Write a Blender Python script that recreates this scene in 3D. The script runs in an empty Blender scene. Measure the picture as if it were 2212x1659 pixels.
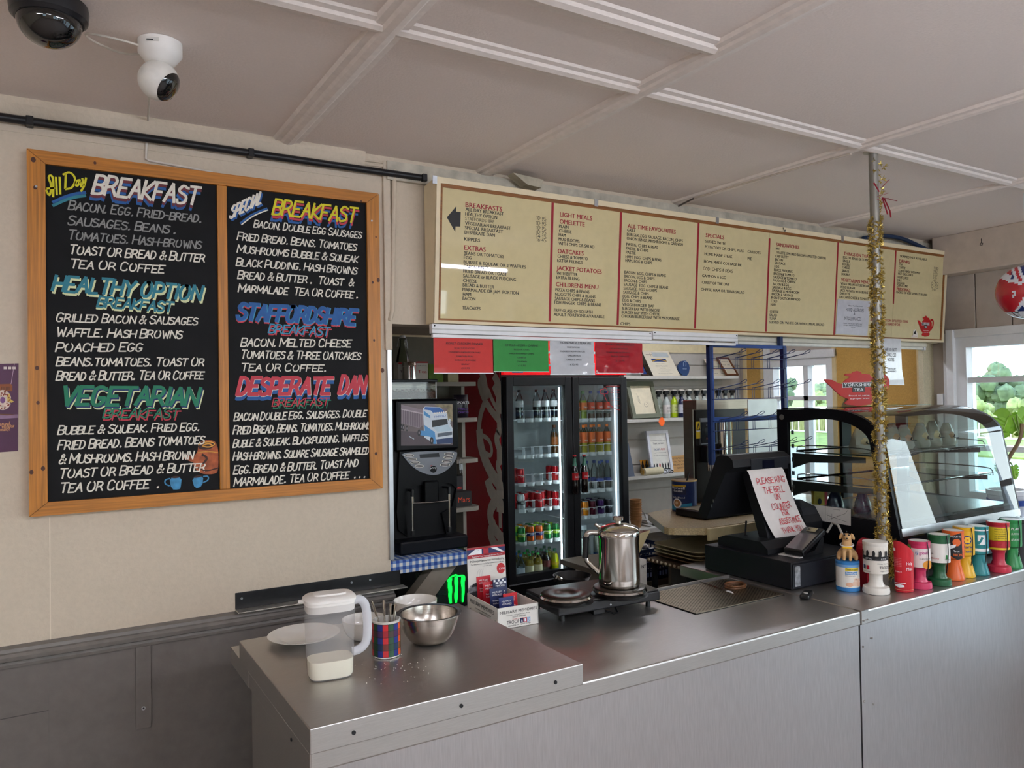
import bpy, bmesh, math, random
from mathutils import Vector as V, Matrix
R = math.radians
PI = math.pi
random.seed(7)
SC = bpy.context.scene
COL = SC.collection
# ------------------------------------------------------------------ camera
W, H, FPX = 2212, 1659, 1657.6
EYE = V((0, 0, 1.65))
def _cam():
    yaw, pit, rol = .54193, .01594, -.01680
    f = V((math.sin(yaw), math.cos(yaw), 0)); r = V((math.cos(yaw), -math.sin(yaw), 0)); u = V((0, 0, 1))
    f2 = f * math.cos(pit) + u * math.sin(pit); u2 = -f * math.sin(pit) + u * math.cos(pit)
    return r * math.cos(rol) + u2 * math.sin(rol), -r * math.sin(rol) + u2 * math.cos(rol), f2
CR, CU, CF = _cam()
cam = bpy.data.cameras.new('camera'); cam.sensor_width = 36; cam.sensor_fit = 'HORIZONTAL'
cam.lens = 36 * FPX / W; cam.clip_start = .02; cam.clip_end = 400
co = bpy.data.objects.new('camera', cam); COL.objects.link(co)
co.matrix_world = Matrix(((CR.x, CU.x, -CF.x, EYE.x), (CR.y, CU.y, -CF.y, EYE.y), (CR.z, CU.z, -CF.z, EYE.z), (0, 0, 0, 1)))
SC.camera = co
def ray(u, v): return CR * ((u - W / 2) / FPX) - CU * ((v - H / 2) / FPX) + CF
def hit(u, v, O, N):
    d = ray(u, v); return EYE + d * ((V(O) - EYE).dot(N) / d.dot(N))
def PX(u, v, x): return hit(u, v, (x, 0, 0), V((1, 0, 0)))
def PY(u, v, y): return hit(u, v, (0, y, 0), V((0, 1, 0)))
def PZ(u, v, z): return hit(u, v, (0, 0, z), V((0, 0, 1)))
# ------------------------------------------------------------------ world, sun, exposure
SC.view_settings.view_transform = 'Standard'; SC.view_settings.look = 'None'; SC.view_settings.gamma = 1
SC.view_settings.use_curve_mapping = False
SC.view_settings.exposure = 0.55
wd = bpy.data.worlds.new('sky'); SC.world = wd; wd.use_nodes = True
nt = wd.node_tree; nt.nodes.clear()
wo = nt.nodes.new('ShaderNodeOutputWorld'); bg = nt.nodes.new('ShaderNodeBackground')
tc = nt.nodes.new('ShaderNodeTexCoord'); sp = nt.nodes.new('ShaderNodeSeparateXYZ'); cr = nt.nodes.new('ShaderNodeValToRGB')
nt.links.new(tc.outputs['Generated'], sp.inputs[0]); nt.links.new(sp.outputs['Z'], cr.inputs[0])
cr.color_ramp.elements[0].color = (.86, .93, 1, 1); cr.color_ramp.elements[1].color = (.38, .58, .95, 1)
cr.color_ramp.elements[0].position = .05; cr.color_ramp.elements[1].position = .8
nt.links.new(cr.outputs[0], bg.inputs[0]); nt.links.new(bg.outputs[0], wo.inputs[0])
bg.inputs[1].default_value = 5.5
sun = bpy.data.lights.new('sun', 'SUN'); sun.energy = 1.5; sun.angle = R(1); sun.color = (1, .95, .85)
so = bpy.data.objects.new('sun', sun); COL.objects.link(so)
so.rotation_euler = V((.55, -.30, -.78)).to_track_quat('-Z', 'Y').to_euler()
# ------------------------------------------------------------------ materials
def lin(h):
    h = h.lstrip('#'); c = [int(h[i:i + 2], 16) / 255 for i in (0, 2, 4)]
    return tuple(x / 12.92 if x <= .04045 else ((x + .055) / 1.055) ** 2.4 for x in c) + (1,)
_MC = {}
def M(col, rough=.6, metal=0, var=.06, bump=0, scale=30, emit=0, trans=0, ior=1.45, coat=0, stretch=None, spec=.5):
    """a principled material whose colour is broken up by noise"""
    key = (col, rough, metal, var, bump, scale, emit, trans, coat, stretch, spec)
    if key in _MC: return _MC[key]
    m = bpy.data.materials.new('surface'); m.use_nodes = True; n = m.node_tree; b = n.nodes['Principled BSDF']
    c = lin(col)
    b.inputs['Roughness'].default_value = rough; b.inputs['Metallic'].default_value = metal
    b.inputs['Specular IOR Level'].default_value = spec
    b.inputs['Transmission Weight'].default_value = trans; b.inputs['IOR'].default_value = ior
    b.inputs['Coat Weight'].default_value = coat; b.inputs['Coat Roughness'].default_value = .02
    t = n.nodes.new('ShaderNodeTexCoord'); no = n.nodes.new('ShaderNodeTexNoise')
    no.inputs['Scale'].default_value = scale; no.inputs['Detail'].default_value = 4
    if stretch:
        mp = n.nodes.new('ShaderNodeMapping'); mp.inputs['Scale'].default_value = stretch
        n.links.new(t.outputs['Object'], mp.inputs[0]); n.links.new(mp.outputs[0], no.inputs['Vector'])
    else: n.links.new(t.outputs['Object'], no.inputs['Vector'])
    rp = n.nodes.new('ShaderNodeValToRGB'); rp.color_ramp.elements[0].position = .3; rp.color_ramp.elements[1].position = .7
    rp.color_ramp.elements[0].color = tuple(x * (1 - var) for x in c[:3]) + (1,)
    rp.color_ramp.elements[1].color = tuple(min(1, x * (1 + var)) for x in c[:3]) + (1,)
    n.links.new(no.outputs['Fac'], rp.inputs[0]); n.links.new(rp.outputs[0], b.inputs['Base Color'])
    if bump:
        bp = n.nodes.new('ShaderNodeBump'); bp.inputs['Strength'].default_value = min(1, bump); bp.inputs['Distance'].default_value = .004
        n.links.new(no.outputs['Fac'], bp.inputs['Height']); n.links.new(bp.outputs[0], b.inputs['Normal'])
    if emit:
        n.links.new(rp.outputs[0], b.inputs['Emission Color']); b.inputs['Emission Strength'].default_value = emit
    _MC[key] = m; return m
def glass(tint='#ffffff', refl=1.0, rough=.0, key='g', ior=1.5, base=0):
    """thin pane: lets light straight through, mirrors by Fresnel"""
    k = ('glass', tint, refl, rough, key, base)
    if k in _MC: return _MC[k]
    m = bpy.data.materials.new('glass'); m.use_nodes = True; n = m.node_tree; n.nodes.clear()
    o = n.nodes.new('ShaderNodeOutputMaterial'); mx = n.nodes.new('ShaderNodeMixShader'); tr = n.nodes.new('ShaderNodeBsdfTransparent')
    gl = n.nodes.new('ShaderNodeBsdfGlossy'); fr = n.nodes.new('ShaderNodeFresnel'); mu = n.nodes.new('ShaderNodeMath'); mu.operation = 'MULTIPLY_ADD'
    tr.inputs[0].default_value = lin(tint); gl.inputs['Roughness'].default_value = rough; fr.inputs[0].default_value = ior
    mu.inputs[1].default_value = refl; mu.inputs[2].default_value = base; n.links.new(fr.outputs[0], mu.inputs[0]); n.links.new(mu.outputs[0], mx.inputs[0])
    n.links.new(tr.outputs[0], mx.inputs[1]); n.links.new(gl.outputs[0], mx.inputs[2]); n.links.new(mx.outputs[0], o.inputs[0])
    _MC[k] = m; return m
def milky(col, clear=.5, rough=.3):
    """cloudy plastic: part see-through, part white body"""
    k = ('milky', col, clear, rough)
    if k in _MC: return _MC[k]
    m = bpy.data.materials.new('plastic'); m.use_nodes = True; n = m.node_tree; b = n.nodes['Principled BSDF']; o = n.nodes['Material Output']
    b.inputs['Base Color'].default_value = lin(col); b.inputs['Roughness'].default_value = rough
    tr = n.nodes.new('ShaderNodeBsdfTransparent'); mx = n.nodes.new('ShaderNodeMixShader'); mx.inputs[0].default_value = clear
    tr.inputs[0].default_value = lin(col)
    n.links.new(b.outputs[0], mx.inputs[1]); n.links.new(tr.outputs[0], mx.inputs[2]); n.links.new(mx.outputs[0], o.inputs[0])
    _MC[k] = m; return m
# ------------------------------------------------------------------ geometry collector
_FONT = {}
def font_mesh(s, bold):
    k = (s, bold)
    if k not in _FONT:
        cu = bpy.data.curves.new('t', 'FONT'); cu.body = s; cu.offset = bold; cu.resolution_u = 2
        o = bpy.data.objects.new('t', cu); me = bpy.data.meshes.new_from_object(o)
        _FONT[k] = ([(v.co.x, v.co.y) for v in me.vertices], [tuple(p.vertices) for p in me.polygons])
        bpy.data.objects.remove(o); bpy.data.curves.remove(cu); bpy.data.meshes.remove(me)
    return _FONT[k]
def chaikin(p, n=2, closed=False):
    for _ in range(n):
        q = [] if closed else [p[0]]
        k = len(p)
        for i in range(k if closed else k - 1):
            a, b = p[i], p[(i + 1) % k]
            q += [tuple(x * .75 + y * .25 for x, y in zip(a, b)), tuple(x * .25 + y * .75 for x, y in zip(a, b))]
        if not closed: q.append(p[-1])
        p = q
    return p
# brush capitals: width | strokes in tenths (x,y), a = 10
_G = {'A': '8|005a80|1565', 'B': '7|0a00|0a5a78565505|05557370500', 'C': '8|78695a2a08022050718', 'D': '8|0a00|0a4a77734000', 'E': '7|7a0a0070|0555', 'F': '7|7a0a00|0555',
      'G': '8|79695a2a080220507274|4474', 'H': '8|0a00|8a80|0585', 'I': '2|1a10', 'J': '6|6a632001', 'K': '7|0a00|7a0470', 'L': '6|0a0060', 'M': 'b|000a538a80'.replace('b', 'a'),
      'N': '8|000a808a', 'O': '9|4a2a08022060828868 4a'.replace(' ', '').replace('68', '7a'), 'P': '7|000a|0a5a78755404', 'Q': '9|5a2a0703206083876a3a|5390', 'R': '8|000a|0a5a78665504|4580',
      'S': '7|79694a2a0807265574714010 02'.replace(' ', ''), 'T': '8|0a8a|4a40', 'U': '8|0a022060828a', 'V': '8|0a408a', 'W': 'a|0a305877080a'.replace('587708', '5770'), 'X': '8|0a80|8a00', 'Y': '8|0a458a|4540',
      'Z': '7|0a7a0070', '&': '9|90173859 4a29276312 203060 94'.replace(' ', ''), '.': '3|111021', ',': '3|2110', '-': '5|0545', '0': '7|3a1a0803 1040 73784a3a'.replace(' ', ''), '1': '3|0829 20'.replace(' ', ''),
      '2': '7|08194a68670070', '3': '7|0a6a3673714000', '4': '7|5a0373|5750', '5': '7|6a1a1655735000', '6': '7|5a260220507274 5525'.replace(' ', ''), '7': '7|0a7a20', '8': '7|3556795a2a08 3574714010 0235'.replace(' ', ''),
      '9': '7|75352529 4a797520'.replace(' ', ''), '\u00b7': '3|151626', '!': '2|1a14|1110', '\u00a3': '7|695a3a28 1000 60|0444'.replace(' ', '')}
_G.update({'A': '8|004a80|1464', 'B': '7|0a00|0a5a79765505|055573715000', 'C': '8|78695a2a080220507172', 'M': 'a|000a53aaa0', '&': '8|8027294a5957140210407385', 'N': '8|000a808a'})
_G['W'] = 'a|0a3057809a' ; _G['O'] = '9|5a2a0703206083876a3a'; _G['8'] = '7|3507194a68662513 0210 4071 7335'.replace(' ', '')
def _d(c): return 10 if c == 'a' else int(c)
def glyph(c):
    g = _G.get(c)
    if not g: return .45, []
    w, *st = g.split('|')
    return _d(w) / 10 + .17, [[(_d(s[i]) / 10, _d(s[i + 1]) / 10) for i in range(0, len(s) - 1, 2)] for s in st]
class MB:
    def __init__(self): self.v = []; self.f = []; self.mi = []; self.sm = []; self.mats = []
    def mat(self, m):
        if m not in self.mats: self.mats.append(m)
        return self.mats.index(m)
    def add(self, vs, fs, m, smooth=False):
        o = len(self.v); k = self.mat(m)
        self.v += [V(p) for p in vs]
        for f in fs: self.f.append([i + o for i in f]); self.mi.append(k); self.sm.append(smooth)
        return self
    def box(self, x0, x1, y0, y1, z0, z1, m, bev=0, X=None):
        if bev:
            bm = bmesh.new(); bmesh.ops.create_cube(bm, size=1)
            for v in bm.verts: v.co = V(((x0 + x1) / 2 + v.co.x * (x1 - x0), (y0 + y1) / 2 + v.co.y * (y1 - y0), (z0 + z1) / 2 + v.co.z * (z1 - z0)))
            bmesh.ops.bevel(bm, geom=bm.edges[:], offset=bev, segments=2, affect='EDGES', profile=.5)
            vs = [v.co.copy() for v in bm.verts]; bm.verts.index_update(); fs = [[v.index for v in f.verts] for f in bm.faces]; bm.free()
        else:
            vs = [V((x, y, z)) for z in (z0, z1) for x, y in ((x0, y0), (x1, y0), (x1, y1), (x0, y1))]
            fs = [(3, 2, 1, 0), (4, 5, 6, 7), (0, 1, 5, 4), (1, 2, 6, 5), (2, 3, 7, 6), (3, 0, 4, 7)]
        if X: vs = [X @ v for v in vs]
        return self.add(vs, fs, m)
    def lathe(self, prof, m, seg=32, c=(0, 0, 0), X=None, sy=1, smooth=True, a0=0, a1=2 * PI, caps=True):
        full = a1 - a0 > 6.28; n = seg if full else seg + 1
        vs = [V((r * math.cos(a0 + (a1 - a0) * i / seg), sy * r * math.sin(a0 + (a1 - a0) * i / seg), z)) + V(c) for r, z in prof for i in range(n)]
        fs = []
        for j in range(len(prof) - 1):
            for i in range(seg):
                k = (i + 1) % n; fs.append((j * n + i, j * n + k, (j + 1) * n + k, (j + 1) * n + i))
        if full and caps:
            if prof[0][0] > 1e-4: fs.append(tuple(range(n))[::-1])
            if prof[-1][0] > 1e-4: fs.append(tuple((len(prof) - 1) * n + i for i in range(n)))
        if X: vs = [X @ v for v in vs]
        return self.add(vs, fs, m, smooth)
    def cyl(self, a, b, r, m, seg=16, r2=None):
        a, b = V(a), V(b); d = b - a; q = d.to_track_quat('Z', 'Y').to_matrix().to_4x4()
        return self.lathe([(r, 0), (r if r2 is None else r2, d.length)], m, seg, X=Matrix.Translation(a) @ q)
    def tube(self, pts, r, m, seg=8, closed=False, flat=1):
        pts = [V(p) for p in pts]; n = len(pts); rings = []; up = None
        for i, p in enumerate(pts):
            t = (pts[(i + 1) % n] - pts[i - 1]) if closed else (pts[min(i + 1, n - 1)] - pts[max(i - 1, 0)])
            if t.length < 1e-9: t = V((0, 0, 1))
            t.normalize()
            if up is None: up = V((0, 0, 1)) if abs(t.z) < .9 else V((1, 0, 0))
            s = t.cross(up)
            if s.length < 1e-5: s = t.cross(V((1, 0, 0)) if abs(t.x) < .9 else V((0, 1, 0)))
            s.normalize(); up = s.cross(t)
            rr = r[i] if isinstance(r, (list, tuple)) else r
            rings += [p + s * rr * math.cos(2 * PI * k / seg) + up * rr * flat * math.sin(2 * PI * k / seg) for k in range(seg)]
        fs = []
        for i in range(n if closed else n - 1):
            j = (i + 1) % n
            for k in range(seg): fs.append((i * seg + k, i * seg + (k + 1) % seg, j * seg + (k + 1) % seg, j * seg + k))
        if not closed: fs += [tuple(range(seg))[::-1], tuple((n - 1) * seg + k for k in range(seg))]
        return self.add(rings, fs, m, True)
    def prism(self, poly, O, U, Vv, t, m, m2=None):
        """polygon poly in the plane O,U,Vv thickened by t along U x Vv"""
        O, U, Vv = V(O), V(U), V(Vv); N = U.cross(Vv).normalized(); n = len(poly)
        area = sum(poly[i][0] * poly[(i + 1) % n][1] - poly[(i + 1) % n][0] * poly[i][1] for i in range(n))
        if area < 0: poly = poly[::-1]
        b = [O + U * x + Vv * y for x, y in poly]; a = [p + N * t for p in b]
        self.add(a, [tuple(range(n))], m)
        self.add(b, [tuple(range(n))[::-1]], m)
        return self.add(b + a, [(i, (i + 1) % n, n + (i + 1) % n, n + i) for i in range(n)], m2 or m)
    def poly3(self, pts, m): return self.add(pts, [tuple(range(len(pts)))], m)
    def ball(self, c, r, m, seg=20, X=None):
        if not isinstance(r, (tuple, list)): r = (r, r, r)
        k = seg // 2
        p = [(max(1e-5, math.sin(PI * i / k)), -math.cos(PI * i / k)) for i in range(k + 1)]
        T = Matrix.Translation(V(c)) @ (X or Matrix()) @ Matrix.Diagonal((*r, 1))
        return self.lathe(p, m, seg, X=T, caps=False)
    def ribbon(self, pts, w, O, U, Vv, m, off=.0004, square=True):
        """a brush stroke of width w lying on the plane"""
        O, U, Vv = V(O), V(U), V(Vv); N = U.cross(Vv).normalized()
        P = [V((x, y)) for x, y in pts]; n = len(P)
        if n < 2: return self
        L = []; Rr = []
        for i in range(n):
            t = P[min(i + 1, n - 1)] - P[max(i - 1, 0)]
            if t.length < 1e-9: t = V((1, 0))
            t.normalize(); p = P[i]
            ww = w[i] if isinstance(w, list) else w
            if square and i == 0: p = p - t * ww * .35
            if square and i == n - 1: p = p + t * ww * .35
            s = V((-t.y, t.x)) * ww / 2; L.append(p + s); Rr.append(p - s)
        vs = [O + U * q.x + Vv * q.y + N * off for q in L + Rr]
        return self.add(vs, [(i, n + i, n + i + 1, i + 1) for i in range(n - 1)], m)
    def brush(self, s, O, U, Vv, x0, x1, h, m, w=.13, slant=.22, off=.0004, rise=0, jit=.03, seed=1, capbig=0, smooth=1):
        """hand lettering: strokes of the brush alphabet between x0 and x1 on the plane, baseline y = 0 rising by rise"""
        rnd = random.Random(seed + len(s)); tot = sum(glyph(c)[0] * (1.13 if capbig and (i == 0 or s[i - 1] == ' ') else 1) for i, c in enumerate(s)) - .17
        k = (x1 - x0) / tot; x = 0
        for i, c in enumerate(s):
            a, st = glyph(c); big = 1.13 if capbig and (i == 0 or s[i - 1] == ' ') else 1
            dy = rnd.uniform(-jit, jit); sc = big * (1 + rnd.uniform(-jit, jit))
            for q in st:
                if c in 'BCDGOPQRSU&023568\u00a39J' and len(q) > 2: q = chaikin(q, smooth)
                pts = [(x0 + (x + px * big) * k + slant * (py * sc) * h, rise * (x + px) / max(tot, .1) + (py * sc + dy) * h) for px, py in q]
                ob = off + rnd.uniform(0, .00022)
                if q is not None and len(q) > 5 and c in 'BCDGOPQRSU&023568\u00a39J': self.ribbon(pts, w * h, O, U, Vv, m, ob)
                else:
                    for k_, (a_, b_) in enumerate(zip(pts, pts[1:])): self.ribbon([a_, b_], w * h, O, U, Vv, m, ob + .00007 * k_)
            x += a * big
        return self
    def text(self, s, O, U, Vv, x0, y0, x1, h, m, off=.0004, bold=0, slant=0, mid=False, rise=0):
        """printed lettering fitted between x0 and x1 (x1 None keeps natural width), cap height h"""
        if bold:   # heavier face: the same print struck twice, a hair apart
            d_ = bold * h * 1.1; self.text(s, O, U, Vv, x0 + (0 if mid else d_), y0, None if x1 is None else x1 + d_, h, m, off + .00015, 0, slant, mid, rise)
        vs, fs = font_mesh(s, 0)
        if not vs: return self
        a = min(p[0] for p in vs); b = max(p[0] for p in vs); ky = h / .69
        kx = ky * .85 if x1 is None else (x1 - x0) / max(b - a, .01)
        O, U, Vv = V(O), V(U), V(Vv); N = U.cross(Vv).normalized()
        sh = -(b - a) * kx / 2 if mid else 0
        return self.add([O + U * (x0 + sh + (px - a) * kx + slant * py * ky) + Vv * (y0 + py * ky + rise * (px - a) / max(b - a, .01)) + N * off for px, py in vs], fs, m)
    def build(self, name, parent=None, label=None, cat=None, group=None, kind=None, org=None, weld=False):
        me = bpy.data.meshes.new(name)
        if parent is not None: Wm = WM[parent.name]
        else:
            if org is None:
                lo = [min(p[i] for p in self.v) for i in range(3)]; hi = [max(p[i] for p in self.v) for i in range(3)]
                org = ((lo[0] + hi[0]) / 2, (lo[1] + hi[1]) / 2, lo[2])
            Wm = Matrix.Translation(V(org))
        I = Wm.inverted()
        me.from_pydata([I @ p for p in self.v], [], self.f)
        for m in self.mats: me.materials.append(m)
        me.polygons.foreach_set('material_index', self.mi); me.polygons.foreach_set('use_smooth', self.sm)
        me.update()
        if any(self.sm):
            bm = bmesh.new(); bm.from_mesh(me)
            for e in bm.edges:
                if len(e.link_faces) == 2 and e.calc_face_angle(0) > R(38): e.smooth = False
            bm.to_mesh(me); bm.free()
        o = bpy.data.objects.new(name, me); COL.objects.link(o); WM[o.name] = Wm
        if parent is not None: o.parent = parent
        else: o.matrix_world = Wm
        return tag(o, label, cat, group, kind)
WM = {}
def tag(o, label=None, cat=None, group=None, kind=None):
    if label: o['label'] = label
    if cat: o['category'] = cat
    if group: o['group'] = group
    if kind: o['kind'] = kind
    return o
def thing(name, label, cat, loc, rz=0, group=None):
    o = bpy.data.objects.new(name, None); COL.objects.link(o); o.empty_display_size = .05
    o.location = loc; o.rotation_euler = (0, 0, rz)
    WM[o.name] = Matrix.Translation(V(loc)) @ Matrix.Rotation(rz, 4, 'Z')
    return tag(o, label, cat, group)
def dup(o, loc, label, rz=None, group=None):
    """copy a thing with its parts and sub-parts"""
    def cp(a, par):
        c = a.copy(); COL.objects.link(c)
        if par is not None: c.parent = par
        for ch in a.children: cp(ch, c)
        return c
    r = cp(o, None); r.location = loc
    if rz is not None: r.rotation_euler = (0, 0, rz)
    WM[r.name] = Matrix.Translation(V(loc)) @ Matrix.Rotation(r.rotation_euler.z, 4, 'Z')
    r['label'] = label
    if group: r['group'] = group
    return r
def struct(mb, name, parent=None): return mb.build(name, parent, kind='structure')
ZX, ZY, ZZ = V((1, 0, 0)), V((0, 1, 0)), V((0, 0, 1))
# ------------------------------------------------------------------ the building
YW, ZC, XE, YB, CT, YF = 2.70, 2.56, 4.70, 4.30, .92, 1.595
m_cream = M('#cfc1ad', .75, bump=.5, scale=75, var=.03)
m_grey = M('#6d6762', .5, bump=.25, scale=30, var=.07)
m_ceil = M('#f3e6de', .8, bump=.32, scale=130, var=.02)
m_ceil2 = M('#f3e8e0', .55, bump=.3, scale=40, var=.05)
m_trimg = M('#77726d', .42, bump=.3, scale=25, var=.12)
m_serv = M('#b3ada2', .6, bump=.12, scale=20, var=.05)
m_white = M('#e9e9ea', .4, var=.03)
m_floor = M('#a3968d', .5, bump=.1, scale=8, var=.15)
m_board = M('#b9ada3', .6, bump=.2, scale=18, var=.06)
m_ochre = M('#c39a52', .85, bump=.35, scale=140, var=.10)
m_beige = M('#cfc4a6', .85, bump=.4, scale=160, var=.10)
m_black = M('#0c0d10', .35, var=.2)
m_blackm = M('#101114', .6, var=.2)
m_steel = M('#c0bdba', .40, 1, var=.05, bump=.04, scale=9, stretch=(3, 60, 60))
m_steelv = M('#c4c1c2', .38, 1, var=.07, bump=.05, scale=7, stretch=(40, 40, 3))
m_chrome = M('#c8c4be', .09, 1, var=.03)
m_alu = M('#b9bcc0', .3, 1, var=.06)
m_pane = glass('#fbfffd')
def holed(name, ax, a, b, u0, u1, z0, z1, holes, m):
    """wall slab between a and b across axis ax, spanning u and z, with rectangular openings"""
    us = sorted({u0, u1} | {h[i] for h in holes for i in (0, 1)}); zs = sorted({z0, z1} | {h[i] for h in holes for i in (2, 3)})
    mb = MB()
    for i in range(len(us) - 1):
        for j in range(len(zs) - 1):
            cu, cz = (us[i] + us[i + 1]) / 2, (zs[j] + zs[j + 1]) / 2
            if any(h[0] < cu < h[1] and h[2] < cz < h[3] for h in holes): continue
            if ax == 'x': mb.box(a, b, us[i], us[i + 1], zs[j], zs[j + 1], m)
            else: mb.box(us[i], us[i + 1], a, b, zs[j], zs[j + 1], m)
    return struct(mb, name)
struct(MB().box(-3.3, 4.8, -4.1, 4.4, -.1, 0, m_floor), 'floor')
struct(MB().box(-3.3, 4.8, -4.1, 2.8, ZC, ZC + .1, m_ceil), 'ceiling')
mb = MB()   # servery ceiling slopes down to the back wall
mb.prism([(2.8, 2.56), (4.4, 1.985), (4.4, 2.085), (2.8, 2.66)], (.9, 0, 0), ZY, ZZ, 3.9, m_serv)
for x in (1.55, 2.35, 3.15, 3.95): mb.prism([(2.8, 2.555), (4.3, 2.016), (4.3, 2.03), (2.8, 2.58)], (x, 0, 0), ZY, ZZ, .05, m_ceil2)
struct(mb, 'ceiling')
mb = MB().box(-3.3, 1.085, YW, YW + .1, .905, ZC, m_cream).box(-3.3, 1.085, YW, YW + .1, 0, .905, m_grey)
mb.box(-3.3, .955, YW - .0025, YW, 2.46, 2.475, m_cream).box(-.005, -.002, YW - .0012, YW, .93, 1.31, M('#ddd0bd', .6))
struct(mb, 'wall_back')
def along(mb, prof, x0, x1, m): return mb.prism([(y, z) for y, z in prof], (x0, 0, 0), ZY, ZZ, x1 - x0, m)
dado = [(YW, .88), (YW - .012, .882), (YW - .016, .892), (YW - .012, .9), (YW - .03, .906), (YW - .034, .918), (YW - .028, .926), (YW - .02, .928), (YW - .018, .938), (YW, .945)]
struct(along(MB(), dado, -3.3, 1.09, m_trimg), 'trim_1')
struct(MB().box(1.078, 1.094, YW - .014, YW + .1, 1.05, 1.83, m_alu), 'trim_2')
mb = MB().box(1.072, 1.1, YW - .012, YW, 1.83, ZC - .02, m_cream, .003)
struct(mb, 'trim_3')
mb = MB().box(1.085, XE, YW, YW + .1, 1.93, ZC, m_cream).box(1.085, XE, YW - .02, YW, 2.47, ZC - .02, M('#bdb6a6', .7, bump=.6, scale=20, var=.2))
struct(mb, 'wall_header')
# end wall with the customer-side window and the servery window
wy0, wy1, wz0, wz1 = 1.15, 2.575, .98, 1.955
sy0, sy1, sz0, sz1 = 3.43, 3.99, .95, 1.885
holed('wall_right', 'x', XE, XE + .1, -4.1, 4.4, 0, 2.66, [(wy0, wy1, wz0, wz1), (sy0, sy1, sz0, sz1), (-.75, .85, .10, 2.05), (-2.7, -1.0, .10, 2.05)], m_board)
BW = [(-2.4, -1.2, .9, 2.05), (1.35, 2.3, .5, 2.1), (2.5, 3.5, .5, 2.1), (3.75, 4.6, .9, 2.1)]
holed('wall_front', 'y', -4.1, -4.0, -3.3, 4.8, 0, 2.66, BW, m_cream)
struct(MB().box(-3.4, -3.3, -4.1, 2.8, 0, 2.66, m_cream), 'wall_left')
struct(MB().box(.9, 4.8, YB, YB + .1, 0, 2.2, m_serv), 'wall_servery_back')
struct(MB().box(.85, .95, 2.8, 4.4, 0, 2.6, m_serv), 'wall_servery_left')
def window(n, ax, p, u0, u1, z0, z1, bars_u=(), bars_z=(), fw=.05, proud=.03):
    """sash: frame, bars, pane; p is the inner face of the wall"""
    top = MB(); 
    def bx(mb, ua, ub, za, zb, d0, d1, m):
        return mb.box(p + d0, p + d1, ua, ub, za, zb, m) if ax == 'x' else mb.box(ua, ub, p + d0, p + d1, za, zb, m)
    s = 1 if ax == 'x' else -1
    lo, hi = (-proud, .07) if s > 0 else (-.07, proud)
    for a, b, c, d in ((u0, u0 + fw, z0, z1), (u1 - fw, u1, z0, z1), (u0 + fw, u1 - fw, z0, z0 + fw), (u0 + fw, u1 - fw, z1 - fw, z1)): bx(top, a, b, c, d, lo, hi, m_white)
    w = struct(top, 'window_%d' % n)
    mb = MB()
    for q in bars_u: bx(mb, q - .02, q + .02, z0 + fw, z1 - fw, lo * .6, hi * .8, m_white)
    for q in bars_z: bx(mb, u0 + fw, u1 - fw, q - .016, q + .016, lo * .6, hi * .8, m_white)
    if mb.v: mb.build('window_bar', w)
    mb = MB(); bx(mb, u0 + fw, u1 - fw, z0 + fw, z1 - fw, .03 * s, .034 * s, m_pane) if s > 0 else bx(mb, u0 + fw, u1 - fw, z0 + fw, z1 - fw, -.034, -.03, m_pane)
    mb.build('window_pane', w)
    return w
window(1, 'x', XE, wy0, wy1, wz0, wz1, (), (1.30, 1.70), .06)
w2 = window(2, 'x', XE, sy0, sy1, sz0, sz1, (3.66,), (1.60,), .05)
window(3, 'x', XE, -.75, .85, .10, 2.05, (.05,), (), .06); window(8, 'x', XE, -2.7, -1.0, .10, 2.05, (-1.85,), (), .06)
for i, (a, b, c, d) in enumerate(BW): window(4 + i, 'y', -4.0, a, b, c, d, ((a + b) / 2,) if b - a > 1.05 else (), (1.5,) if c > .6 else (), .06)
# the reveal boards and the torn corner post beside window 1
mb = MB().box(XE - .06, XE, wy1, wy1 + .045, .92, wz1 + .05, m_white, .004).box(XE - .035, XE, wy1 + .045, wy1 + .075, .92, wz1 + .03, m_white, .004).box(XE - .045, XE, wy0 - .05, wy1, wz1, wz1 + .05, m_white, .004)
struct(mb, 'trim_4')
mb = MB(); poly = [(0, .92), (.17, .92), (.17, 1.55), (.15, 1.57), (.165, 1.86), (.15, 1.9), (.158, 1.93), (.1, 1.935), (.115, 2.0), (.165, 2.42), (.12, 2.43), (.115, 2.53), (.10, 2.535), (.10, ZC), (0, ZC)]
mb.prism([(-x * .9, z) for x, z in poly], (4.59, 2.73, 0), V((-1, 0, 0)), ZZ, .03, m_beige)
mb.box(4.66, 4.685, 2.655, 2.69, .92, 1.62, m_white)
struct(mb, 'trim_5')
struct(MB().box(XE - .14, XE, -4, 2.64, 2.33, ZC, M('#cbbcae', .6, bump=.3, scale=20), .006), 'trim_6')
mb = MB()
for i in range(9): mb.box(XE - .018, XE, 2.66 - .2 * (i + 1) + .003, 2.66 - .2 * i - .003, wz1 + .05, 2.33, m_board, .003)
struct(mb, 'trim_7')
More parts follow.
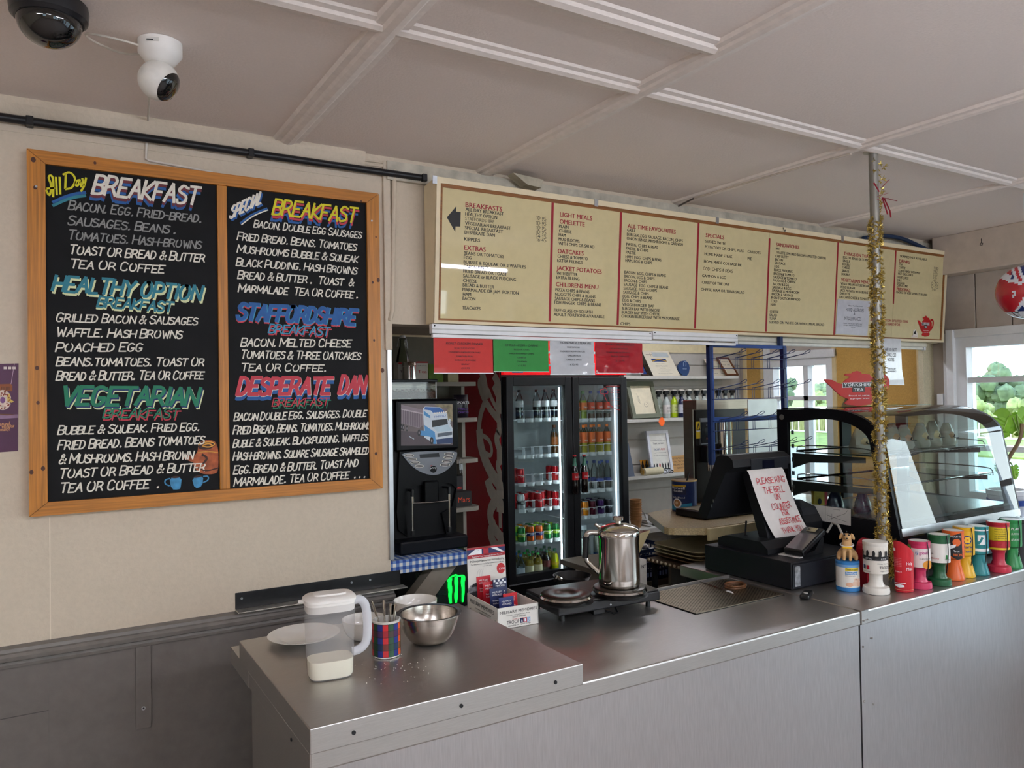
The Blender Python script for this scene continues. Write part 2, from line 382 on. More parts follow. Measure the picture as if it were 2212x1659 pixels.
# servery end wall boarding: ochre panels between battens
mb = MB().box(XE - .02, XE, 2.80, 3.06, .9, 2.2, m_ochre).box(XE - .02, XE, 3.10, 3.41, .9, 2.2, m_ochre).box(XE - .02, XE, 4.06, 4.2, .9, 2.1, m_ochre)
struct(mb, 'wall_panel')
mb = MB()
for a, b in ((2.8, 2.82), (3.06, 3.10), (3.40, 3.43), (4.04, 4.06), (4.2, 4.235)): mb.box(XE - .03, XE, a, b, .9, 2.2, M('#dcc79a', .6))
mb.box(XE - .05, XE, 3.40, 4.0, sz1, sz1 + .06, m_white, .01).box(XE - .03, XE, 3.99, 4.03, .9, 2.0, m_white)
struct(mb, 'trim_8')
mb = MB()
for z in (.6, .78, .96, 1.14, 1.32, 1.5, 1.68, 1.86): mb.box(2.0, XE, YB - .012, YB, z + .004, z + .176, M('#bcb8b0', .55, var=.05, bump=.1, scale=15), .004)
struct(mb, 'wall_boarding')
struct(MB().box(1.2, XE, YB - .03, YB, 1.955, 2.03, M('#dccfa8', .6)), 'trim_9')
# ceiling battens
def batten(name, a, b, wd=.05, dz=0):
    a, b = V(a), V(b); d = (b - a).normalized(); s = V((-d.y, d.x, 0)); a.z -= dz; mb = MB()
    prof = [(-wd, dz), (-wd * .85, -.005), (-wd * .5, -.007), (-wd * .34, -.013), (0, -.017), (wd * .34, -.013), (wd * .5, -.007), (wd * .85, -.005), (wd, dz)]
    mb.prism(prof, a, s, ZZ, -(b - a).length, m_ceil2) if s.cross(ZZ).dot(d) < 0 else mb.prism(prof, a, s, ZZ, (b - a).length, m_ceil2)
    return struct(mb, name)
zc = ZC
batten('trim_10', (-3.3, 1.735, zc), (XE - .14, 1.755, zc)); batten('trim_11', (-3.3, 1.44, zc), (1.54, 1.44, zc))
batten('trim_12', (.725, -4, zc), (.715, YW, zc), .05, .004); batten('trim_13', (1.56, -4, zc), (1.515, YW, zc), .045, .004); batten('trim_14', (2.70, -4, zc), (2.56, YW, zc), .04, .004)
batten('trim_15', (3.75, -4, zc), (3.62, YW, zc), .03, .004); batten('trim_16', (-1.0, -4, zc), (-1.0, YW, zc), .05, .004)
struct(MB().box(-3.3, XE - .14, .62, .70, ZC - .03, ZC, m_ceil2, .008), 'trim_17')
struct(along(MB(), [(YW, 2.505), (YW - .01, 2.51), (YW - .022, 2.54), (YW - .022, ZC), (YW, ZC)], -3.3, 1.0, m_cream), 'trim_18')
# ------------------------------------------------------------------ added fill lamps, all out of view: hung room battens and one servery batten
for i, (x, y, zc_, e_) in enumerate(((1.6, -.4, ZC, 95), (-1.5, -.3, ZC, 95), (-.2, -2.4, ZC, 95), (3.4, -1.6, ZC, 95), (3.5, 3.25, 2.385, 42))):
    t = thing('added_batten_lamp', 'white fluorescent ceiling batten, %s' % ('over the counter front', 'on the chalkboard side', 'by the front windows', 'by the end windows', 'inside the servery behind the menu sign')[i], 'ceiling light', (x, y, zc_ - .075), group='fluorescent ceiling lights')
    if i < 4:  # room lamps, added; hung low to throw light up onto the ceiling
        MB().box(x - .62, x + .62, y - .018, y + .018, ZC - .255, ZC - .22, m_white, .004).build('housing', t); MB().cyl((x - .6, y, ZC - .275), (x + .6, y, ZC - .275), .014, M('#f0f3ff', .4, emit=e_, var=.01), 12).build('tube', t)
        for d in (-.4, .4): MB().cyl((x + d, y, ZC - .22), (x + d, y, ZC), .005, m_white, 8).build('drop_rod', t)
    else:  # servery lamp, added behind the sign to brighten the servery
        MB().box(x - .62, x + .62, y - .05, y + .05, zc_ - .075, zc_ - .03, m_white, .006).build('housing', t); MB().cyl((x - .6, y, zc_ - .09), (x + .6, y, zc_ - .09), .014, M('#f0f3ff', .4, emit=e_, var=.01), 12).build('tube', t)
        for d in (-.4, .4): MB().cyl((x + d, y, zc_ - .03), (x + d, y, zc_), .005, m_white, 8).build('drop_rod', t)
# ------------------------------------------------------------------ outside
g = MB().box(4.8, 60, -40, 60, -.35, -.25, M('#8f8b82', .9, var=.1, scale=2)); g.box(-40, 60, -60, -4.1, -.36, -.26, M('#c2bdb0', .9, var=.12, scale=2)); struct(g, 'ground')
struct(MB().box(22, 140, -60, 140, -.3, -.2, M('#6f7a34', .95, var=.3, scale=3)), 'lawn')
# ------------------------------------------------------------------ counter
def counter(name, x0, x1, yb, label):
    t = thing(name, label, 'counter', ((x0 + x1) / 2, (YF + yb) / 2, 0))
    (MB().box(x0, x1, YF, yb, CT - .047, CT, m_steel, .005) if x0 > 2 else MB().box(x0, x1, YF, yb, CT - .047, CT, m_steel, .005).box(x0, 1.80, yb - .002, 2.40, CT - .047, CT - .0003, m_steel).box(1.8, x1, yb - .004, yb, CT, CT + .012, m_steel)).build('worktop', t)
    MB().box(x0 + .012, x1 - .001, YF + .02, yb - .03, .06, CT - .048, m_blackm).build('carcass', t)
    return t
ca = counter('serving_counter', .455, 2.290, 2.17, 'long stainless steel serving counter with the hot plate and drip grid')
MB().box(.462, 2.288, YF + .008, YF + .019, .05, CT - .048, m_steelv).build('front_panel', ca)
MB().box(.458, .468, YF + .008, 2.14, .05, CT - .048, m_steel).build('end_panel', ca)
cb = counter('serving_counter', 2.294, 4.08, 2.45, 'steel serving counter carrying the curved glass cabinet and collection boxes')
MB().box(2.372, 4.07, YF + .008, YF + .019, .05, CT - .048, m_steelv).build('front_panel', cb)
js = MB().box(2.294, 2.370, YF + .006, YF + .019, .05, CT - .048, m_steelv).build('joint_strip', cb)
for x, zz in ((2.304, (.10, .38, .62, .80)), (2.352, (.12, .36, .60, .82))):
    for z in zz: MB().cyl((x, YF + .0065, z), (x, YF + .003, z), .0035, m_chrome, 10).build('screw', js)
bk = MB().box(2.292, 2.328, YF - .0025, YF, CT - .044, CT + .002, m_steel, .001).box(2.292, 2.328, YF - .0025, YF + .03, CT, CT + .002, m_steel).build('joint_bracket', cb)
for x, z in ((2.300, .889), (2.320, .889)): MB().cyl((x, YF - .0025, z), (x, YF - .005, z), .0028, m_chrome, 10).build('screw', bk)
sl = thing('raised_counter_top', 'raised steel sheet slab at the end of the counter under the milk jug', 'counter top', (.8, 1.92, CT))
MB().box(.452, 1.145, 1.578, 2.266, CT + .0005, .974, m_steel, .0025).build('slab', sl)
for x in (.545, .80, 1.06): MB().cyl((x, 1.5785, .945), (x, 1.5755, .945), .0045, m_blackm, 10).build('screw', sl)
MB().cyl((.4525, 1.72, .90), (.4500, 1.72, .90), .004, m_blackm, 10).build('screw', ca)
# ------------------------------------------------------------------ chalkboard
YC = YW - .035
def ch(u, v): p = PY(u, v, YC + .012); return p.x, p.z
m_pine = M('#b57328', .42, var=.28, scale=3, stretch=(2, 40, 60), bump=.08); m_pinev = M('#b87629', .42, var=.28, scale=3, stretch=(60, 40, 2), bump=.08)
m_knot = M('#4a2410', .5, var=.3); m_slate = M('#111113', .6, var=.25, scale=12, spec=.2); m_chalk = M('#e6e0d2', .7, var=.12, scale=60)
tb = thing('chalkboard', 'wood framed double chalkboard of painted breakfast menus on the cream wall', 'chalkboard', (.5, YW - .02, 1.30))
def fz(u, v): p = PY(u, v, YC); return p.x, p.z
oL, oT = fz(57.2, 321.3)[0], (fz(57.2, 321.3)[1] + fz(814.9, 416.9)[1]) / 2
oR, oB = (fz(830.5, 1055.6)[0] + fz(814.9, 416.9)[0]) / 2, (fz(65.4, 1116)[1] + fz(830.5, 1055.6)[1]) / 2
fw = .047; fh = .039
for poly, m in (([(oL, oT), (oR, oT), (oR - fw, oT - fh), (oL + fw, oT - fh)], m_pine), ([(oL, oB), (oR, oB), (oR - fw, oB + fh), (oL + fw, oB + fh)], m_pine),
                ([(oL, oB), (oL, oT), (oL + fw, oT - fh), (oL + fw, oB + fh)], m_pinev), ([(oR, oB), (oR, oT), (oR - fw, oT - fh), (oR - fw, oB + fh)], m_pinev)):
    mb = MB(); cx, cz = sum(p[0] for p in poly) / 4, sum(p[1] for p in poly) / 4
    mb.prism([(cx + (x - cx) * .9985, cz + (z - cz) * .9985) for x, z in poly], (0, YW - .001, 0), ZX, ZZ, .034, m)
    mb.build('frame_bar', tb)
mx0, mx1 = (fz(466.5, 397.4)[0] + fz(478.9, 1059.3)[0]) / 2, (fz(487.6, 400.6)[0] + fz(500, 1056.6)[0]) / 2
MB().box(mx0, mx1, YC + .002, YW - .001, oB + fh, oT - fh, m_pinev, .002).build('frame_bar', tb)
rnd = random.Random(3)
for u, v in ((205, 352), (80, 795), (82, 870), (68, 1020), (93, 1012), (780, 435), (812, 512), (817, 605), (808, 735), (805, 610), (826, 800), (812, 980), (72, 345), (76, 405)):
    x, z = fz(u, v); rr = rnd.uniform(.003, .007)
    MB().add([(x + rr * math.cos(a * PI / 5), YC - .0004, z + rr * 1.3 * math.sin(a * PI / 5)) for a in range(10)], [tuple(range(10))], m_knot).build('wood_knot', tb)
for u, v in ((78, 403), (803, 477)):
    x, z = fz(u, v); MB().cyl((x, YC, z), (x, YC - .002, z), .0035, m_alu, 10).build('screw', tb)
paint = {'w': m_chalk, 'y': M('#d9d01f', .6, var=.1), 'b': M('#1f5a9c', .6, var=.15), 't': M('#2b7d8e', .6, var=.12), 'g': M('#1c7a5a', .6, var=.12), 'r': M('#c23a49', .6, var=.12), 'l': M('#3b93b8', .6, var=.1),
         'c': M('#dfe3b0', .6), 'n': M('#1a2f66', .6), 'd': M('#8f8f8c', .7, var=.2), 'k': M('#6b2b33', .6)}
Z = {2: (40, 320, 3.7705), 3: (40, 740, 4.2545), 4: (460, 380, 4.6075), 5: (460, 740, 4.88), 6: (900, 380, 4.739), 7: (1330, 430, 5.1838), 8: (1660, 500, 5.395)}
def zp(k, x, y): o = Z[k]; return o[0] + x / o[2], o[1] + y / o[2]
ROWS = [(2, 'd', 'BACON, EGG, FRIED-BREAD.', 405, 500, 1500, 608, 62), (2, 'd', 'SAUSAGES, BEANS .', 400, 622, 1295, 700, 64), (2, 'd', 'TOMATOES, HASH-BROWNS', 400, 740, 1495, 822, 62),
 (2, 'w', 'TOAST OR BREAD & BUTTER', 410, 860, 1525, 930, 64), (2, 'w', 'TEA OR COFFEE', 415, 975, 1195, 1018, 62), (2, 'w', 'GRILLED BACON & SAUSAGES', 305, 1412, 1465, 1440, 60), (2, 'w', 'WAFFLE, HASH BROWNS', 305, 1532, 1340, 1550, 62),
 (3, 'w', 'POACHED EGG', 340, 82, 1150, 80, 72), (3, 'w', 'BEANS,TOMATOES, TOAST OR', 345, 212, 1715, 215, 70), (3, 'w', 'BREAD & BUTTER. TEA OR COFFEE', 345, 347, 1710, 335, 70),
 (3, 'w', 'BUBBLE & SQUEAK, FRIED EGG.', 360, 845, 1675, 808, 68), (3, 'w', 'FRIED BREAD, BEANS TOMATOES', 360, 985, 1715, 928, 72), (3, 'w', '& MUSHROOMS. HASH BROWN', 370, 1115, 1615, 1068, 72), (3, 'w', 'TOAST OR BREAD & BUTTER', 370, 1247, 1725, 1178, 72), (3, 'w', 'TEA OR COFFEE  .', 375, 1380, 1310, 1330, 76),
 (4, 'w', 'BACON. DOUBLE EGG SAUSAGES', 405, 510, 1485, 622, 62), (4, 'w', 'FRIED BREAD, BEANS, TOMATOES', 240, 635, 1435, 745, 66), (4, 'w', 'MUSHROOMS BUBBLE & SQUEAK', 240, 760, 1450, 865, 66), (4, 'w', 'BLACK PUDDING, HASH BROWNS', 230, 892, 1440, 978, 66), (4, 'w', 'BREAD & BUTTER .  TOAST  &', 245, 1020, 1410, 1098, 68), (4, 'w', 'MARMALADE  TEA OR COFFEE .', 250, 1155, 1455, 1220, 68),
 (5, 'w', 'BACON, MELTED CHEESE', 292, 40, 1465, 46, 76), (5, 'w', 'TOMATOES & THREE OATCAKES', 290, 165, 1565, 180, 74), (5, 'w', 'TEA OR COFFEE.', 290, 300, 1205, 305, 70), (5, 'w', 'BACON DOUBLE EGG. SAUSAGES. DOUBLE', 220, 825, 1625, 780, 70), (5, 'w', 'FRIED BREAD. BEANS. TOMATOES, MUSHROOMS', 210, 965, 1665, 908, 72),
 (5, 'w', 'BUBLE & SQUEAK, BLACKPUDDING, WAFFLES', 210, 1105, 1640, 1033, 70), (5, 'w', 'HASH-BROWNS. SQUARE SAUSAGE SRAMBLED-', 210, 1242, 1680, 1172, 72), (5, 'w', 'EGG. BREAD & BUTTER. TOAST AND', 215, 1387, 1540, 1303, 74), (5, 'w', 'MARMALADE. TEA OR COFFEE  . . .', 220, 1515, 1620, 1420, 74)]
# headings: colour, shadow colours with their pixel offsets
HEAD = [(2, 'BREAKFAST', 600, 368, 1480, 466, 150, 'w', .15, (('b', -3, 12), ('k', -1, 6))), (2, 'HEALTHY OPTION', 275, 1160, 1500, 1238, 118, 't', .2, (('c', 3, 5),)), (2, 'BREAKFAST', 640, 1290, 1262, 1336, 82, 't', .2, (('c', 0, 4),)),
 (3, 'VEGETARIAN', 385, 572, 1665, 572, 160, 'g', .2, (('c', 4, 6), ('n', 2, 3))), (3, 'BREAKFAST', 775, 690, 1480, 690, 84, 'g', .14, (('r', 2, 5),)),
 (4, 'BREAKFAST', 590, 380, 1440, 470, 150, 'y', .14, (('b', -2, 13), ('r', 1, 6))), (4, 'STAFFORDSHIRE', 235, 1425, 1430, 1478, 150, 'b', .24, (('r', 1, 4), ('l', 2, 1))), (4, 'BREAKFAST', 550, 1560, 1165, 1592, 84, 'l', .15, (('r', 2, 4),)),
 (5, 'DESPERATE', 255, 548, 1255, 540, 170, 'r', .23, (('b', 0, 9), ('w', 1, 1))), (5, 'DAN', 1325, 535, 1620, 535, 180, 'r', .21, (('b', 1, 9), ('w', 1, 1))), (5, 'BREAKFAST', 622, 672, 1225, 666, 82, 'r', .13, (('g', 3, 5),)),
 (4, 'SPECIAL', 165, 425, 500, 275, 130, 'w', .16, (('b', 3, 4),))]
letter = [MB(), MB()]
pxm = FPX / 2.3
def side(u): return 0 if u < 475 else 1
for i, (k, c, s, x0, y0, x1, y1, h) in enumerate(ROWS):
    a = ch(*zp(k, x0, y0)); b = ch(*zp(k, x1, y1)); mid = zp(k, (x0 + x1) / 2, 0)[0]; dpt = (V((a[0] + b[0], 2 * YC, 3.3)) / 2 - EYE).dot(CF)
    hh = h / Z[k][2] * dpt / FPX
    letter[side(mid)].brush(s, (0, YC + .012, a[1]), ZX, ZZ, a[0], b[0] - .2 * hh, hh, paint[c], w=.17, slant=.22, rise=b[1] - a[1], seed=i, capbig=1, off=.0005)
for i, (k, s, x0, y0, x1, y1, h, c, w, shd) in enumerate(HEAD):
    mid = zp(k, (x0 + x1) / 2, 0)[0]
    for j, (cc, du, dv) in enumerate(list(shd) + [(c, 0, 0)]):
        u0, v0 = zp(k, x0, y0); u1, v1 = zp(k, x1, y1); a = ch(u0 + du, v0 + dv); b = ch(u1 + du, v1 + dv); dpt = (V((a[0] + b[0], 2 * YC, 3.3)) / 2 - EYE).dot(CF)
        hh = h / Z[k][2] * dpt / FPX
        letter[side(mid)].brush(s, (0, YC + .012, a[1]), ZX, ZZ, a[0], b[0] - .2 * hh, hh, paint[cc], w=w, slant=.25, rise=b[1] - a[1], seed=i, off=.0005 + .0005 * j, jit=.02)
L0 = letter[0]; L1 = letter[1]; OC = (0, YC + .012, 0)
def stroke(mb, k, pts, w, c, off=.0008, sm=2): mb.ribbon(chaikin([ch(*zp(k, *p)) for p in pts], sm), w, OC, ZX, ZZ, paint[c] if isinstance(c, str) else c, off)
for pts in ([(225, 345), (255, 400), (270, 300), (240, 240), (262, 215), (285, 250), (282, 395)], [(235, 330), (290, 325)], [(305, 240), (312, 378)], [(335, 240), (340, 372)], [(380, 330), (385, 215)], [(365, 215), (420, 190), (470, 250), (440, 325), (385, 335)],
            [(500, 260), (470, 265), (462, 305), (485, 310), (500, 260), (512, 315)], [(520, 250), (530, 300)], [(550, 245), (535, 310), (510, 350)]): stroke(L0, 2, pts, .0058, 'y', .001)
for dy in (0, 26): stroke(L0, 2, [(285, 440 + dy), (380, 395 + dy), (470, 370 + dy), (540, 362 + dy)], .009, 't' if dy else 'b', .0007)
stroke(L1, 4, [(275, 470), (360, 400), (440, 360), (535, 325)], .006, 'b', .0007); stroke(L1, 4, [(285, 485), (370, 418), (450, 375), (545, 340)], .004, 'w', .0009)
# painted copper pot and two blue mugs
cop = M('#a5542e', .6, var=.5, scale=40); cop2 = M('#d99a3e', .6, var=.3); drk = M('#3a1c12', .6); mugc = M('#3f88b5', .6, var=.25, scale=50)
def shape(mb, k, pts, m, off, sm=2): mb.add([V((p[0], YC + .012 - off, p[1])) for p in chaikin([ch(*zp(k, *q)) for q in pts], sm, True)], [tuple(range(len(pts) * 2 ** sm))], m)
shape(L0, 3, [(1650, 920), (1740, 890), (1835, 915), (1840, 1180), (1800, 1210), (1680, 1210), (1610, 1150), (1600, 1060), (1650, 1000)], cop, .0004)
shape(L0, 3, [(1500, 1060), (1540, 1030), (1640, 1060), (1620, 1110), (1540, 1075)], cop, .00045); shape(L0, 3, [(1640, 930), (1735, 895), (1830, 925), (1760, 985), (1660, 985)], drk, .0005)
for q in ([(1655, 940), (1740, 905), (1820, 930), (1750, 965), (1690, 950)], [(1700, 940), (1750, 925), (1780, 945)]): stroke(L0, 3, q, .004, cop2, .0006)
stroke(L0, 3, [(1650, 1150), (1720, 1185), (1840, 1150)], .004, drk, .0006); stroke(L0, 3, [(1690, 1030), (1740, 1060), (1700, 1110)], .007, drk, .0006); stroke(L0, 3, [(1650, 1010), (1740, 1000), (1830, 1010)], .003, cop2, .0006)
for pts, hd, rim in (([(1385, 1235), (1500, 1230), (1490, 1340), (1470, 1350), (1405, 1350)], [(1390, 1250), (1345, 1260), (1345, 1300), (1385, 1315)], [(1388, 1240), (1440, 1222), (1498, 1234), (1440, 1250)]),
                     ([(1590, 1240), (1700, 1220), (1690, 1320), (1620, 1345)], [(1700, 1230), (1745, 1225), (1745, 1265), (1700, 1285)], [(1592, 1243), (1640, 1218), (1698, 1224), (1650, 1243)])):
    shape(L0, 3, pts, mugc, .0004, 1); stroke(L0, 3, hd, .004, mugc, .0006); shape(L0, 3, rim, drk, .0007)
bx = [(oL + fw, mx0), (mx1, oR - fw)]
for i in (0, 1):
    p = MB().box(bx[i][0] - .002, bx[i][1] + .002, YC + .012, YW - .002, oB + fh - .002, oT - fh + .002, m_slate).build('board_panel', tb)
    letter[i].build('lettering', p)
# ------------------------------------------------------------------ long menu sign
SO = V((0, 2.612, 1.93)); SV = V((0, -.042, .54)).normalized(); SN = ZX.cross(SV)
def sg(u, v): p = hit(u, v, SO, SN) - SO; return p.x, p.dot(SV)
sl_, sb_ = sg(936, 700); st_ = sg(945, 382)[1]; sr_ = sg(2041, 650)[0]
sx0 = (sg(945, 382)[0] + sg(934, 700)[0]) / 2; sb_ = 0
m_cas = M('#e6d5b2', .45, var=.05, scale=15); m_acr = M('#d6c698', .5, var=.03, coat=1, spec=.1); m_wood = M('#8a5626', .5, var=.25, scale=4, stretch=(2, 40, 40))
m_red = M('#9c1526', .4, var=.05); m_ink = M('#1d1c1c', .5, var=.05)
ms = thing('menu_sign', 'long cream menu sign with red column dividers hung over the servery opening', 'menu sign', (2.8, 2.63, 1.93))
f0, f1 = SO, SO + SV * st_
mb = MB(); mb.prism([(f0.y + .004, f0.z), (f1.y + .004, f1.z), (2.678, f1.z - .01), (2.678, f0.z)], (sx0, 0, 0), ZY, ZZ, sr_ - sx0, m_cas)
mb.build('casing', ms)
def srect(mb, x0, x1, y0, y1, t, m, off=0):
    return mb.prism([(x0, y0), (x1, y0), (x1, y1), (x0, y1)], SO + SN * off, ZX, SV, t, m)
mb = MB(); srect(mb, sx0, sr_, st_ - .022, st_, .006, m_cas); srect(mb, sx0, sr_, 0, .011, .006, m_cas); srect(mb, sx0, sx0 + .016, .011, st_ - .022, .006, m_cas); srect(mb, sr_ - .02, sr_, .011, st_ - .022, .006, m_cas); mb.build('frame', ms)
mb = MB(); srect(mb, sx0 + .016, sr_ - .02, st_ - .036, st_ - .022, .003, m_wood); srect(mb, sx0 + .016, sr_ - .02, .011, .018, .003, m_wood); srect(mb, sx0 + .016, sx0 + .026, .018, st_ - .036, .003, m_wood); srect(mb, sr_ - .036, sr_ - .02, .018, st_ - .036, .003, m_wood); mb.build('wood_trim', ms)
for u, v in ((939, 388), (1287, 438), (1548, 475), (1818, 514), (2048, 547)):
    x, y = sg(u, v); mb = MB(); srect(mb, x - .012, x + .006, st_ - .028, st_ + .001, .003, m_alu, .006); mb.build('clip', ms)
DIV = [((1407, 262), (1343, 1490), 6), ((2112, 360), (2033, 1525), 6), ((957, 262), (853, 1448), 7), ((1750, 445), (1650, 1483), 7), ((838, 120), (732, 1205), 8), ((1497, 210), (1437, 840), 8)]
dx = []
for a, b, k in DIV:
    p, q = sg(*zp(k, *a)), sg(*zp(k, *b)); dx.append(((p[0] + q[0]) / 2, q[1], p[1]))
edges = [sx0 + .026] + [d[0] for d in dx] + [sr_ - .036]
panels = []
for i in range(7):
    mb = MB(); srect(mb, edges[i] + (.0006 if i else 0), edges[i + 1] - .0006, .018, st_ - .036, .0012, m_acr); panels.append(mb.build('menu_panel', ms))
for x, a, b in dx: mb = MB(); srect(mb, x - .0055, x + .0055, max(a, .018), min(b, st_ - .036), .0012, m_red, .0012); mb.build('divider', ms)
ROW = {6: 'BREAKFASTS,497,318,870,r|ALL DAY BREAKFAST,497,358,887|HEALTHY OPTION,495,405,820|STAFFORDSHIRE,495,452,792,t|VEGETARIAN BREAKFAST,493,500,960|SPECIAL BREAKFAST,490,546,880|DESPERATE DAN,488,592,797|KIPPERS,485,662,645|EXTRAS,483,757,703,r|BEANS OR TOMATOES,482,806,890|EGG,480,850,558|BUBBLE & SQUEAK OR 2 WAFFLES,478,897,1115|ONION RINGS,477,942,733|FRIED BREAD OR TOAST,475,990,920|SAUSAGE or BLACK PUDDING,473,1038,1012|CHEESE,471,1086,617|BREAD & BUTTER,469,1132,788|MARMALADE OR JAM  PORTION,467,1180,1040|HAM,470,1226,553|BACON,468,1270,598|TEACAKES,463,1366,650|LIGHT MEALS,1463,415,1792,r|OMELETTE,1460,487,1715,r|PLAIN,1455,530,1550|CHEESE,1455,576,1582|HAM,1452,617,1523|MUSHROOMS,1450,662,1665|WITH CHIPS OR SALAD,1450,705,1815|OATCAKES,1440,790,1705,r|CHEESE & TOMATO,1440,836,1747|EXTRA FILLINGS,1437,880,1697|JACKET POTATOES,1430,963,1890,r|WITH BUTTER,1430,1010,1645|EXTRA FILLING,1427,1053,1663|CHILDRENS MENU,1422,1130,1855,r|PIZZA CHIPS & BEANS,1418,1180,1765|NUGGETS CHIPS & BEANS,1415,1225,1825|SAUSAGE CHIPS & BEANS,1412,1268,1820|FISH FINGER  CHIPS & BEANS,1408,1308,1885|FREE GLASS OF SQUASH,1403,1390,1797|ADULT PORTIONS AVAILABLE,1400,1432,1918|10\u00b795,1225,448,1322,h|10\u00b795,1222,498,1322,h|10\u00b795,1224,546,1322,h|10\u00b795,1222,590,1322,h|14\u00b715,1222,630,1322,h|16\u00b745,1226,668,1322,h',
 7: 'ALL TIME FAVOURITES,130,322,667,r|GRILL,125,362,218|BURGER ;EGG; SAUSAGE; BACON; CHIPS,122,410,748|ONION RINGS; MUSHROOMS & GARNISH,120,455,747|PASTIE; CHIPS & PEAS,115,522,467|PASTIE & CHIPS,112,567,363|PASTIE,110,612,220|HAM; EGG  CHIPS & PEAS,107,660,507|HAM; EGG & CHIPS,105,703,403|BACON  EGG; CHIPS & BEANS,95,835,557|BACON; EGG & CHIPS,92,880,430|BACON & CHIPS,90,925,341|SAUSAGE  EGG  CHIPS & BEANS,87,970,583|SAUSAGE; EGG & CHIPS,84,1015,457|SAUSAGE & CHIPS,80,1058,367|EGG; CHIPS & BEANS,76,1103,407|EGG & CHIPS,73,1148,278|VEGGI BURGER BAP,70,1195,427|BURGER BAP WITH ONIONS,66,1240,493|BURGER BAP WITH CHEESE,63,1283,487|CHICKEN BURGER BAP WITH MAYONNAISE,60,1325,710|CHIPS,50,1410,160|SPECIALS,1003,425,1210,r|SERVED WITH,1000,487,1220|POTATOES OR CHIPS; PEAS,995,547,1427|CARROTS,1473,602,1617|HOME MADE STEAK,990,628,1302|PIE,1473,680,1520|HOME MADE COTTAGE PIE,985,712,1405|COD  CHIPS & PEAS,978,795,1308,h|GAMMON & EGG,965,872,1227|CURRY OF THE DAY,962,947,1268|CHEESE; HAM OR TUNA SALAD,950,1025,1437',
 8: 'SANDWICHES,85,172,353,r|HOT,82,213,135|TOASTIE (SMOKED BACON & MELTED CHEESE),80,257,663|CHIP BUTTY,77,300,230|BACON,72,340,163|SAUSAGE,68,380,193|EGG,65,420,120|BLACK PUDDING,60,462,275|BACON & TOMATO,57,505,297|SAUSAGE & TOMATO,53,545,323|SAUSAGE & CHEESE,50,582,312|BACON & EGG,46,625,232|SAUSAGE & EGG,42,665,258|SAUSAGE & MUSHROOM,38,703,353|BACON & SAUSAGE,34,743,285|IF ON TOAST OR BAP ADD,28,785,365|COLD,25,825,97|HAM,22,865,78|CHEESE,12,948,112|SALAD,8,988,95|TUNA,6,1028,88|SERVED ON WHITE OR WHOLEMEAL BREAD,5,1070,645|THINGS ON TOAST,873,275,1197,r|EGG OR BEANS OR TOMATOES,865,315,1215|SINGLE,863,355,945|DOUBLE,860,393,950|CHEESE,855,430,943|SINGLE,852,470,935|DOUBLE,848,510,942|VEGETARIAN MENU,843,582,1170,r|VEGGI BREAKFAST SEE BOARD,838,620,1183|VEGGI BURGER,834,660,1005|JACK POTATO WITH BEANS OR COLESLAW,829,700,1330|OMELETTE,826,735,943|OATCAKES;CHEESE & TOMATO,820,775,1163|ANY COMBINATION OF LISTED ITEMS,1183,1040,1620,s|CAN BE CATERED FOR,1215,1085,1530,s|SKIMMED MILK AVAILABLE,1527,300,1842|DRINKS,1520,362,1640,r|TEA,1520,395,1558|COFFEE,1515,432,1592|COFFEE MADE WITH MILK,1510,470,1765|HOT CHOCOLATE,1507,503,1680|FRUIT JUICE,1503,545,1627|MILK,1500,580,1550|SQUASH,1497,612,1582|CAPPUCCINO,1493,640,1623|PUDDINGS,1490,690,1650,r|CHOICE OF 4 SEE SEPARATE BOARD,1483,720,1847|1\u00b780,1925,440,1975,h|1\u00b760,1920,475,1962,h|2\u00b750,1917,510,1965,h|2\u00b735,1912,548,1957,h|1\u00b785,1910,585,1955,h|0\u00b770,1895,618,1975,h|0\u00b775,1895,655,1975,h|3\u00b710,1898,692,1942,h'}
parts = []; cur = None; curh = [None] * 7
for k, rows in ROW.items():
    for n, r in enumerate(rows.split('|')):
        q = r.split(','); s = q[0].replace(';', ','); c = q[4] if len(q) > 4 else 'k'
        a = sg(*zp(k, float(q[1]), float(q[2]))); u1, v1 = zp(k, float(q[3]), float(q[2]))
        x1 = a[0]
        for _ in range(3): x1 = sg(u1, v1)[0]; v1 += (sg(u1, v1)[1] - a[1]) * 300
        pi = max(i for i in range(7) if edges[i] <= a[0] + .03)
        O = SO + SV * a[1] + SN * .0013
        if c == 'h':
            if curh[pi] is None or s[0] == 'C': curh[pi] = MB(); parts.append((pi, 'hand_lettering', curh[pi]))
            L = curh[pi]
        else:
            if cur is None or c == 'r' or cur[0] != pi or abs(a[1] - cur[2]) > .06 or abs(a[0] - cur[3]) > .15: cur = [pi, MB(), a[1], a[0]]; parts.append((pi, 'lettering', cur[1]))
            L = cur[1]; cur[2] = a[1]
        if c == 'h': L.brush(s.replace('d', 'D'), O, ZX, SV, a[0], x1, .014, m_ink, w=.13, slant=.05, seed=n, jit=.06)
        elif c == 't': L.text(s, O, ZX, SV, a[0], 0, x1, .0125, m_ink)
        else: L.text(s, O, ZX, SV, a[0], 0, x1, {'r': .0178, 'k': .0128, 's': .014}[c], m_red if c in 'rs' else m_ink, bold=.055 if c == 'k' else .07)
ar = [sg(*zp(6, *p)) for p in ((307, 425), (405, 310), (403, 365), (450, 370), (445, 520), (397, 518), (393, 575))]
am = MB().add([SO + ZX * x + SV * y + SN * .0016 for x, y in ar], [tuple(range(7))], m_ink); am.build('arrow', panels[0])
for pi, nm, L in parts: L.build(nm, panels[pi])
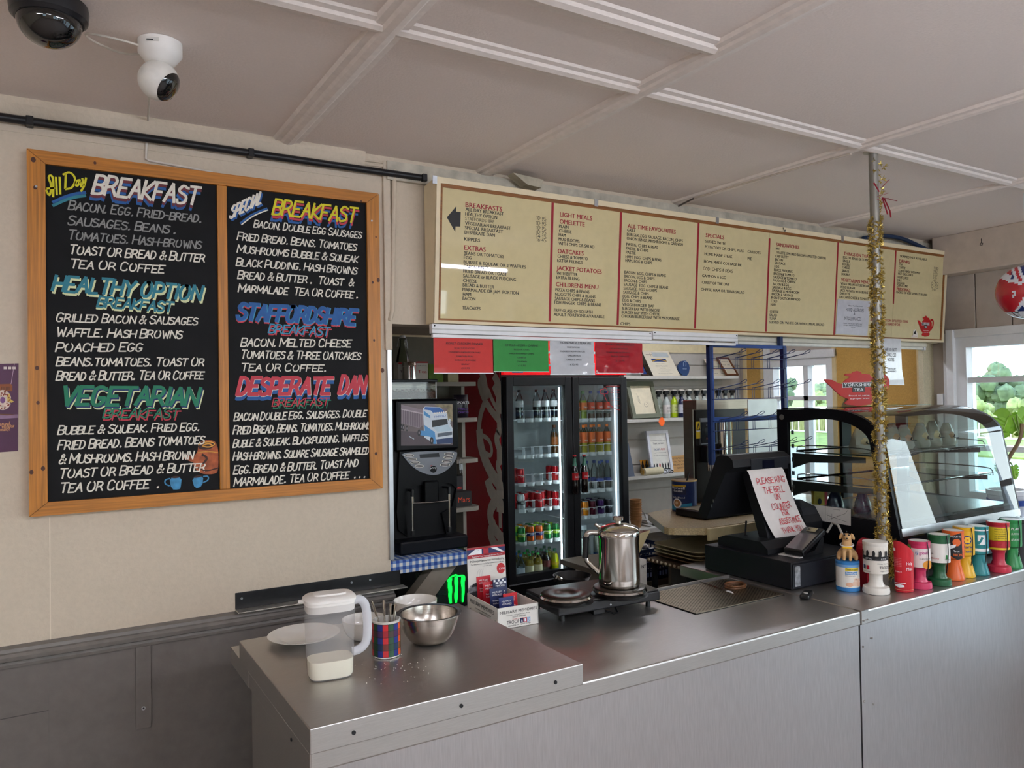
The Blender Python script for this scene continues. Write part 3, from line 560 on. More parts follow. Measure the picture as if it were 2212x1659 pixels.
# ------------------------------------------------------------------ helpers for flat artwork on a facing plane
def pxs(pts, Y): return [(PY(u, v, Y).x, PY(u, v, Y).z) for u, v in pts]
def zz(k, pts): return [(k[0] + x / k[2], k[1] + y / k[2]) for x, y in pts]
def flat(mb, pts, Y, m, off=.0005, sm=0, k=None):
    if k: pts = zz(k, pts)
    q = pxs(pts, Y)
    if sm: q = chaikin(q, sm, True)
    return mb.add([(x, Y - off, z) for x, z in q], [tuple(range(len(q)))], m)
def line(mb, pts, w, Y, m, off=.0008, sm=1, k=None):
    if k: pts = zz(k, pts)
    return mb.ribbon(chaikin(pxs(pts, Y), sm) if len(pts) > 2 else pxs(pts, Y), w, (0, Y, 0), ZX, ZZ, m, off)
def ptext(mb, s, u0, v0, u1, h, Y, m, v1=None, off=.0006, bold=.015, slant=0):
    """print fitted between two pixels of the plane"""
    a, b = PY(u0, v0, Y), PY(u1, v0 if v1 is None else v1, Y)
    return mb.text(s, (0, Y, a.z), ZX, ZZ, a.x, 0, b.x, h, m, off, bold, slant, rise=b.z - a.z if v1 is not None else 0)
P = lambda c, r=.5, **k: M(c, r, **k)
m_red2 = P('#b3101c', .35); m_script = P('#e6dccd', .4); m_wht = P('#eef0f2', .45, var=.03); m_ink2 = P('#1a1a1e', .5)
# ------------------------------------------------------------------ double door drinks fridge
FY = 3.65; fL, fR = PY(1090, 1000, FY).x, PY(1358, 1000, FY).x; FB = YB - .02; fm = PY(1234.5, 900, FY).x; FZ0 = PY(1165, 1243, 3.78).z
zt = PY(1150, 814, FY).z
fr = thing('drinks_fridge', 'tall black double door drinks fridge with red script side standing against the back wall', 'fridge', ((fL + fR) / 2, (FY + FB) / 2, 0))
mb = MB().box(fL, fL + .035, FY + .03, FB, .04, 2.0, m_black).box(fR - .035, fR, FY + .03, FB, .04, 2.0, m_black).box(fL + .035, fR - .035, FB - .03, FB, .04, 2.0, m_black)
mb.box(fL + .035, fR - .035, FY + .03, FB - .03, .04, FZ0 - .008, m_black).box(fL + .035, fR - .035, FY + .03, FB - .03, zt + .01, 2.0, m_black)
for x in (fL + .05, fR - .11):
    for y in (FY + .08, FB - .12): mb.box(x, x + .06, y, y + .06, 0, .04, m_black)
mb.build('body', fr)
m_liner = P('#d5dadd', .4, var=.04)
MB().box(fL + .036, fL + .04, FY + .03, FB - .03, .5, zt, m_liner).box(fR - .04, fR - .036, FY + .03, FB - .03, .5, zt, m_liner).box(fL + .04, fR - .04, FB - .036, FB - .031, .5, zt, m_liner).box(fL + .04, fR - .04, FY + .03, FB - .036, FZ0 - .007, FZ0, m_liner).build('liner', fr)
sd = MB().box(fL - .004, fL - .0005, FY + .035, FB, .3, 1.98, P('#b3131f', .4, var=.05)).build('side_panel', fr)
mb = MB(); K1, K2 = (820, 690, 7.213), (820, 840, 3.53); xs_ = fL - .0045
NS = []
def sx(k, pts, w, sm=2):
    q = chaikin([(lambda p: (-p.y, p.z))(PX(*uv, xs_)) for uv in zz(k, pts)], sm) if len(pts) > 2 else [(lambda p: (-p.y, p.z))(PX(*uv, xs_)) for uv in zz(k, pts)]
    q = [(min(max(a, -FB + .01), -FY - .045), b) for a, b in q]
    mb.ribbon(q, w * 1.55, (xs_, 0, 0), V((0, -1, 0)), ZZ, m_script, .0003 + .00025 * len(NS)); NS.append(1)
for pts, w in (([(1600, 840), (1635, 980), (1660, 1190)], .04), ([(1610, 1010), (1575, 955), (1548, 990), (1590, 1160), (1700, 1370), (1850, 1560), (1980, 1720)], .03), ([(1690, 1100), (1770, 1290), (1900, 1520), (1990, 1680)], .02),
               ([(1800, 900), (1860, 1010), (1990, 1160)], .035), ([(1800, 1060), (1850, 1180), (1990, 1420)], .035), ([(1640, 1300), (1590, 1430), (1560, 1580), (1550, 1720)], .03)): sx(K1, pts, w)
for pts, w in (([(765, 345), (772, 440), (820, 580), (890, 700), (985, 810)], .05), ([(770, 345), (840, 385), (862, 470), (848, 512), (820, 495)], .018), ([(930, 330), (895, 350), (900, 430), (950, 500), (990, 560)], .035),
               ([(960, 545), (905, 555), (905, 610), (945, 690), (990, 740)], .03), ([(835, 720), (850, 780), (905, 850), (985, 920)], .05), ([(880, 860), (845, 930), (850, 1010), (900, 1100), (985, 1190)], .045), ([(905, 880), (935, 960), (985, 1060)], .022),
               ([(880, 1050), (845, 1080), (860, 1150), (910, 1230), (985, 1330)], .045), ([(930, 1120), (960, 1230), (970, 1350), (985, 1400)], .04), ([(925, 1290), (950, 1400), (990, 1480)], .05)): sx(K2, pts, w)
mb.build('script_lettering', sd)
hd = MB().box(fL + .005, fR - .005, FY, FY + .03, zt + .012, 1.99, P('#e01018', .3, emit=.55)).build('header_panel', fr)
a = PY(1118, 806, FY).x; mb = MB().add([(a - .06, FY - .001, 1.9), (a + .06, FY - .001, 1.9), (a + .06, FY - .001, zt + .05), (a + .035, FY - .001, zt + .022), (a - .035, FY - .001, zt + .022), (a - .06, FY - .001, zt + .05)], [tuple(range(6))], P('#1f5f8e')); mb.build('emblem', hd); mb = MB()
mb.text('Coca-Cola', (0, FY - .001, 0), ZX, ZZ, fL + .25, zt + .06, fR - .1, .09, m_wht, bold=.02, slant=.25); mb.build('logo', hd)
led = P('#eaf4ff', .4, emit=20, var=.01)
led2 = P('#dfe6f6', .4, emit=2.5, var=.01)
zb = PY(1108, 1262, FY).z
m_door = P('#1b1d20', .38, var=.1); m_fglass = glass('#f4fbf9', 1.0, key='f', base=.02)
for i, (xa, xb) in enumerate(((fL + .012, fm - .003), (fm + .003, fR - .012))):
    mb = MB(); w = .045
    for c in ((xa, xa + w, zb, zt), (xb - w, xb, zb, zt), (xa + w, xb - w, zb, zb + .045), (xa + w, xb - w, zt - .05, zt)): mb.box(c[0], c[1], FY - .012, FY + .028, c[2], c[3], m_door, .004)
    d = mb.build('door', fr)
    MB().box(xa + w, xb - w, FY + .004, FY + .008, zb + .045, zt - .05, m_fglass).build('glass_pane', d)
    MB().box(xb - w - .0045, xb - w - .0015, FY + .045, FY + .055, zb + .03, zt - .06, (led, led2)[i]).build('light_strip', fr)
    hx = PY((1241.5, 1262.5)[i], 1020, FY - .035).x; h0 = PY(1242, 1066, FY - .035).z; hh = PY(1242, 986, FY - .035).z - h0
    hb = MB().lathe([(.017, 0), (.021, .03), (.021, .25), (.0185, .36), (.0205, .5), (.020, .6), (.013, .76), (.009, .86), (.009, 1)], P('#140b0b', .12, coat=1), 16, (hx, FY - .035, h0), X=None)
    for k in range(len(hb.v)): hb.v[k].z = h0 + (hb.v[k].z - h0) * hh
    hb.lathe([(.0135, .745), (.0093, .86), (.0093, .95)], P('#3f7a63', .15), 16, (hx, FY - .035, h0))
    for k in range(9 * 16, len(hb.v)): hb.v[k].z = h0 + (hb.v[k].z - h0) * hh + 0; hb.v[k].x = hx + (hb.v[k].x - hx) * 1.04; hb.v[k].y = FY - .035 + (hb.v[k].y - FY + .035) * 1.04
    hb.box(hx - .006, hx + .006, FY - .03, FY - .01, h0 + .02, h0 + .04, m_black).box(hx - .006, hx + .006, FY - .03, FY - .01, h0 + hh * .7, h0 + hh * .78, m_black)
    hn = hb.build('handle', d)
    MB().cyl((hx, FY - .035, h0 + hh), (hx, FY - .035, h0 + hh + .008), .0105, m_red2, 14).build('cap', hn)
    mb = MB().lathe([(.0213, hh * .37), (.0213, hh * .56)], m_red2, 14, (hx, FY - .035, h0), a0=R(190), a1=R(350), caps=False)
    mb.text('Coca-Cola', (hx, FY - .0568, h0), ZX, ZZ, -.016, hh * .43, .016, .011, m_wht, off=.0006, bold=.01, slant=.25); mb.build('label', hn)
# red outline sign and reward text on the second glass
K3 = (1080, 790, 6.637); mb = MB(); rr = P('#c4242c', .4); GY = FY + .0038
line(mb, [(1520, 295), (1745, 290), (1765, 320), (1765, 625), (1740, 640), (1640, 620), (1540, 530), (1490, 410)], .004, GY, rr, sm=2, k=K3)
line(mb, [(1450, 400), (1430, 370), (1450, 335), (1480, 345), (1495, 310), (1530, 330), (1535, 360), (1552, 375), (1540, 405), (1450, 402)], .004, GY, rr, sm=2, k=K3)
for s, u, v, u1, h in (('Cold Drinks', 1590, 355, 1715, .008), ('Always Here!', 1580, 392, 1725, .008), ('refreshing every day', 1565, 440, 1730, .004), ('ice cold and ready', 1565, 465, 1730, .004), ('help yourself to one', 1580, 505, 1705, .004), ('Enjoy', 1635, 580, 1720, .008)):
    (a, b), (c, _) = zz(K3, [(u, v), (u1, v)]); ptext(mb, s, a, b, c, h, GY, rr)
mb.build('outline_sticker', d)
# shelves: white gravity lanes
LA = [1127, 1146, 1164.5, 1183, 1201]; LB = [1249, 1265, 1281.5, 1298.5, 1315]; SY = 3.76
tiersA = [PY(1160, v, SY).z for v in (905, 983, 1042, 1098, 1168)]; tiersB = [PY(1280, v, SY).z for v in (905, 978, 1058, 1113)]
m_lane = milky('#f2f5f8', .35, .3); fz0 = FZ0
def lane_x(A, i): return PY((LA if A else LB)[i], 1040, SY).x
for A, tiers, xa, xb in ((1, tiersA, fL + .042, fm - .02), (0, tiersB, fm + .02, fR - .042)):
    for z in tiers:
        mb = MB().box(xa, xb, SY + .01, FB - .05, z - .006, z, m_lane)
        for i in range(5):
            x = lane_x(A, i)
            mb.lathe([(.0225, z - .016), (.024, z + .006)], m_lane, 14, (x, SY, 0), a0=R(180), a1=R(360), caps=False)
            mb.tube([(x + .0255 * math.cos(R(a)), SY + .0255 * math.sin(R(a)), z + .05) for a in range(180, 361, 20)], .0016, m_wht, 6)
            mb.box(x + .0255, x + .0275, SY, SY + .03, z, z + .05, m_lane)
        mb.build('shelf', fr)
# ---- stock: one of each kind, then copies
ORD = ('first', 'second', 'third', 'fourth', 'fifth')
def can_proto(name, body, band, lbl):
    t = thing(name, 'x', 'drink can', (0, 0, 0)); c = P(body, .25, metal=.35, var=.05); b = P(band, .25, metal=.3)
    mb = MB().lathe([(.017, 0), (.0222, .006), (.0222, .030)], c, 18, caps=True).lathe([(.0222, .030), (.0222, .052)], b, 18, caps=False).lathe([(.0222, .052), (.0222, .076), (.018, .085)], c, 18, caps=False)
    mb.text(lbl, (0, -.0226, 0), ZX, ZZ, -.013, .036, .013, .010, m_wht, bold=.02, slant=.2); mb.build('body', t)
    MB().lathe([(.0186, .0845), (.0186, .087), (.0165, .087), (.0155, .085), (.0001, .085)], m_alu, 18, caps=False).build('lid', t)
    return t
def bottle_proto(name, liquid, label, cap, s=1.0, fill=.72, clear='#e8f0f0', lab=(.055, .1), txt='', fat=1.0):
    t = thing(name, 'x', 'bottle', (0, 0, 0)); g = glass(clear, .9, key=name)
    def r(z): return fat * (.0225 if z < .108 else .0225 - (z - .108) / .044 * .0145)
    q = [0, .004, .05, .108, .12, .132, .144, .152, .16]
    lq = P(liquid, .15, var=.08, coat=.6) if liquid else g
    top = fill * .16
    prof = [(r(z) * (.85 if z == 0 else 1), z) for z in q if z <= top] + [(r(top), top)]
    MB().lathe([(a * s, b * s) for a, b in prof], lq, 18).build('contents', t) if liquid else None
    MB().lathe([(r(z) * 1.03 * s * (.85 if z == 0 else 1), z * s - .0002) for z in q], g, 18, caps=False).build('body', t)
    mb = MB().lathe([(r(.06) * 1.06 * s, lab[0] * s), (r(.06) * 1.06 * s, lab[1] * s)], P(label, .4), 18, caps=False)
    if txt: mb.text(txt, (0, -r(.06) * 1.07 * s, 0), ZX, ZZ, -.013 * s, (lab[0] + .012) * s, .013 * s, .011 * s, m_wht, bold=.02, slant=.1)
    mb.build('label', t)
    MB().cyl((0, 0, .154 * s), (0, 0, .17 * s), .0105 * s * (1.15 if fat > 1 else 1), P(cap, .4), 16).build('cap', t)
    return t
PR = {}
def kind(k):
    if k in PR: return PR[k]
    f = {'red': lambda: can_proto('soda_can', '#b0101c', '#c01824', 'Coke'), 'silver': lambda: can_proto('soda_can', '#b9bcc0', '#20242c', 'Diet'), 'orange': lambda: can_proto('soda_can', '#e0661a', '#24358c', 'Fanta'), 'green': lambda: can_proto('soda_can', '#1f7a3a', '#a6cf3a', '7up'),
         'lime': lambda: can_proto('soda_can', '#8fbf2f', '#1f8a4a', '7up'), 'amber': lambda: can_proto('soda_can', '#df861c', '#e9a23a', 'iron'), 'maroon': lambda: can_proto('soda_can', '#521426', '#6a1a30', 'Dr P'), 'purple': lambda: can_proto('soda_can', '#4a2168', '#2c1548', 'Vim'), 'black': lambda: can_proto('soda_can', '#26222a', '#3b3542', 'Rub'),
         'cola': lambda: bottle_proto('cola_bottle', '#1a0d0a', '#c9c9cc', '#1a1a1a', fill=.6, lab=(.07, .105), txt='Coke'), 'brown': lambda: bottle_proto('brown_bottle', '#7a4318', '#8c4a1c', '#5a2f14', fill=.8),
         'lemon': lambda: bottle_proto('lemon_bottle', '#a8b82c', '#e0702a', '#3a7a3a', fill=.7, txt='Fan'), 'fruit': lambda: bottle_proto('fruit_soda_bottle', '#6a3a30', '#d1472c', '#24408c', fill=.2, txt='Fanta'),
         'energy': lambda: bottle_proto('energy_drink_bottle', '#dcc51c', '#d9601a', '#f07a1c', fill=.6, lab=(.062, .125), txt='Lucoz'), 'water': lambda: bottle_proto('water_bottle', None, '#3a4fa0', '#2a4a94', lab=(.045, .065)), 'wcap': lambda: bottle_proto('clear_bottle', None, '#d6dde4', '#e8e8e8', lab=(.05, .07)),
         'blue': lambda: bottle_proto('spring_water_bottle', None, '#b9c3cc', '#2a6cb4', s=.8, lab=(.03, .075), fat=1.3), 'juice': lambda: bottle_proto('juice_bottle', '#c9a21c', '#d9cfa8', '#1f9a44', s=.78, fill=.8, lab=(.03, .085), fat=1.45), 'dark': lambda: bottle_proto('squash_bottle', '#3c0f14', '#5a1a1c', '#0f5a3c', s=.82, fill=.8, fat=1.2), 'yellow': lambda: bottle_proto('squash_bottle', '#f2e41c', '#c9a81c', '#0f5a3c', s=.84, fill=.85, lab=(.06, .078), fat=1.3),
         'milk': lambda: bottle_proto('milk_bottle', '#f1eede', '#2457a0', '#d8e4ea', s=1.5, fill=.75, lab=(.025, .055), fat=1.1)}[k]()
    PR[k] = [f, 0]; return PR[k]
DESC = {'red': 'red soda can', 'silver': 'silver diet soda can', 'orange': 'orange soda can with blue band', 'green': 'green soda can with lime band', 'lime': 'lime soda can', 'amber': 'amber soda can', 'maroon': 'maroon soda can', 'purple': 'purple soda can', 'black': 'black soda can',
        'cola': 'dark cola bottle', 'brown': 'brown bottle', 'lemon': 'lemon yellow soda bottle', 'fruit': 'clear soda bottle with orange label', 'energy': 'orange capped energy drink bottle', 'water': 'blue capped water bottle', 'wcap': 'white capped clear bottle', 'blue': 'bright blue capped water bottle', 'juice': 'green capped juice bottle', 'dark': 'dark red squash bottle', 'yellow': 'bright yellow squash bottle', 'milk': 'plastic milk bottle'}
DEP = ('front', 'second row', 'third row')
def stock(A, tier, lane, dep, k):
    p = kind(k); tiers = tiersA if A else tiersB
    z = (tiers[tier] if tier < len(tiers) else fz0) + .0012
    x = lane_x(A, lane); y = SY + .012 + dep * .056 * (1.5 if k == 'milk' else 1)
    if tier >= len(tiers): y += .015
    lb = '%s, %s %s lane, %s, %s' % (DESC[k], DEP[dep], ORD[lane], ('top tier', 'second tier', 'third tier', 'fourth tier', 'fifth tier')[tier] if tier < len(tiers) else 'fridge floor', 'red side door' if A else 'shelf side door')
    gr = ('cans' if 'can' in DESC[k] else 'bottles') + ' in the drinks fridge'
    if p[1] == 0: o = p[0]; o.location = (x, y, z); o['label'] = lb; o['group'] = gr
    else: dup(p[0], (x, y, z), lb, group=gr)
    p[1] += 1
for r in ('A0:cola,-,cola,cola,cola', 'A1:-,-,-,-,brown', 'A2:red,-,-,-,red', 'A2b:red,-,-,-,red', 'A3:silver,-,red,-,red', 'A3b:red,red,red,red,red', 'A4:green,orange,orange,green,green', 'A3c:red,red,red,red,red', 'A4b:lime,amber,lime,lime,lime', 'A4c:lime,amber,green,lime,green', 'A5:blue,juice,juice,dark,yellow', 'A5b:blue,juice,juice,dark,yellow', 'A5c:blue,juice,juice,dark,dark',
          'B0:lemon,lemon,fruit,fruit,fruit', 'B1:energy,energy,energy,energy,energy', 'B1b:energy,energy,energy,energy,-', 'B2:wcap,wcap,-,water,water', 'B2b:-,water,water,water,water', 'B3:amber,amber,maroon,purple,black', 'B3b:amber,black,maroon,black,black', 'B3c:maroon,black,black,purple,black', 'B4:-,milk,-,milk,-'):
    h, b = r.split(':'); dep = 'bc'.find(h[-1]) + 1 if h[-1] in 'bc' else 0
    for i, k in enumerate(b.split(',')):
        if k != '-': stock(h[0] == 'A', int(h[1]), i, dep, k)
# ------------------------------------------------------------------ coffee corner behind the wall end
def one(mb, name, label, cat, group=None, org=None): return mb.build(name, None, label, cat, group, org=org)
KC = (820, 840, 3.53); CYF = 2.84
SHZ = 1.035
ax, bx_ = PY(838, 1200, 2.73).x, PY(1006, 1200, 2.73).x
sh = thing('wall_shelf', 'painted shelf on a diagonal brace under the checked cloth', 'shelf', (1.3, 2.9, SHZ - .03))
MB().box(1.0, bx_ - .004, 2.735, 3.2, SHZ - .03, SHZ - .003, m_serv, .002).build('board', sh)
q = pxs([(950, 1218), (1000, 1212), (930, 1310), (880, 1310)], 2.76)
MB().prism(q, (0, 2.84, 0), ZX, ZZ, .06, M('#9a9184', .6, bump=.1)).build('brace', sh)
chk = bpy.data.materials.new('gingham'); chk.use_nodes = True; n_ = chk.node_tree; b_ = n_.nodes['Principled BSDF']; b_.inputs['Roughness'].default_value = .55
t_ = n_.nodes.new('ShaderNodeTexCoord'); s_ = n_.nodes.new('ShaderNodeSeparateXYZ'); n_.links.new(t_.outputs['Object'], s_.inputs[0]); vals = []; MUL = {}
for ax_ in ('X', 'Y', 'Z'):
    m_ = n_.nodes.new('ShaderNodeMath'); m_.operation = 'MULTIPLY'; m_.inputs[1].default_value = 38; f_ = n_.nodes.new('ShaderNodeMath'); f_.operation = 'FRACT'; g_ = n_.nodes.new('ShaderNodeMath'); MUL[ax_] = m_; g_.operation = 'GREATER_THAN'; g_.inputs[1].default_value = .5
    n_.links.new(s_.outputs[ax_], m_.inputs[0]); n_.links.new(m_.outputs[0], f_.inputs[0]); n_.links.new(f_.outputs[0], g_.inputs[0]); vals.append(g_)
ad = n_.nodes.new('ShaderNodeMath'); ad.operation = 'ADD'; ad2 = n_.nodes.new('ShaderNodeMath'); ad2.operation = 'ADD'; n_.links.new(s_.outputs['Y'], ad.inputs[0]); n_.links.new(s_.outputs['Z'], ad.inputs[1]); n_.links.new(ad.outputs[0], MUL['Y'].inputs[0]); n_.links.new(vals[0].outputs[0], ad2.inputs[0]); n_.links.new(vals[1].outputs[0], ad2.inputs[1])
dv = n_.nodes.new('ShaderNodeMath'); dv.operation = 'MULTIPLY'; dv.inputs[1].default_value = .5; n_.links.new(ad2.outputs[0], dv.inputs[0]); r_ = n_.nodes.new('ShaderNodeValToRGB'); r_.color_ramp.interpolation = 'CONSTANT'
r_.color_ramp.elements[0].color = lin('#e8e6e0'); r_.color_ramp.elements[1].position = .3; r_.color_ramp.elements[1].color = lin('#6f8fc4'); e_ = r_.color_ramp.elements.new(.8); e_.color = lin('#1f4a9c')
n_.links.new(dv.outputs[0], r_.inputs[0]); n_.links.new(r_.outputs[0], b_.inputs['Base Color'])
mb = MB().box(1.0, bx_, 2.73, 3.2, SHZ - .002, SHZ, chk).box(1.0, bx_, 2.726, 2.73, SHZ - .05, SHZ, chk).box(bx_, bx_ + .003, 2.727, 3.2, SHZ - .05, SHZ, chk)
mb.prism([(1.05, -.002), (1.12, .004), (1.02, .006)], (0, 2.85, SHZ), ZX, ZY, .002, chk)
one(mb, 'tablecloth', 'blue and white checked cloth over the shelf under the coffee machine', 'tablecloth')
# coffee machine
cL, cR = PY(857, 1000, CYF).x, PY(990, 1000, CYF).x; cz1 = PY(900, 862, CYF).z
cm = thing('coffee_machine', 'black coffee machine with a lorry picture panel on the checked cloth', 'coffee machine', ((cL + cR) / 2, CYF + .15, SHZ))
mbk = P('#050507', .28, spec=.18); mbk2 = P('#08080a', .45, spec=.2)
MB().box(cL - .012, cR, CYF + .02, CYF + .34, SHZ + .045, cz1 - .002, mbk2, .008).build('body', cm)
y2 = PY(900, 973, CYF).z
mb = MB().box(cL, cR + .004, CYF, CYF + .022, y2 - .005, cz1, mbk, .01); fp = mb.build('upper_door', cm)
mb = MB(); pa, pb = (163, 113), (557, 433)
K = KC; YP = CYF - .0005
flat(mb, [(163, 113), (557, 115), (557, 428), (163, 433)], YP, P('#6b5d5c', .3, var=.25, scale=20), .0002, k=K)
flat(mb, [(163, 320), (300, 330), (560, 425), (557, 430), (163, 433)], YP, P('#4f4348', .4), .0004, k=K)
flat(mb, [(420, 118), (556, 118), (556, 250), (500, 230), (520, 150), (440, 135)], YP, P('#857a5c', .5, var=.4, scale=60), .0004, k=K)
pic = mb.build('picture', fp)
mb = MB(); LY = YP; gy = P('#8c7f86', .5); gyd = P('#5b5058', .5); wt = P('#cfd9e2', .4); bl = P('#2f62a8', .4); lb_ = P('#4f92c8', .4); dk = P('#15161a', .3)
flat(mb, [(163, 120), (330, 160), (332, 275), (300, 300), (163, 262)], LY, gy, .0007, k=K); flat(mb, [(163, 150), (332, 185), (332, 195), (163, 160)], LY, P('#b8a9b0', .5), .0008, k=K)
for i in range(12): line(mb, [(168 + i * 13.5, 160 + i * 3.2), (168 + i * 13.5, 262 + i * 3)], .0022, LY, gyd, .0009, k=K)
flat(mb, [(330, 150), (345, 135), (460, 140), (515, 190), (520, 235), (555, 300), (555, 400), (540, 418), (420, 420), (340, 370), (335, 280)], LY, wt, .001, k=K)
flat(mb, [(345, 138), (455, 142), (510, 180), (405, 182), (390, 165), (340, 158)], LY, bl, .0012, k=K); flat(mb, [(335, 165), (385, 205), (385, 225), (338, 200)], LY, lb_, .0012, k=K)
flat(mb, [(340, 275), (420, 330), (430, 420), (410, 420), (385, 365), (290, 350), (300, 318), (345, 320)], LY, lb_, .0012, k=K)
flat(mb, [(398, 240), (515, 228), (520, 270), (400, 293)], LY, dk, .0012, k=K); flat(mb, [(405, 292), (520, 272), (552, 318), (440, 330)], LY, P('#b9cfdc', .4), .0013, k=K)
flat(mb, [(440, 340), (552, 325), (552, 350), (440, 368)], LY, P('#55606c', .4), .0013, k=K); flat(mb, [(430, 385), (555, 370), (555, 415), (435, 420)], LY, P('#243a63', .4), .0013, k=K)
for cx_, cy_, rx_, ry_ in ((180, 295, 9, 24), (207, 302, 9, 22), (300, 335, 12, 26), (396, 395, 14, 28), (166, 290, 6, 22)):
    flat(mb, [(cx_ + rx_ * math.cos(a * PI / 8), cy_ + ry_ * math.sin(a * PI / 8)) for a in range(16)], LY, dk, .0014, k=K); flat(mb, [(cx_ + rx_ * .4 * math.cos(a * PI / 6), cy_ + ry_ * .45 * math.sin(a * PI / 6)) for a in range(12)], LY, gy, .0016, k=K)
for i in range(6): cx_ = 420 + i * 17; flat(mb, [(cx_ + 6 * math.cos(a), 186 - i * 2 + 6 * math.sin(a)) for a in [k_ * PI / 5 for k_ in range(10)]], LY, P('#f3e9da', .3), .0015, k=K)
flat(mb, [(405, 203), (512, 190), (512, 212), (405, 226)], LY, wt, .0014, k=K)
(a_, b1), (c_, d1) = zz(K, [(412, 222), (508, 209)]); ptext(mb, 'TINNELLY', a_, b1, c_, .0075, LY, bl, d1, off=.0018)
flat(mb, [(225, 360), (262, 380), (262, 385), (225, 365)], LY, wt, .0008, k=K); flat(mb, [(525, 225), (540, 232), (538, 265), (528, 262)], LY, wt, .0016, k=K)
mb.build('lorry', pic)
mb = MB(); q = chaikin(pxs(zz(K, [(155, 483), (585, 468), (590, 510), (560, 570), (500, 630), (420, 662), (330, 645), (245, 595), (185, 525)]), CYF), 2, True)
mb.prism(q, (0, CYF + .02, 0), ZX, ZZ, .024, P('#6d7076', .35, metal=.4)); kp = mb.build('keypad', cm)
mb = MB(); flat(mb, [(303, 500), (452, 490), (458, 520), (308, 527)], CYF - .004, P('#1b1c22', .2), k=K); mb.build('display', kp)
for cx_, cy_ in ((225, 508), (247, 536), (272, 562), (303, 589), (530, 496), (524, 523), (512, 552), (498, 580)):
    mb = MB(); flat(mb, [(cx_ + 37 * math.cos(a * PI / 10), cy_ + 12 * math.sin(a * PI / 10)) for a in range(20)], CYF - .004, P('#d6d2c4', .4), .0004, k=K); flat(mb, [(cx_ + 32 * math.cos(a * PI / 10), cy_ + 8.5 * math.sin(a * PI / 10)) for a in range(20)], CYF - .004, P('#3c3a3c', .4), .0008, k=K)
    line(mb, [(cx_ - 20, cy_ + 1), (cx_ + 20, cy_ - 1)], .0012, CYF - .004, P('#d6d2c4'), .0012, k=K); mb.build('button', kp)
c0 = PY(*zz(K, [(405, 612)])[0], CYF); mb = MB().cyl((c0.x, CYF + .002, c0.z), (c0.x, CYF - .010, c0.z), .0135, mbk, 24); bg_ = mb.build('badge', kp)
mb = MB(); line(mb, [(385, 615), (390, 598), (398, 612), (405, 595), (412, 610), (422, 596), (428, 612)], .0018, CYF - .0105, m_wht, k=K); line(mb, [(388, 590), (392, 582), (402, 588)], .0018, CYF - .0105, m_red2, k=K); mb.build('emblem', bg_)
# brew niche: arch recess shown by a raised surround
mb = MB(); q = pxs(zz(K, [(155, 480), (590, 466), (592, 760), (545, 722), (430, 720), (240, 745), (165, 830), (135, 930)]), CYF); mb.prism(q, (0, CYF + .02, 0), ZX, ZZ, .018, mbk); mb.build('lower_front', cm)
mb = MB(); q = pxs(zz(K, [(135, 930), (165, 830), (200, 960), (220, 1130), (150, 1080)]), CYF); mb.prism(q, (0, CYF + .02, 0), ZX, ZZ, .014, mbk); mb.build('side_wing', cm); mb = MB(); q = pxs(zz(K, [(592, 760), (592, 1060), (560, 1110), (520, 1130), (480, 950), (560, 900)]), CYF); mb.prism(q, (0, CYF + .02, 0), ZX, ZZ, .014, mbk); mb.build('side_wing', cm)
a_ = PY(*zz(K, [(330, 760)])[0], CYF); b1 = PY(*zz(K, [(440, 860)])[0], CYF); MB().box(a_.x, b1.x, CYF - .02, CYF + .02, b1.z, a_.z + .03, mbk, .006).build('spout', cm)
for u0, u1, v0, v1 in ((250, 252, 765, 1118), (531, 533, 745, 1090)):
    p0, p1 = PY(*zz(K, [(u0, v0)])[0], CYF - .03), PY(*zz(K, [(u1, v1)])[0], CYF - .03); pm = p0.lerp(p1, .16); pn = p0.lerp(p1, .29)
    MB().cyl(p0, p1, .0042, m_chrome, 12).build('rod', cm); mb = MB().cyl(p0, pm, .0075, m_black, 12).cyl(p1, p1 + V((0, 0, .02)), .008, m_black, 12); mb.build('rod_end', cm); MB().cyl(pm, pn, .0066, m_chrome, 12).build('rod_collar', cm)
    MB().box(p0.x - .006, p0.x + .006, CYF - .03, CYF + .02, p0.z - .01, p0.z - .002, m_black).build('rod_holder', cm)
line_ = [PY(*zz(K, [p])[0], CYF - .03) for p in ((250, 872), (400, 866), (531, 852))]; MB().tube(line_, .0022, m_chrome).build('cross_wire', cm)
b0 = PY(*zz(K, [(130, 1150)])[0], CYF - .05); MB().box(cL - .012, cR + .012, CYF - .055, CYF + .33, SHZ + .002, SHZ + .055, P('#080b12', .35, spec=.25), .008).build('drip_tray', cm)
hz0, hz1 = cz1 + .001, PY(890, 826, CYF + .1).z; hx0, hx1 = cL - .01, PY(934, 840, CYF + .1).x
hp = MB().box(hx0, hx1, CYF + .06, CYF + .32, hz0, hz1, glass('#f2efe6', 1, key='h')).build('bean_hopper', cm)
mb = MB(); mb.box(hx0 + .003, hx1 - .003, CYF + .063, CYF + .31, hz0 + .002, hz0 + .03, P('#4a3020', .7, var=.5, scale=260, bump=.9), .004)
rb = random.Random(5)
for _ in range(150): mb.ball((rb.uniform(hx0 + .008, hx1 - .008), rb.choice((CYF + .066, rb.uniform(CYF + .07, CYF + .3))), hz0 + rb.uniform(.004, .04)), (.005, .0035, .003), P('#5a3b26', .5, var=.3), 6)
tag(mb.build('coffee_beans', hp), kind='stuff')
MB().box(hx0 - .004, hx1 + .004, CYF + .055, CYF + .325, hz1, hz1 + .012, m_black, .003).build('lid', hp)
mb = MB().box(hx1 - .004, hx1 - .0005, CYF + .0595, CYF + .063, hz0, hz1, m_wht); mb.build('edge', hp)
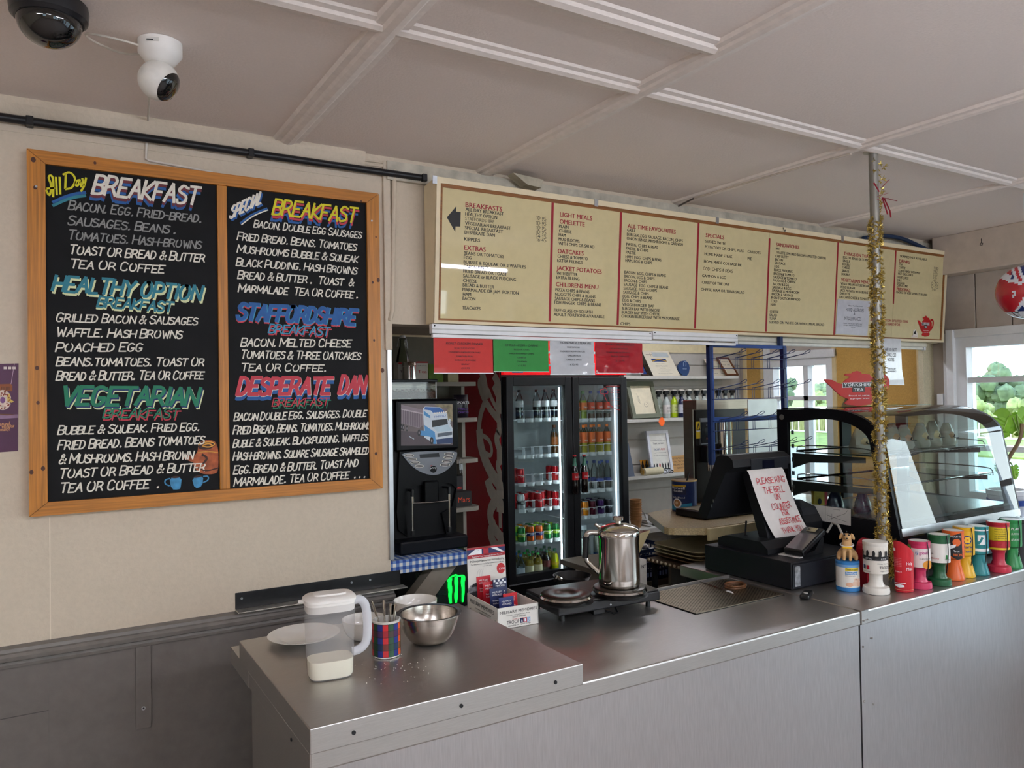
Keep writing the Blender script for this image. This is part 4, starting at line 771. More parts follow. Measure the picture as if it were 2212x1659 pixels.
# drinks cooler with the glowing claw sign
dk_ = thing('drinks_cooler', 'low black cooler with glowing green claw marks under the shelf brace', 'cooler', (1.55, 3.15, 0))
dx0, dx1 = PY(858, 1270, 2.98).x, PY(1012, 1270, 2.98).x
MB().box(dx0, dx1, 2.98, 3.33, .0, .985, m_blackm, .01).build('body', dk_)
mb = MB(); KM = (840, 1150, 7.9); green = P('#08e83a', .4, emit=1.8, var=.1, scale=60); gdim = P('#0a3a26', .5)
pa = pxs(zz(KM, [(815, 1080), (1010, 1080), (1010, 1215), (815, 1215)]), 2.98); mb.prism(pa, (0, 2.98, 0), ZX, ZZ, .004, P('#22352f', .5)); mb.build('lower_grille', dk_)
mb = MB()
for i in range(14): line(mb, [(850 + i * 12, 990), (830 + i * 12, 1075)], .002, 2.979, P('#2a4a42'), .001, k=KM)
mb.build('vent', dk_)
mb = MB(); cl = [[(1000, 830), (1040, 770), (1090, 745), (1140, 720), (1180, 750), (1240, 735), (1285, 740), (1290, 800), (1280, 830)],
 [(1020, 800), (1010, 920), (1030, 1000), (1020, 1080), (1045, 1200)], [(1065, 790), (1050, 880), (1070, 960), (1055, 1080), (1060, 1200)], [(1040, 780), (1035, 900), (1048, 1050), (1052, 1190)],
 [(1130, 760), (1125, 870), (1140, 960), (1120, 1080), (1140, 1190)], [(1165, 760), (1170, 880), (1160, 960), (1165, 1060), (1150, 1185)], [(1148, 760), (1148, 900), (1145, 1050), (1146, 1180)],
 [(1245, 760), (1235, 860), (1255, 960), (1250, 1080), (1255, 1180)], [(1285, 770), (1275, 880), (1280, 980), (1270, 1090), (1262, 1170)], [(1265, 770), (1258, 900), (1268, 1050), (1258, 1170)]]
for q in cl: line(mb, q, .0065, 2.977, green, .002, 2, k=KM)
mb.build('claw_sign', dk_)
mb = MB()
for x in (465, 500, 540): line(mb, [(x - 5, 700), (x + 8, 800), (x - 2, 900), (x + 6, 1010)], .0035, 2.9795, P('#2c3a22'), .001, k=KM)
mb.build('claw_mark', dk_)
# shelf unit between the machine and the fridge
uy0, uy1 = 3.36, 3.60
ux = PY(1029, 900, uy0).x; uz = [PY(1000, v, uy0).z for v in (825, 903, 992, 1097)]
su = thing('corner_shelves', 'grey shelf unit with rounded shelf ends beside the red fridge side', 'shelves', (1.7, uy1, 0))
m_sh = M('#8e877c', .5, bump=.1)
MB().box(.96, ux - .01, uy1, uy1 + .02, 0, 1.96, M('#7d7a6c', .6, var=.06)).box(ux - .03, ux - .012, uy0 + .1, uy1, 0, uz[0] - .02, m_sh).build('back_board', su)
for i, z in enumerate(uz):
    mb = MB(); x0 = .96 if i == 0 else 1.55; xe = ux if i == 0 else ux + .015
    mb.prism([(x0, uy1), (x0, uy0), (xe - .04, uy0)] + ([(xe, uy0), (xe, uy1)] if i == 0 else [(xe - .04 + .05 * math.sin(a * PI / 12), uy0 + .05 - .05 * math.cos(a * PI / 12)) for a in range(1, 7)] + [(xe + .01, uy1)]), (0, 0, z - .02), ZX, ZY, .02, m_sh); mb.build('shelf', su)
def at_shelf(u, y, z): p = PY(u, 900, y); return V((p.x, y, z))
p = at_shelf(872, 3.55, uz[0] + .001); g = glass('#cfd6c8', 1, key='clip')
t = thing('swing_top_bottle', 'tall clear swing top bottle on the top shelf behind the tin', 'bottle', p)
MB().lathe([(.032, .001), (.034, .01), (.034, .10), (.028, .14), (.015, .185), (.014, .215), (.017, .217), (.017, .223)], g, 24, p).build('body', t); MB().cyl(p + V((0, 0, .2235)), p + V((0, 0, .236)), .014, m_wht, 16).build('stopper', t)
MB().tube([p + V((.018, 0, .19)), p + V((.026, -.004, .17)), p + V((.02, 0, .22)), p + V((0, 0, .238)), p + V((-.02, 0, .22)), p + V((-.03, 0, .18))], .0014, m_alu, 6).build('wire_clip', t)
p = at_shelf(885.5, 3.40, uz[0] + .0012); t = thing('tin_canister', 'shiny steel lidded canister at the front of the top shelf', 'canister', p)
s_ = (PY(885, 783, 3.40).z - uz[0]); rr = .0335
MB().lathe([(rr, 0), (rr, s_ * .76)], m_chrome, 28, p).build('body', t); MB().lathe([(rr * 1.04, s_ * .77), (rr * 1.04, s_ * .97), (rr * .98, s_), (.0001, s_ + .001)], m_chrome, 28, p).build('lid', t)
def carton(name, u0, u1, v0, y, z, d, m, label, cat='box', grp=None, txt=(), band=None):
    """small printed box: front face between two pixel columns"""
    a, b = PY(u0, 900, y).x, PY(u1, 900, y).x; zt_ = PY((u0 + u1) / 2, v0, y).z
    t = thing(name, label, cat, ((a + b) / 2, y + d / 2, z + .001), group=grp); MB().box(a, b, y, y + d, z + .001, zt_, m, .0015).build('body', t)
    mb = MB()
    if band: mb.box(a + .0005, b - .0005, y - .0006, y + d, zt_ - (zt_ - z) * band[1], zt_ - .0005, band[0])
    for s, f, h, mm in txt: mb.text(s, (0, y - .0008, 0), ZX, ZZ, a + (b - a) * .12, z + (zt_ - z) * f, a + (b - a) * .88, h * (zt_ - z), mm, off=.0004, bold=.01)
    if mb.v: mb.build('print', t)
    return t
cw = P('#d8d2c6', .5)
carton('tea_box', 862, 885, 783, 3.445, uz[0], .06, cw, 'white and red tea carton half hidden behind the steel canister', txt=(('Tea', .5, .1, m_ink2),), band=(m_red2, .07))
carton('tea_box', 901, 926, 781, 3.40, uz[0], .1, cw, 'white tea carton with red top beside the steel canister', txt=(('Tea', .45, .14, m_red2), ('infusion', .78, .05, m_ink2)), band=(m_red2, .07))
carton('green_box', 928, 959, 787, 3.43, uz[0], .08, P('#5f7f1c', .5, var=.3), 'dark green carton under the red chicken dinner card')
carton('cream_box', 969, 992, 800, 3.42, uz[0], .08, P('#b5ab84', .5), 'cream carton at the end of the top shelf')
carton('chocolate_box', 983, 1016, 1062, uy0 + .035, uz[3], .055, P('#17110f', .5), 'black chocolate bar box with red lettering on the lowest rounded shelf', txt=(('Mars', .3, .35, P('#d8431c')),))
carton('snack_box', 983, 998, 1028, uy0 + .095, uz[3], .08, P('#141014', .5), 'tall black snack box behind the chocolate bar box', txt=(('s', .55, .12, P('#c8281c')),))
a, b = PY(982, 880, uy0 + .05).x, PY(1013, 880, uy0 + .05).x; z1 = PY(1000, 853, uy0 + .05).z
t = thing('crisp_packet', 'dark purple snack packet on the rounded shelf beside the coffee machine', 'packet', ((a + b) / 2, uy0 + .06, uz[1])); mb = MB()
n = 10; vs = []; fs = []
for s in (-1, 1):
    for j in range(n + 1):
        for i in range(n + 1): vs.append((a + (b - a) * i / n, uy0 + .06 + s * .02 * (math.sin(PI * i / n) * math.sin(PI * j / n)) ** .6, uz[1] + .001 + (z1 - uz[1]) * j / n))
for s in (0, 1):
    for j in range(n):
        for i in range(n): q = s * (n + 1) ** 2 + j * (n + 1) + i; f = (q, q + 1, q + n + 2, q + n + 1); fs.append(f if s == 0 else f[::-1])
mb.add(vs, fs, P('#1a1420', .3, var=.3), True); mb.build('bag', t)
mb = MB(); mb.text('SPORTS', (0, uy0 + .037, 0), ZX, ZZ, a + .004, z1 - .045, b - .006, .013, m_wht, bold=.01); mb.text('FRIED', (0, uy0 + .037, 0), ZX, ZZ, a + .012, z1 - .075, b - .01, .010, P('#6a3aa0')); mb.text('ONION', (0, uy0 + .037, 0), ZX, ZZ, a + .012, z1 - .092, b - .01, .010, P('#6a3aa0')); mb.build('print', t)
p = at_shelf(993.5, uy0 - .006, uz[2]); t = thing('key_ring', 'small bunch of keys hanging from the middle rounded shelf', 'keys', (p.x, p.y, uz[2] - .05))
MB().tube([p + V((.008 * math.cos(k), 0, -.012 + .014 * math.sin(k))) for k in [i * PI / 8 for i in range(16)]], .0015, m_alu, 6, True).build('ring', t)
for k, dx_ in enumerate((-.004, .005)): MB().box(p.x + dx_ - .004, p.x + dx_ + .004, p.y - .002 - .002 * k, p.y - .001 - .002 * k, p.z - .05, p.z - .024, m_alu, .0004).box(p.x + dx_ - .0015, p.x + dx_ + .0015, p.y - .002 - .002 * k, p.y - .001 - .002 * k, p.z - .066, p.z - .05, m_alu).build('key', t)
# ------------------------------------------------------------------ shelves on the back wall
WY = YB - .014; SF = WY - .19
wz = [PY(1450, v, SF).z for v in (812, 903, 1023)]; wxr = [PY(1596, 812, SF).x, XE - .03, XE - .03]
m_ws = M('#c6c3bc', .5, bump=.1)
for i, z in enumerate(wz):
    t = thing('back_shelf', ('pale shelf of certificates and plaques on the back wall', 'pale shelf of spray bottles and the green picture frame', 'pale shelf with the white picture frame and rolled cloth')[i], 'shelf', (fR + .6, SF + .09, z - .022), group=None)
    MB().box(fR + .01, wxr[i], SF, WY, z - .022, z, m_ws, .002).build('board', t); MB().box(fR + .01, wxr[i], WY - .02, WY, z - .07, z - .023, m_serv).build('batten', t)
zl = PY(1400, 1133, SF).z
t = thing('back_bench', 'low grey bench board with napkins and pots along the back wall', 'bench', (3.6, SF, zl - .03)); MB().box(fR + .01, XE - .01, SF - .12, WY, zl - .035, zl, m_ws, .003).build('board', t)
for x in (fR + .03, 3.9, XE - .08): MB().box(x, x + .04, SF - .05, WY, 0, zl - .035, m_serv).build('leg', t)
def lean(name, pts, y0, y1, m, mf, label, cat, fw=.018, art=None, th=.012):
    """leaning rectangle: pts = four pixels tl,tr,br,bl; bottom at depth y0, top at y1"""
    tl, tr, br, bl = pts; A = PY(*bl, y0); B = PY(*br, y0); C_ = PY(*tl, y1); D = PY(*tr, y1)
    A.z = min(wz, key=lambda z: abs(z - A.z)) + .001; B.z = A.z; w = (B.x - A.x + D.x - C_.x) / 2; O = V(((A.x + C_.x) / 2 if False else A.x, y0, A.z)); up = V((0, y1 - y0, (C_.z + D.z) / 2 - A.z)); h = up.length; up.normalize()
    t = thing(name, label, cat, (O.x + w / 2, y0, O.z)); N = ZX.cross(up)
    if mf:
        for a, b, c, d in ((0, w, 0, fw), (0, w, h - fw, h), (0, fw, fw, h - fw), (w - fw, w, fw, h - fw)): MB().prism([(a, c), (b, c), (b, d), (a, d)], O, ZX, up, th, mf).build('frame_side', t)
        mb = MB().prism([(fw, fw), (w - fw, fw), (w - fw, h - fw), (fw, h - fw)], O, ZX, up, th * .4, m)
    else: mb = MB().prism([(0, 0), (w, 0), (w, h), (0, h)], O, ZX, up, .0025, m)
    s = mb.build('sheet' if mf or th < .01 else 'face', t); mb = MB()
    off = (th * .4 if mf else .0025)
    if art: art(mb, O + N * off, up, w, h); 
    if mb.v: mb.build('print', s)
    return t
def rows(*rs):
    def f(mb, O, up, w, h):
        for s, a, b, y, hh, m in rs: mb.text(s, O, ZX, up, a * w, y * h, b * w, hh * h, m, off=.0006)
    return f
gold = P('#c79a2f', .4); nav = P('#1d3d7c', .4)
paper = P('#e2dac6', .6, var=.03)
def cert(mb, O, up, w, h):
    mb.prism([(.2 * w, .56 * h), (.75 * w, .56 * h), (.75 * w, .68 * h), (.2 * w, .68 * h)], O, ZX, up, .0008, nav); mb.ribbon(chaikin([(.22 * w, .58 * h), (.47 * w, .66 * h), (.73 * w, .58 * h)], 2), .035 * h, O, ZX, up, gold, .0014)
    mb.prism([(.32 * w, .75 * h), (.92 * w, .75 * h), (.92 * w, .94 * h), (.32 * w, .94 * h)], O, ZX, up, .0005, P('#b9c2c4')); mb.ribbon([(.08 * w, .85 * h), (.3 * w, .85 * h)], .01 * h, O, ZX, up, m_ink2, .0006); mb.ribbon([(.25 * w, .78 * h), (.25 * w, .92 * h)], .01 * h, O, ZX, up, m_ink2, .0006)
    for s, a, b, y, hh in (('This is to certify that', .32, .62, .47, .02), ('MIDWAY TRUCKSTOP', .25, .7, .37, .035), ('PREES HEATH', .38, .6, .29, .025), ('has been rated as a good food place', .25, .75, .22, .025), ('by all the drivers', .35, .65, .15, .02), ('who stopped here for breakfast', .22, .76, .08, .02)): mb.text(s, O, ZX, up, a * w, y * h, b * w, hh * h, m_ink2, off=.0006)
y0 = SF + .07; y1 = WY - .02
lean('plaque', [(1386, 771), (1399, 773), (1402, 808), (1386, 808)], y0, y1, nav, P('#3b2416', .4), 'narrow dark wood plaque with a blue plate beside the hanging red card', 'plaque', .008, rows(('award', .15, .85, .3, .05, gold), ('2012', .3, .7, .2, .04, gold)))
lean('certificate', [(1405, 759), (1463, 759), (1467, 808), (1411, 808)], y0 - .02, y1, paper, None, 'curling paper certificate with blue and gold banner on the top back shelf', 'certificate', art=cert, th=.005)
p0 = PY(1477, 808, y0); ov = [(1465, 785), (1472, 776), (1480, 774), (1487, 780), (1490, 790), (1488, 801), (1483, 808), (1474, 806), (1466, 796)]
t = thing('plaque', 'blue oval plaque standing on the top back shelf beside the certificate', 'plaque', (p0.x, y0 + .02, wz[0])); zsh = wz[0] - PY(1483, 808, y0).z; q = [(x, z + zsh) for x, z in pxs(ov, y0)]; MB().prism(q, (0, y0 + .014, 0), ZX, ZZ, .014, P('#22406e', .3)).build('body', t)
mb = MB(); c_ = PY(1479, 788, y0); mb.ribbon(chaikin([(c_.x - .012, c_.z - .01), (c_.x - .014, c_.z + .015), (c_.x, c_.z + .03), (c_.x + .014, c_.z + .015), (c_.x + .01, c_.z - .01)], 2), .004, (0, y0 - .0005, 0), ZX, ZZ, P('#aab7c9')); mb.text('MIDWAY', (0, y0 - .0005, 0), ZX, ZZ, c_.x - .02, c_.z - .035, c_.x + .02, .01, P('#aab7c9')); mb.build('crest', t)
lean('certificate', [(1540, 775), (1569, 777), (1571, 808), (1541, 808)], y0, y1, paper, None, 'cream certificate with red arc behind the blue wire rack', 'certificate', art=rows(('CERTIFICATE OF MERIT', .1, .9, .5, .06, m_ink2), ('awarded to this cafe', .1, .9, .38, .05, m_red2), ('signed        dated', .15, .85, .12, .05, m_ink2), ('~', .05, .95, .85, .1, m_red2)), th=.005)
lean('framed_certificate', [(1566, 775), (1592, 774), (1594, 808), (1568, 808)], y0 - .035, y1 - .035, paper, P('#6b3a1c', .35), 'small brown wood framed certificate at the end of the top back shelf', 'framed certificate', .012, rows(('Award', .25, .75, .75, .07, m_ink2), ('best  cafe', .2, .8, .58, .05, m_ink2), ('for the finest food', .1, .9, .4, .04, m_ink2), ('and service', .2, .8, .3, .04, m_ink2)))
def sketch(mb, O, up, w, h):
    for q in ([(.3, .66), (.34, .68), (.36, .55), (.33, .48), (.40, .40)], [(.38, .62), (.40, .5), (.38, .42)], [(.58, .44), (.52, .38), (.56, .30), (.66, .32), (.68, .40), (.6, .45)], [(.56, .40), (.64, .36), (.6, .32)]): mb.ribbon(chaikin([(a * w, b * h) for a, b in q], 2), .006 * h, O, ZX, up, m_ink2, .0006)
m_gf = P('#6d7260', .45, var=.08)
lean('framed_picture', [(1358, 825), (1417, 827), (1424, 900), (1365, 903)], SF + .04, SF + .12, P('#e6dcc0', .6), m_gf, 'grey green picture frame with a small ink sketch on the middle back shelf', 'framed picture', .030, sketch, .02)
def troop(mb, O, up, w, h):
    for s, a, b, y, hh, m in (('In appreciation of your support', .1, .9, .76, .02, m_ink2), ('Thank you team', .25, .75, .68, .04, m_ink2), ('TROOP', .25, .52, .53, .05, nav), ('AID', .56, .78, .53, .05, m_red2), ('supporting our injured troops', .25, .8, .47, .02, m_ink2), ('with thanks from all the charities', .2, .85, .4, .02, m_ink2), ('LEST WE FORGET', .25, .75, .05, .03, m_wht)): mb.text(s, O, ZX, up, a * w, y * h, b * w, hh * h, m, off=.0012)
    mb.prism([(.12 * w, .03 * h), (.9 * w, .03 * h), (.9 * w, .1 * h), (.12 * w, .1 * h)], O, ZX, up, .0005, m_ink2)
    for i in range(6): x = .15 + i * .13; mb.prism([(x * w, .1 * h), ((x + .05) * w, .1 * h), ((x + .06) * w, .2 * h), ((x + .03) * w, .24 * h), (x * w, .19 * h)], O, ZX, up, .0006, m_red2 if i == 2 else m_ink2)
lean('framed_picture', [(1397, 931), (1443, 930), (1453, 1012), (1406, 1014)], SF + .065, SF + .12, P('#e9e6dd', .6), P('#dfe0e6', .4), 'white framed charity thank you notice on the lowest back shelf', 'framed picture', .022, troop, .014)
lean('slate', [(1357, 957), (1366, 957), (1375, 1024), (1357, 1026)], SF + .02, SF + .08, P('#4b5566', .5, var=.1), None, 'grey slate board leaning beside the fridge on the lowest shelf', 'slate', th=.005)
lean('wooden_sign', [(1451, 985), (1500, 982), (1500, 1013), (1453, 1016)], SF + .05, SF + .10, P('#b98a4c', .55, var=.15, scale=12, stretch=(2, 30, 30)), None, 'small wooden sign with a printed saying half behind the boiler', 'sign', art=rows(('SOMETIMES TALKING TO YOUR', .06, 1, .78, .1, m_ink2), ('IS ALL THE THERAPY YOU', .18, .97, .58, .1, m_ink2), ('SOMETIMES AFTER TALKING', .06, .98, .38, .1, m_ink2), ('SISTER YOU NEED THE', .25, .98, .18, .1, m_ink2)), th=.005)
lean('yellow_card', [(1384, 994), (1401, 993), (1404, 1010), (1388, 1012)], SF + .11, SF + .14, P('#d9942a', .5, var=.2), None, 'orange yellow card behind the rolled cloth on the lowest shelf', 'card', th=.005)
# rolled cloth
a, b = PY(1383, 1020, SF + .05), PY(1429, 1010, SF + .06); rz = wz[2] + .026
t = thing('rolled_cloth', 'rolled printed tea towel lying on the lowest back shelf', 'cloth', (a.x, SF + .06, wz[2])); MB().cyl((a.x, SF + .018, rz), (b.x - .03, SF + .03, rz), .0255, P('#d9cfae', .8, bump=.3), 20).build('roll', t)
MB().tube([V((a.x - .001, SF + .03, rz)) + V((0, .0, 0)) + V((0, (.004 + .019 * k / 24) * math.cos(k * .7), (.004 + .019 * k / 24) * math.sin(k * .7))) for k in range(25)], .0022, P('#b58a2c', .6), 6).build('spiral_end', t)
MB().lathe([(.0262, .07), (.0262, .15)], P('#3f5a78', .7, var=.6, scale=60), 20, X=Matrix.Translation((a.x, SF + .03, rz)) @ V((b.x - a.x, .06, 0)).to_track_quat('Z', 'Y').to_matrix().to_4x4(), caps=False).build('printed_band', t)
p = PY(1443, 1015, SF + .02); mb = MB()
for s in (-1, 1): mb.tube([(p.x + s * .028 + .02 * math.cos(k * PI / 7), SF + .02 + .006 * math.sin(k * PI / 7), wz[2] + .014 + .011 * math.sin(k * PI / 7)) for k in range(14)], .003, m_black, 6, True)
mb.tube([(p.x - .046, SF + .02, wz[2] + .018), (p.x - .05, SF + .1, wz[2] + .004)], .0025, m_black, 6).tube([(p.x + .046, SF + .02, wz[2] + .018), (p.x + .05, SF + .1, wz[2] + .004)], .0025, m_black, 6)
one(mb, 'spectacles', 'folded black spectacles on the lowest back shelf before the white frame', 'spectacles')
for k, (u, lab_) in enumerate(((1388, 'small black dropper bottle behind the rolled cloth nearer the slate'), (1396, 'small black dropper bottle behind the rolled cloth nearer the white frame'))):
    p = PY(u, 1000, SF + .125); t = thing('dropper_bottle', lab_, 'bottle', (p.x, SF + .125, wz[2])); MB().lathe([(.012, .0008), (.012, .06), (.007, .066), (.007, .07)], m_black, 14, (p.x, SF + .125, wz[2])).build('body', t); MB().lathe([(.006, .0705), (.005, .08), (.002, .092), (.0001, .093)], m_black, 12, (p.x, SF + .125, wz[2])).build('nozzle', t)
# orange star hanging from the middle shelf
c_ = PY(1430, 911, SF - .004); mb = MB(); q = []
for k in range(20): rr = .030 if k % 2 == 0 else .023; q.append((c_.x + rr * math.cos(k * PI / 10), c_.z + rr * 1.15 * math.sin(k * PI / 10)))
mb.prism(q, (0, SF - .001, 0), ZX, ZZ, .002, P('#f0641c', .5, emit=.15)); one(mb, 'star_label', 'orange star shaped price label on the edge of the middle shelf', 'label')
# trigger spray bottles
def spray(u, liquid, lab, label, dy=0, k=1.0):
    y = SF + .07 + dy; p = PY(u, 900, y); z = wz[1]; t = thing('spray_bottle', label, 'spray bottle', (p.x, y, z), group='spray bottles on the middle shelf'); h = .150 * k; zt0 = 0
    c = (p.x, y, z + .001)
    MB().lathe([(.024 * k, 0), (.026 * k, .006), (.026 * k, h * .72), (.021 * k, h * .84), (.012, h * .92), (.012, h)], liquid, 22, c).build('body', t)
    mb = MB().lathe([(.0265 * k, h * .2), (.0265 * k, h * .62)], lab, 22, c, caps=False); mb.text('ECO', (p.x, y - .0275 * k, z), ZX, ZZ, -.015, h * .45, .015, .011, m_ink2); mb.text('Multi', (p.x, y - .0275 * k, z), ZX, ZZ, -.015, h * .3, .012, .009, m_ink2); mb.build('label', t)
    zt_ = z + h; mb = MB().cyl((p.x, y, zt_), (p.x, y, zt_ + .02), .012, m_black, 16); mb.prism([(-.024, .036), (-.022, .02), (0, .018), (.015, .02), (.025, .036), (.018, .044), (-.016, .044)], (p.x, y + .011, zt_), ZX, ZZ, .022, m_black); mb.tube([(p.x - .017, y, zt_ + .022), (p.x - .02, y, zt_ + .004), (p.x - .016, y, zt_ - .012)], .003, m_black, 6)
    mb.build('trigger_head', t); MB().prism([(-.018, .0445), (.018, .0445), (.026, .038), (.012, .053), (-.012, .054), (-.025, .047)], (p.x, y + .009, zt_), ZX, ZZ, .018, P('#d9d2c8', .4)).build('head_cap', t); return t
clr = milky('#dfe8e4', .35, .2); labm = P('#c9d1c4', .5)
spray(1424, milky('#c9d4c8', .3, .2), labm, 'pale green spray bottle half hidden behind the white labelled one', .04)
spray(1440, clr, P('#ded9d4', .5), 'clear spray bottle with pale label next to the lime green one', -.03)
spray(1457, P('#b9d51c', .2, coat=.5), P('#cfd98a', .5), 'lime green liquid spray bottle', .025)
spray(1473, P('#1c2348', .2, coat=.5), P('#c9ccd8', .5), 'navy blue liquid spray bottle beside the lime green one', -.03)
for k, (u, s) in enumerate(((1489, 'clear spray bottle next to the navy one above the boiler edge'), (1506, 'second clear spray bottle past the navy one above the boiler'), (1522, 'third clear spray bottle past the navy one above the boiler'), (1553, 'first spray bottle inside the blue rack view'), (1568, 'second spray bottle inside the blue rack view'), (1583, 'last spray bottle at the window end of the middle shelf'))): spray(u, clr, labm, s, -.02 + .05 * (k % 2))
# bench clutter: paper pots, napkins
p = PY(1374, 1130, SF - .04); t = thing('paper_pot_stack', 'stack of brown kraft paper pots on the low bench beside the fridge', 'pots', (p.x, SF - .04, zl)); 
for k in range(9): MB().lathe([(.030, .0), (.040, .05), (.042, .05), (.042, .053), (.038, .053), (.029, .003)], P('#a9794a', .7, var=.1), 22, (p.x, SF - .04, zl + .001 + k * .017), caps=False).build('paper_pot', t)
mb = MB()
rn = random.Random(8); p = PY(1398, 1128, SF - .02); t = thing('napkin_pile', 'fanned pile of white paper napkins on the low bench', 'napkins', (p.x, SF - .03, zl))
for k in range(6): MB().box(-.05, .05, -.045, .045, 0, .0035, P('#dad8d4', .8), X=Matrix.Translation((p.x + .01 + rn.uniform(-.012, .012), SF - .03, zl + .001 + k * .0055)) @ Matrix.Rotation(rn.uniform(-.4, .4), 4, 'Z')).build('napkin', t)
q = MB().add([(p.x - .035, SF - .06, zl + .034), (p.x + .02, SF - .06, zl + .034), (p.x + .01, SF, zl + .036), (p.x - .04, SF, zl + .11), (p.x - .045, SF - .05, zl + .09)], [(0, 1, 2, 3, 4)], P('#dad8d4', .8)).build('loose_napkin', t)
# ------------------------------------------------------------------ things on the raised slab
TZ = .9745
p = PZ(708, 1475, TZ); jc = V((p.x + .02, p.y + .043, TZ)); jr = R(-8)
t = thing('milk_jug', 'cloudy plastic lidded jug with a little milk on the steel slab', 'jug', jc, jr); X0 = WM[t.name]
jp = milky('#f3f2f2', .85, .2)
def oval(a, b, z, n=28, ex=.55, dx=0): return [X0 @ V((dx + a * math.copysign(abs(math.cos(2 * PI * i / n)) ** ex, math.cos(2 * PI * i / n)), b * math.copysign(abs(math.sin(2 * PI * i / n)) ** ex, math.sin(2 * PI * i / n)), z)) for i in range(n)]
def loft(mb, secs, m, cap0=True, cap1=True):
    n = len(secs[0]); vs = [q for s in secs for q in s]; fs = [(j * n + i, j * n + (i + 1) % n, (j + 1) * n + (i + 1) % n, (j + 1) * n + i) for j in range(len(secs) - 1) for i in range(n)]
    if cap0: fs.append(tuple(range(n))[::-1])
    if cap1: fs.append(tuple((len(secs) - 1) * n + i for i in range(n)))
    return mb.add(vs, fs, m, True)
JH = .185
loft(MB(), [oval(.050, .036, .001), oval(.054, .040, .008), oval(.057, .043, JH * .5), oval(.060, .046, JH)], jp, True, False).build('body', t)
loft(MB(), [oval(.0485, .0345, .003), oval(.0525, .0385, .009), oval(.0535, .0395, .046)], P('#fff9e2', .4, var=.01)).build('milk', t)
lidm = P('#f0ece6', .4, var=.02)
mb = MB(); loft(mb, [oval(.058, .044, JH - .022), oval(.0605, .0465, JH + .001), oval(.0625, .0485, JH + .002), oval(.0625, .0485, JH + .008), oval(.055, .041, JH + .014)], lidm); loft(mb, [oval(.040, .022, JH + .0142), oval(.038, .020, JH + .018)], lidm)
mb.prism([(-.056, -.012), (-.074, 0), (-.056, .012)], X0 @ V((0, 0, JH + .001)), X0.to_3x3() @ ZX, X0.to_3x3() @ ZY, .006, lidm); mb.build('lid', t)
MB().tube(chaikin([tuple(X0 @ V(q)) for q in ((.055, 0, JH - .008), (.078, 0, JH - .006), (.092, 0, JH - .03), (.093, 0, .09), (.088, 0, .066), (.07, 0, .053), (.053, 0, .052))], 2), .0085, milky('#ececf0', .4, .25), 10, flat=1.3).build('handle', t)
p = PZ(640, 1393, TZ); t = thing('plate', 'white rimmed plate partly behind the milk jug', 'plate', (p.x + .03, p.y + .03, TZ)); cpt = (p.x + .03, p.y + .03, TZ + .001)
chn = P('#e9e6df', .12, var=.02, coat=.5)
mb = MB().lathe([(.0001, .004), (.055, .004), (.066, .009), (.098, .017), (.099, .0185), (.066, .0115), (.056, .0065), (.0001, .0063)], chn, 40, cpt, caps=False).lathe([(.045, 0), (.05, .004)], chn, 32, cpt); mb.build('dish', t)
def bowl(name, c, r, h, rb, m, label, rim=None, org=None):
    t = thing(name, label, 'bowl', c); q = []
    for i in range(9): a = i / 8; q.append((rb + (r - rb) * math.sin(a * PI / 2) ** .9, h * (1 - math.cos(a * PI / 2)) ** .85))
    qi = [(max(.0001, x - .003), z + .003) for x, z in q][::-1]; qi[0] = (r - .002, h)
    MB().lathe([(.0001, .0005)] + q + qi + [(.0001, .0035)], m, 44, c, caps=False).build('bowl_body', t)
    if rim: MB().lathe([(r - .002, h * .80), (r + .002, h * .82), (r + .004, h * .97), (r + .010, h), (r + .010, h + .002), (r, h + .001)], m, 44, c, caps=False).build('rim', t)
    return t
p = PZ(932, 1398, TZ); steelb = M('#bdb6ad', .22, 1, var=.04, bump=.03, scale=6, stretch=(2, 2, 120))
t = bowl('mixing_bowl', (p.x + .015, p.y + .045, TZ), .080, .080, .036, steelb, 'stainless steel mixing bowl beside the tartan mug', True)
p = PZ(905, 1342, TZ); bowl('white_bowl', (p.x + .005, p.y + .035, TZ), .066, .058, .03, chn, 'white china bowl behind the steel mixing bowl')
p = PZ(782, 1388, TZ); bowl('white_bowl', (p.x + .02, p.y + .035, TZ), .062, .056, .028, chn, 'white china bowl with pink inside between the jug and tartan mug')
mb = MB().ball((p.x + .02, p.y + .035, TZ + .02), (.022, .022, .010), P('#c76a9a', .6), 16); one(mb, 'pink_sachet', 'bright pink wrapped sweet lying in the white bowl behind the jug', 'sweet')
p = PZ(832, 1424, TZ); mc = V((p.x + .016, p.y + .03, TZ)); t = thing('tartan_mug', 'tartan patterned mug holding cutlery handles on the steel slab', 'mug', mc)
MB().lathe([(.0355, .0008), (.037, .004), (.037, .092), (.0385, .094), (.0345, .095), (.034, .006), (.0001, .005)], chn, 40, mc, caps=False).build('mug_body', t)
mb = MB(); cols = ['#c42830', '#1d4a30', '#1f2a7a', '#d9542a', '#1d4a30', '#1f2a7a', '#c42830', '#1d4a30', '#1d4a30', '#27307c', '#d9542a', '#1f2a7a', '#1d4a30', '#c42830', '#1d4a30', '#27307c']
rws = ['#ffffff', '#1a3a2a', '#ffffff', '#7a2a2a', '#ffffff']
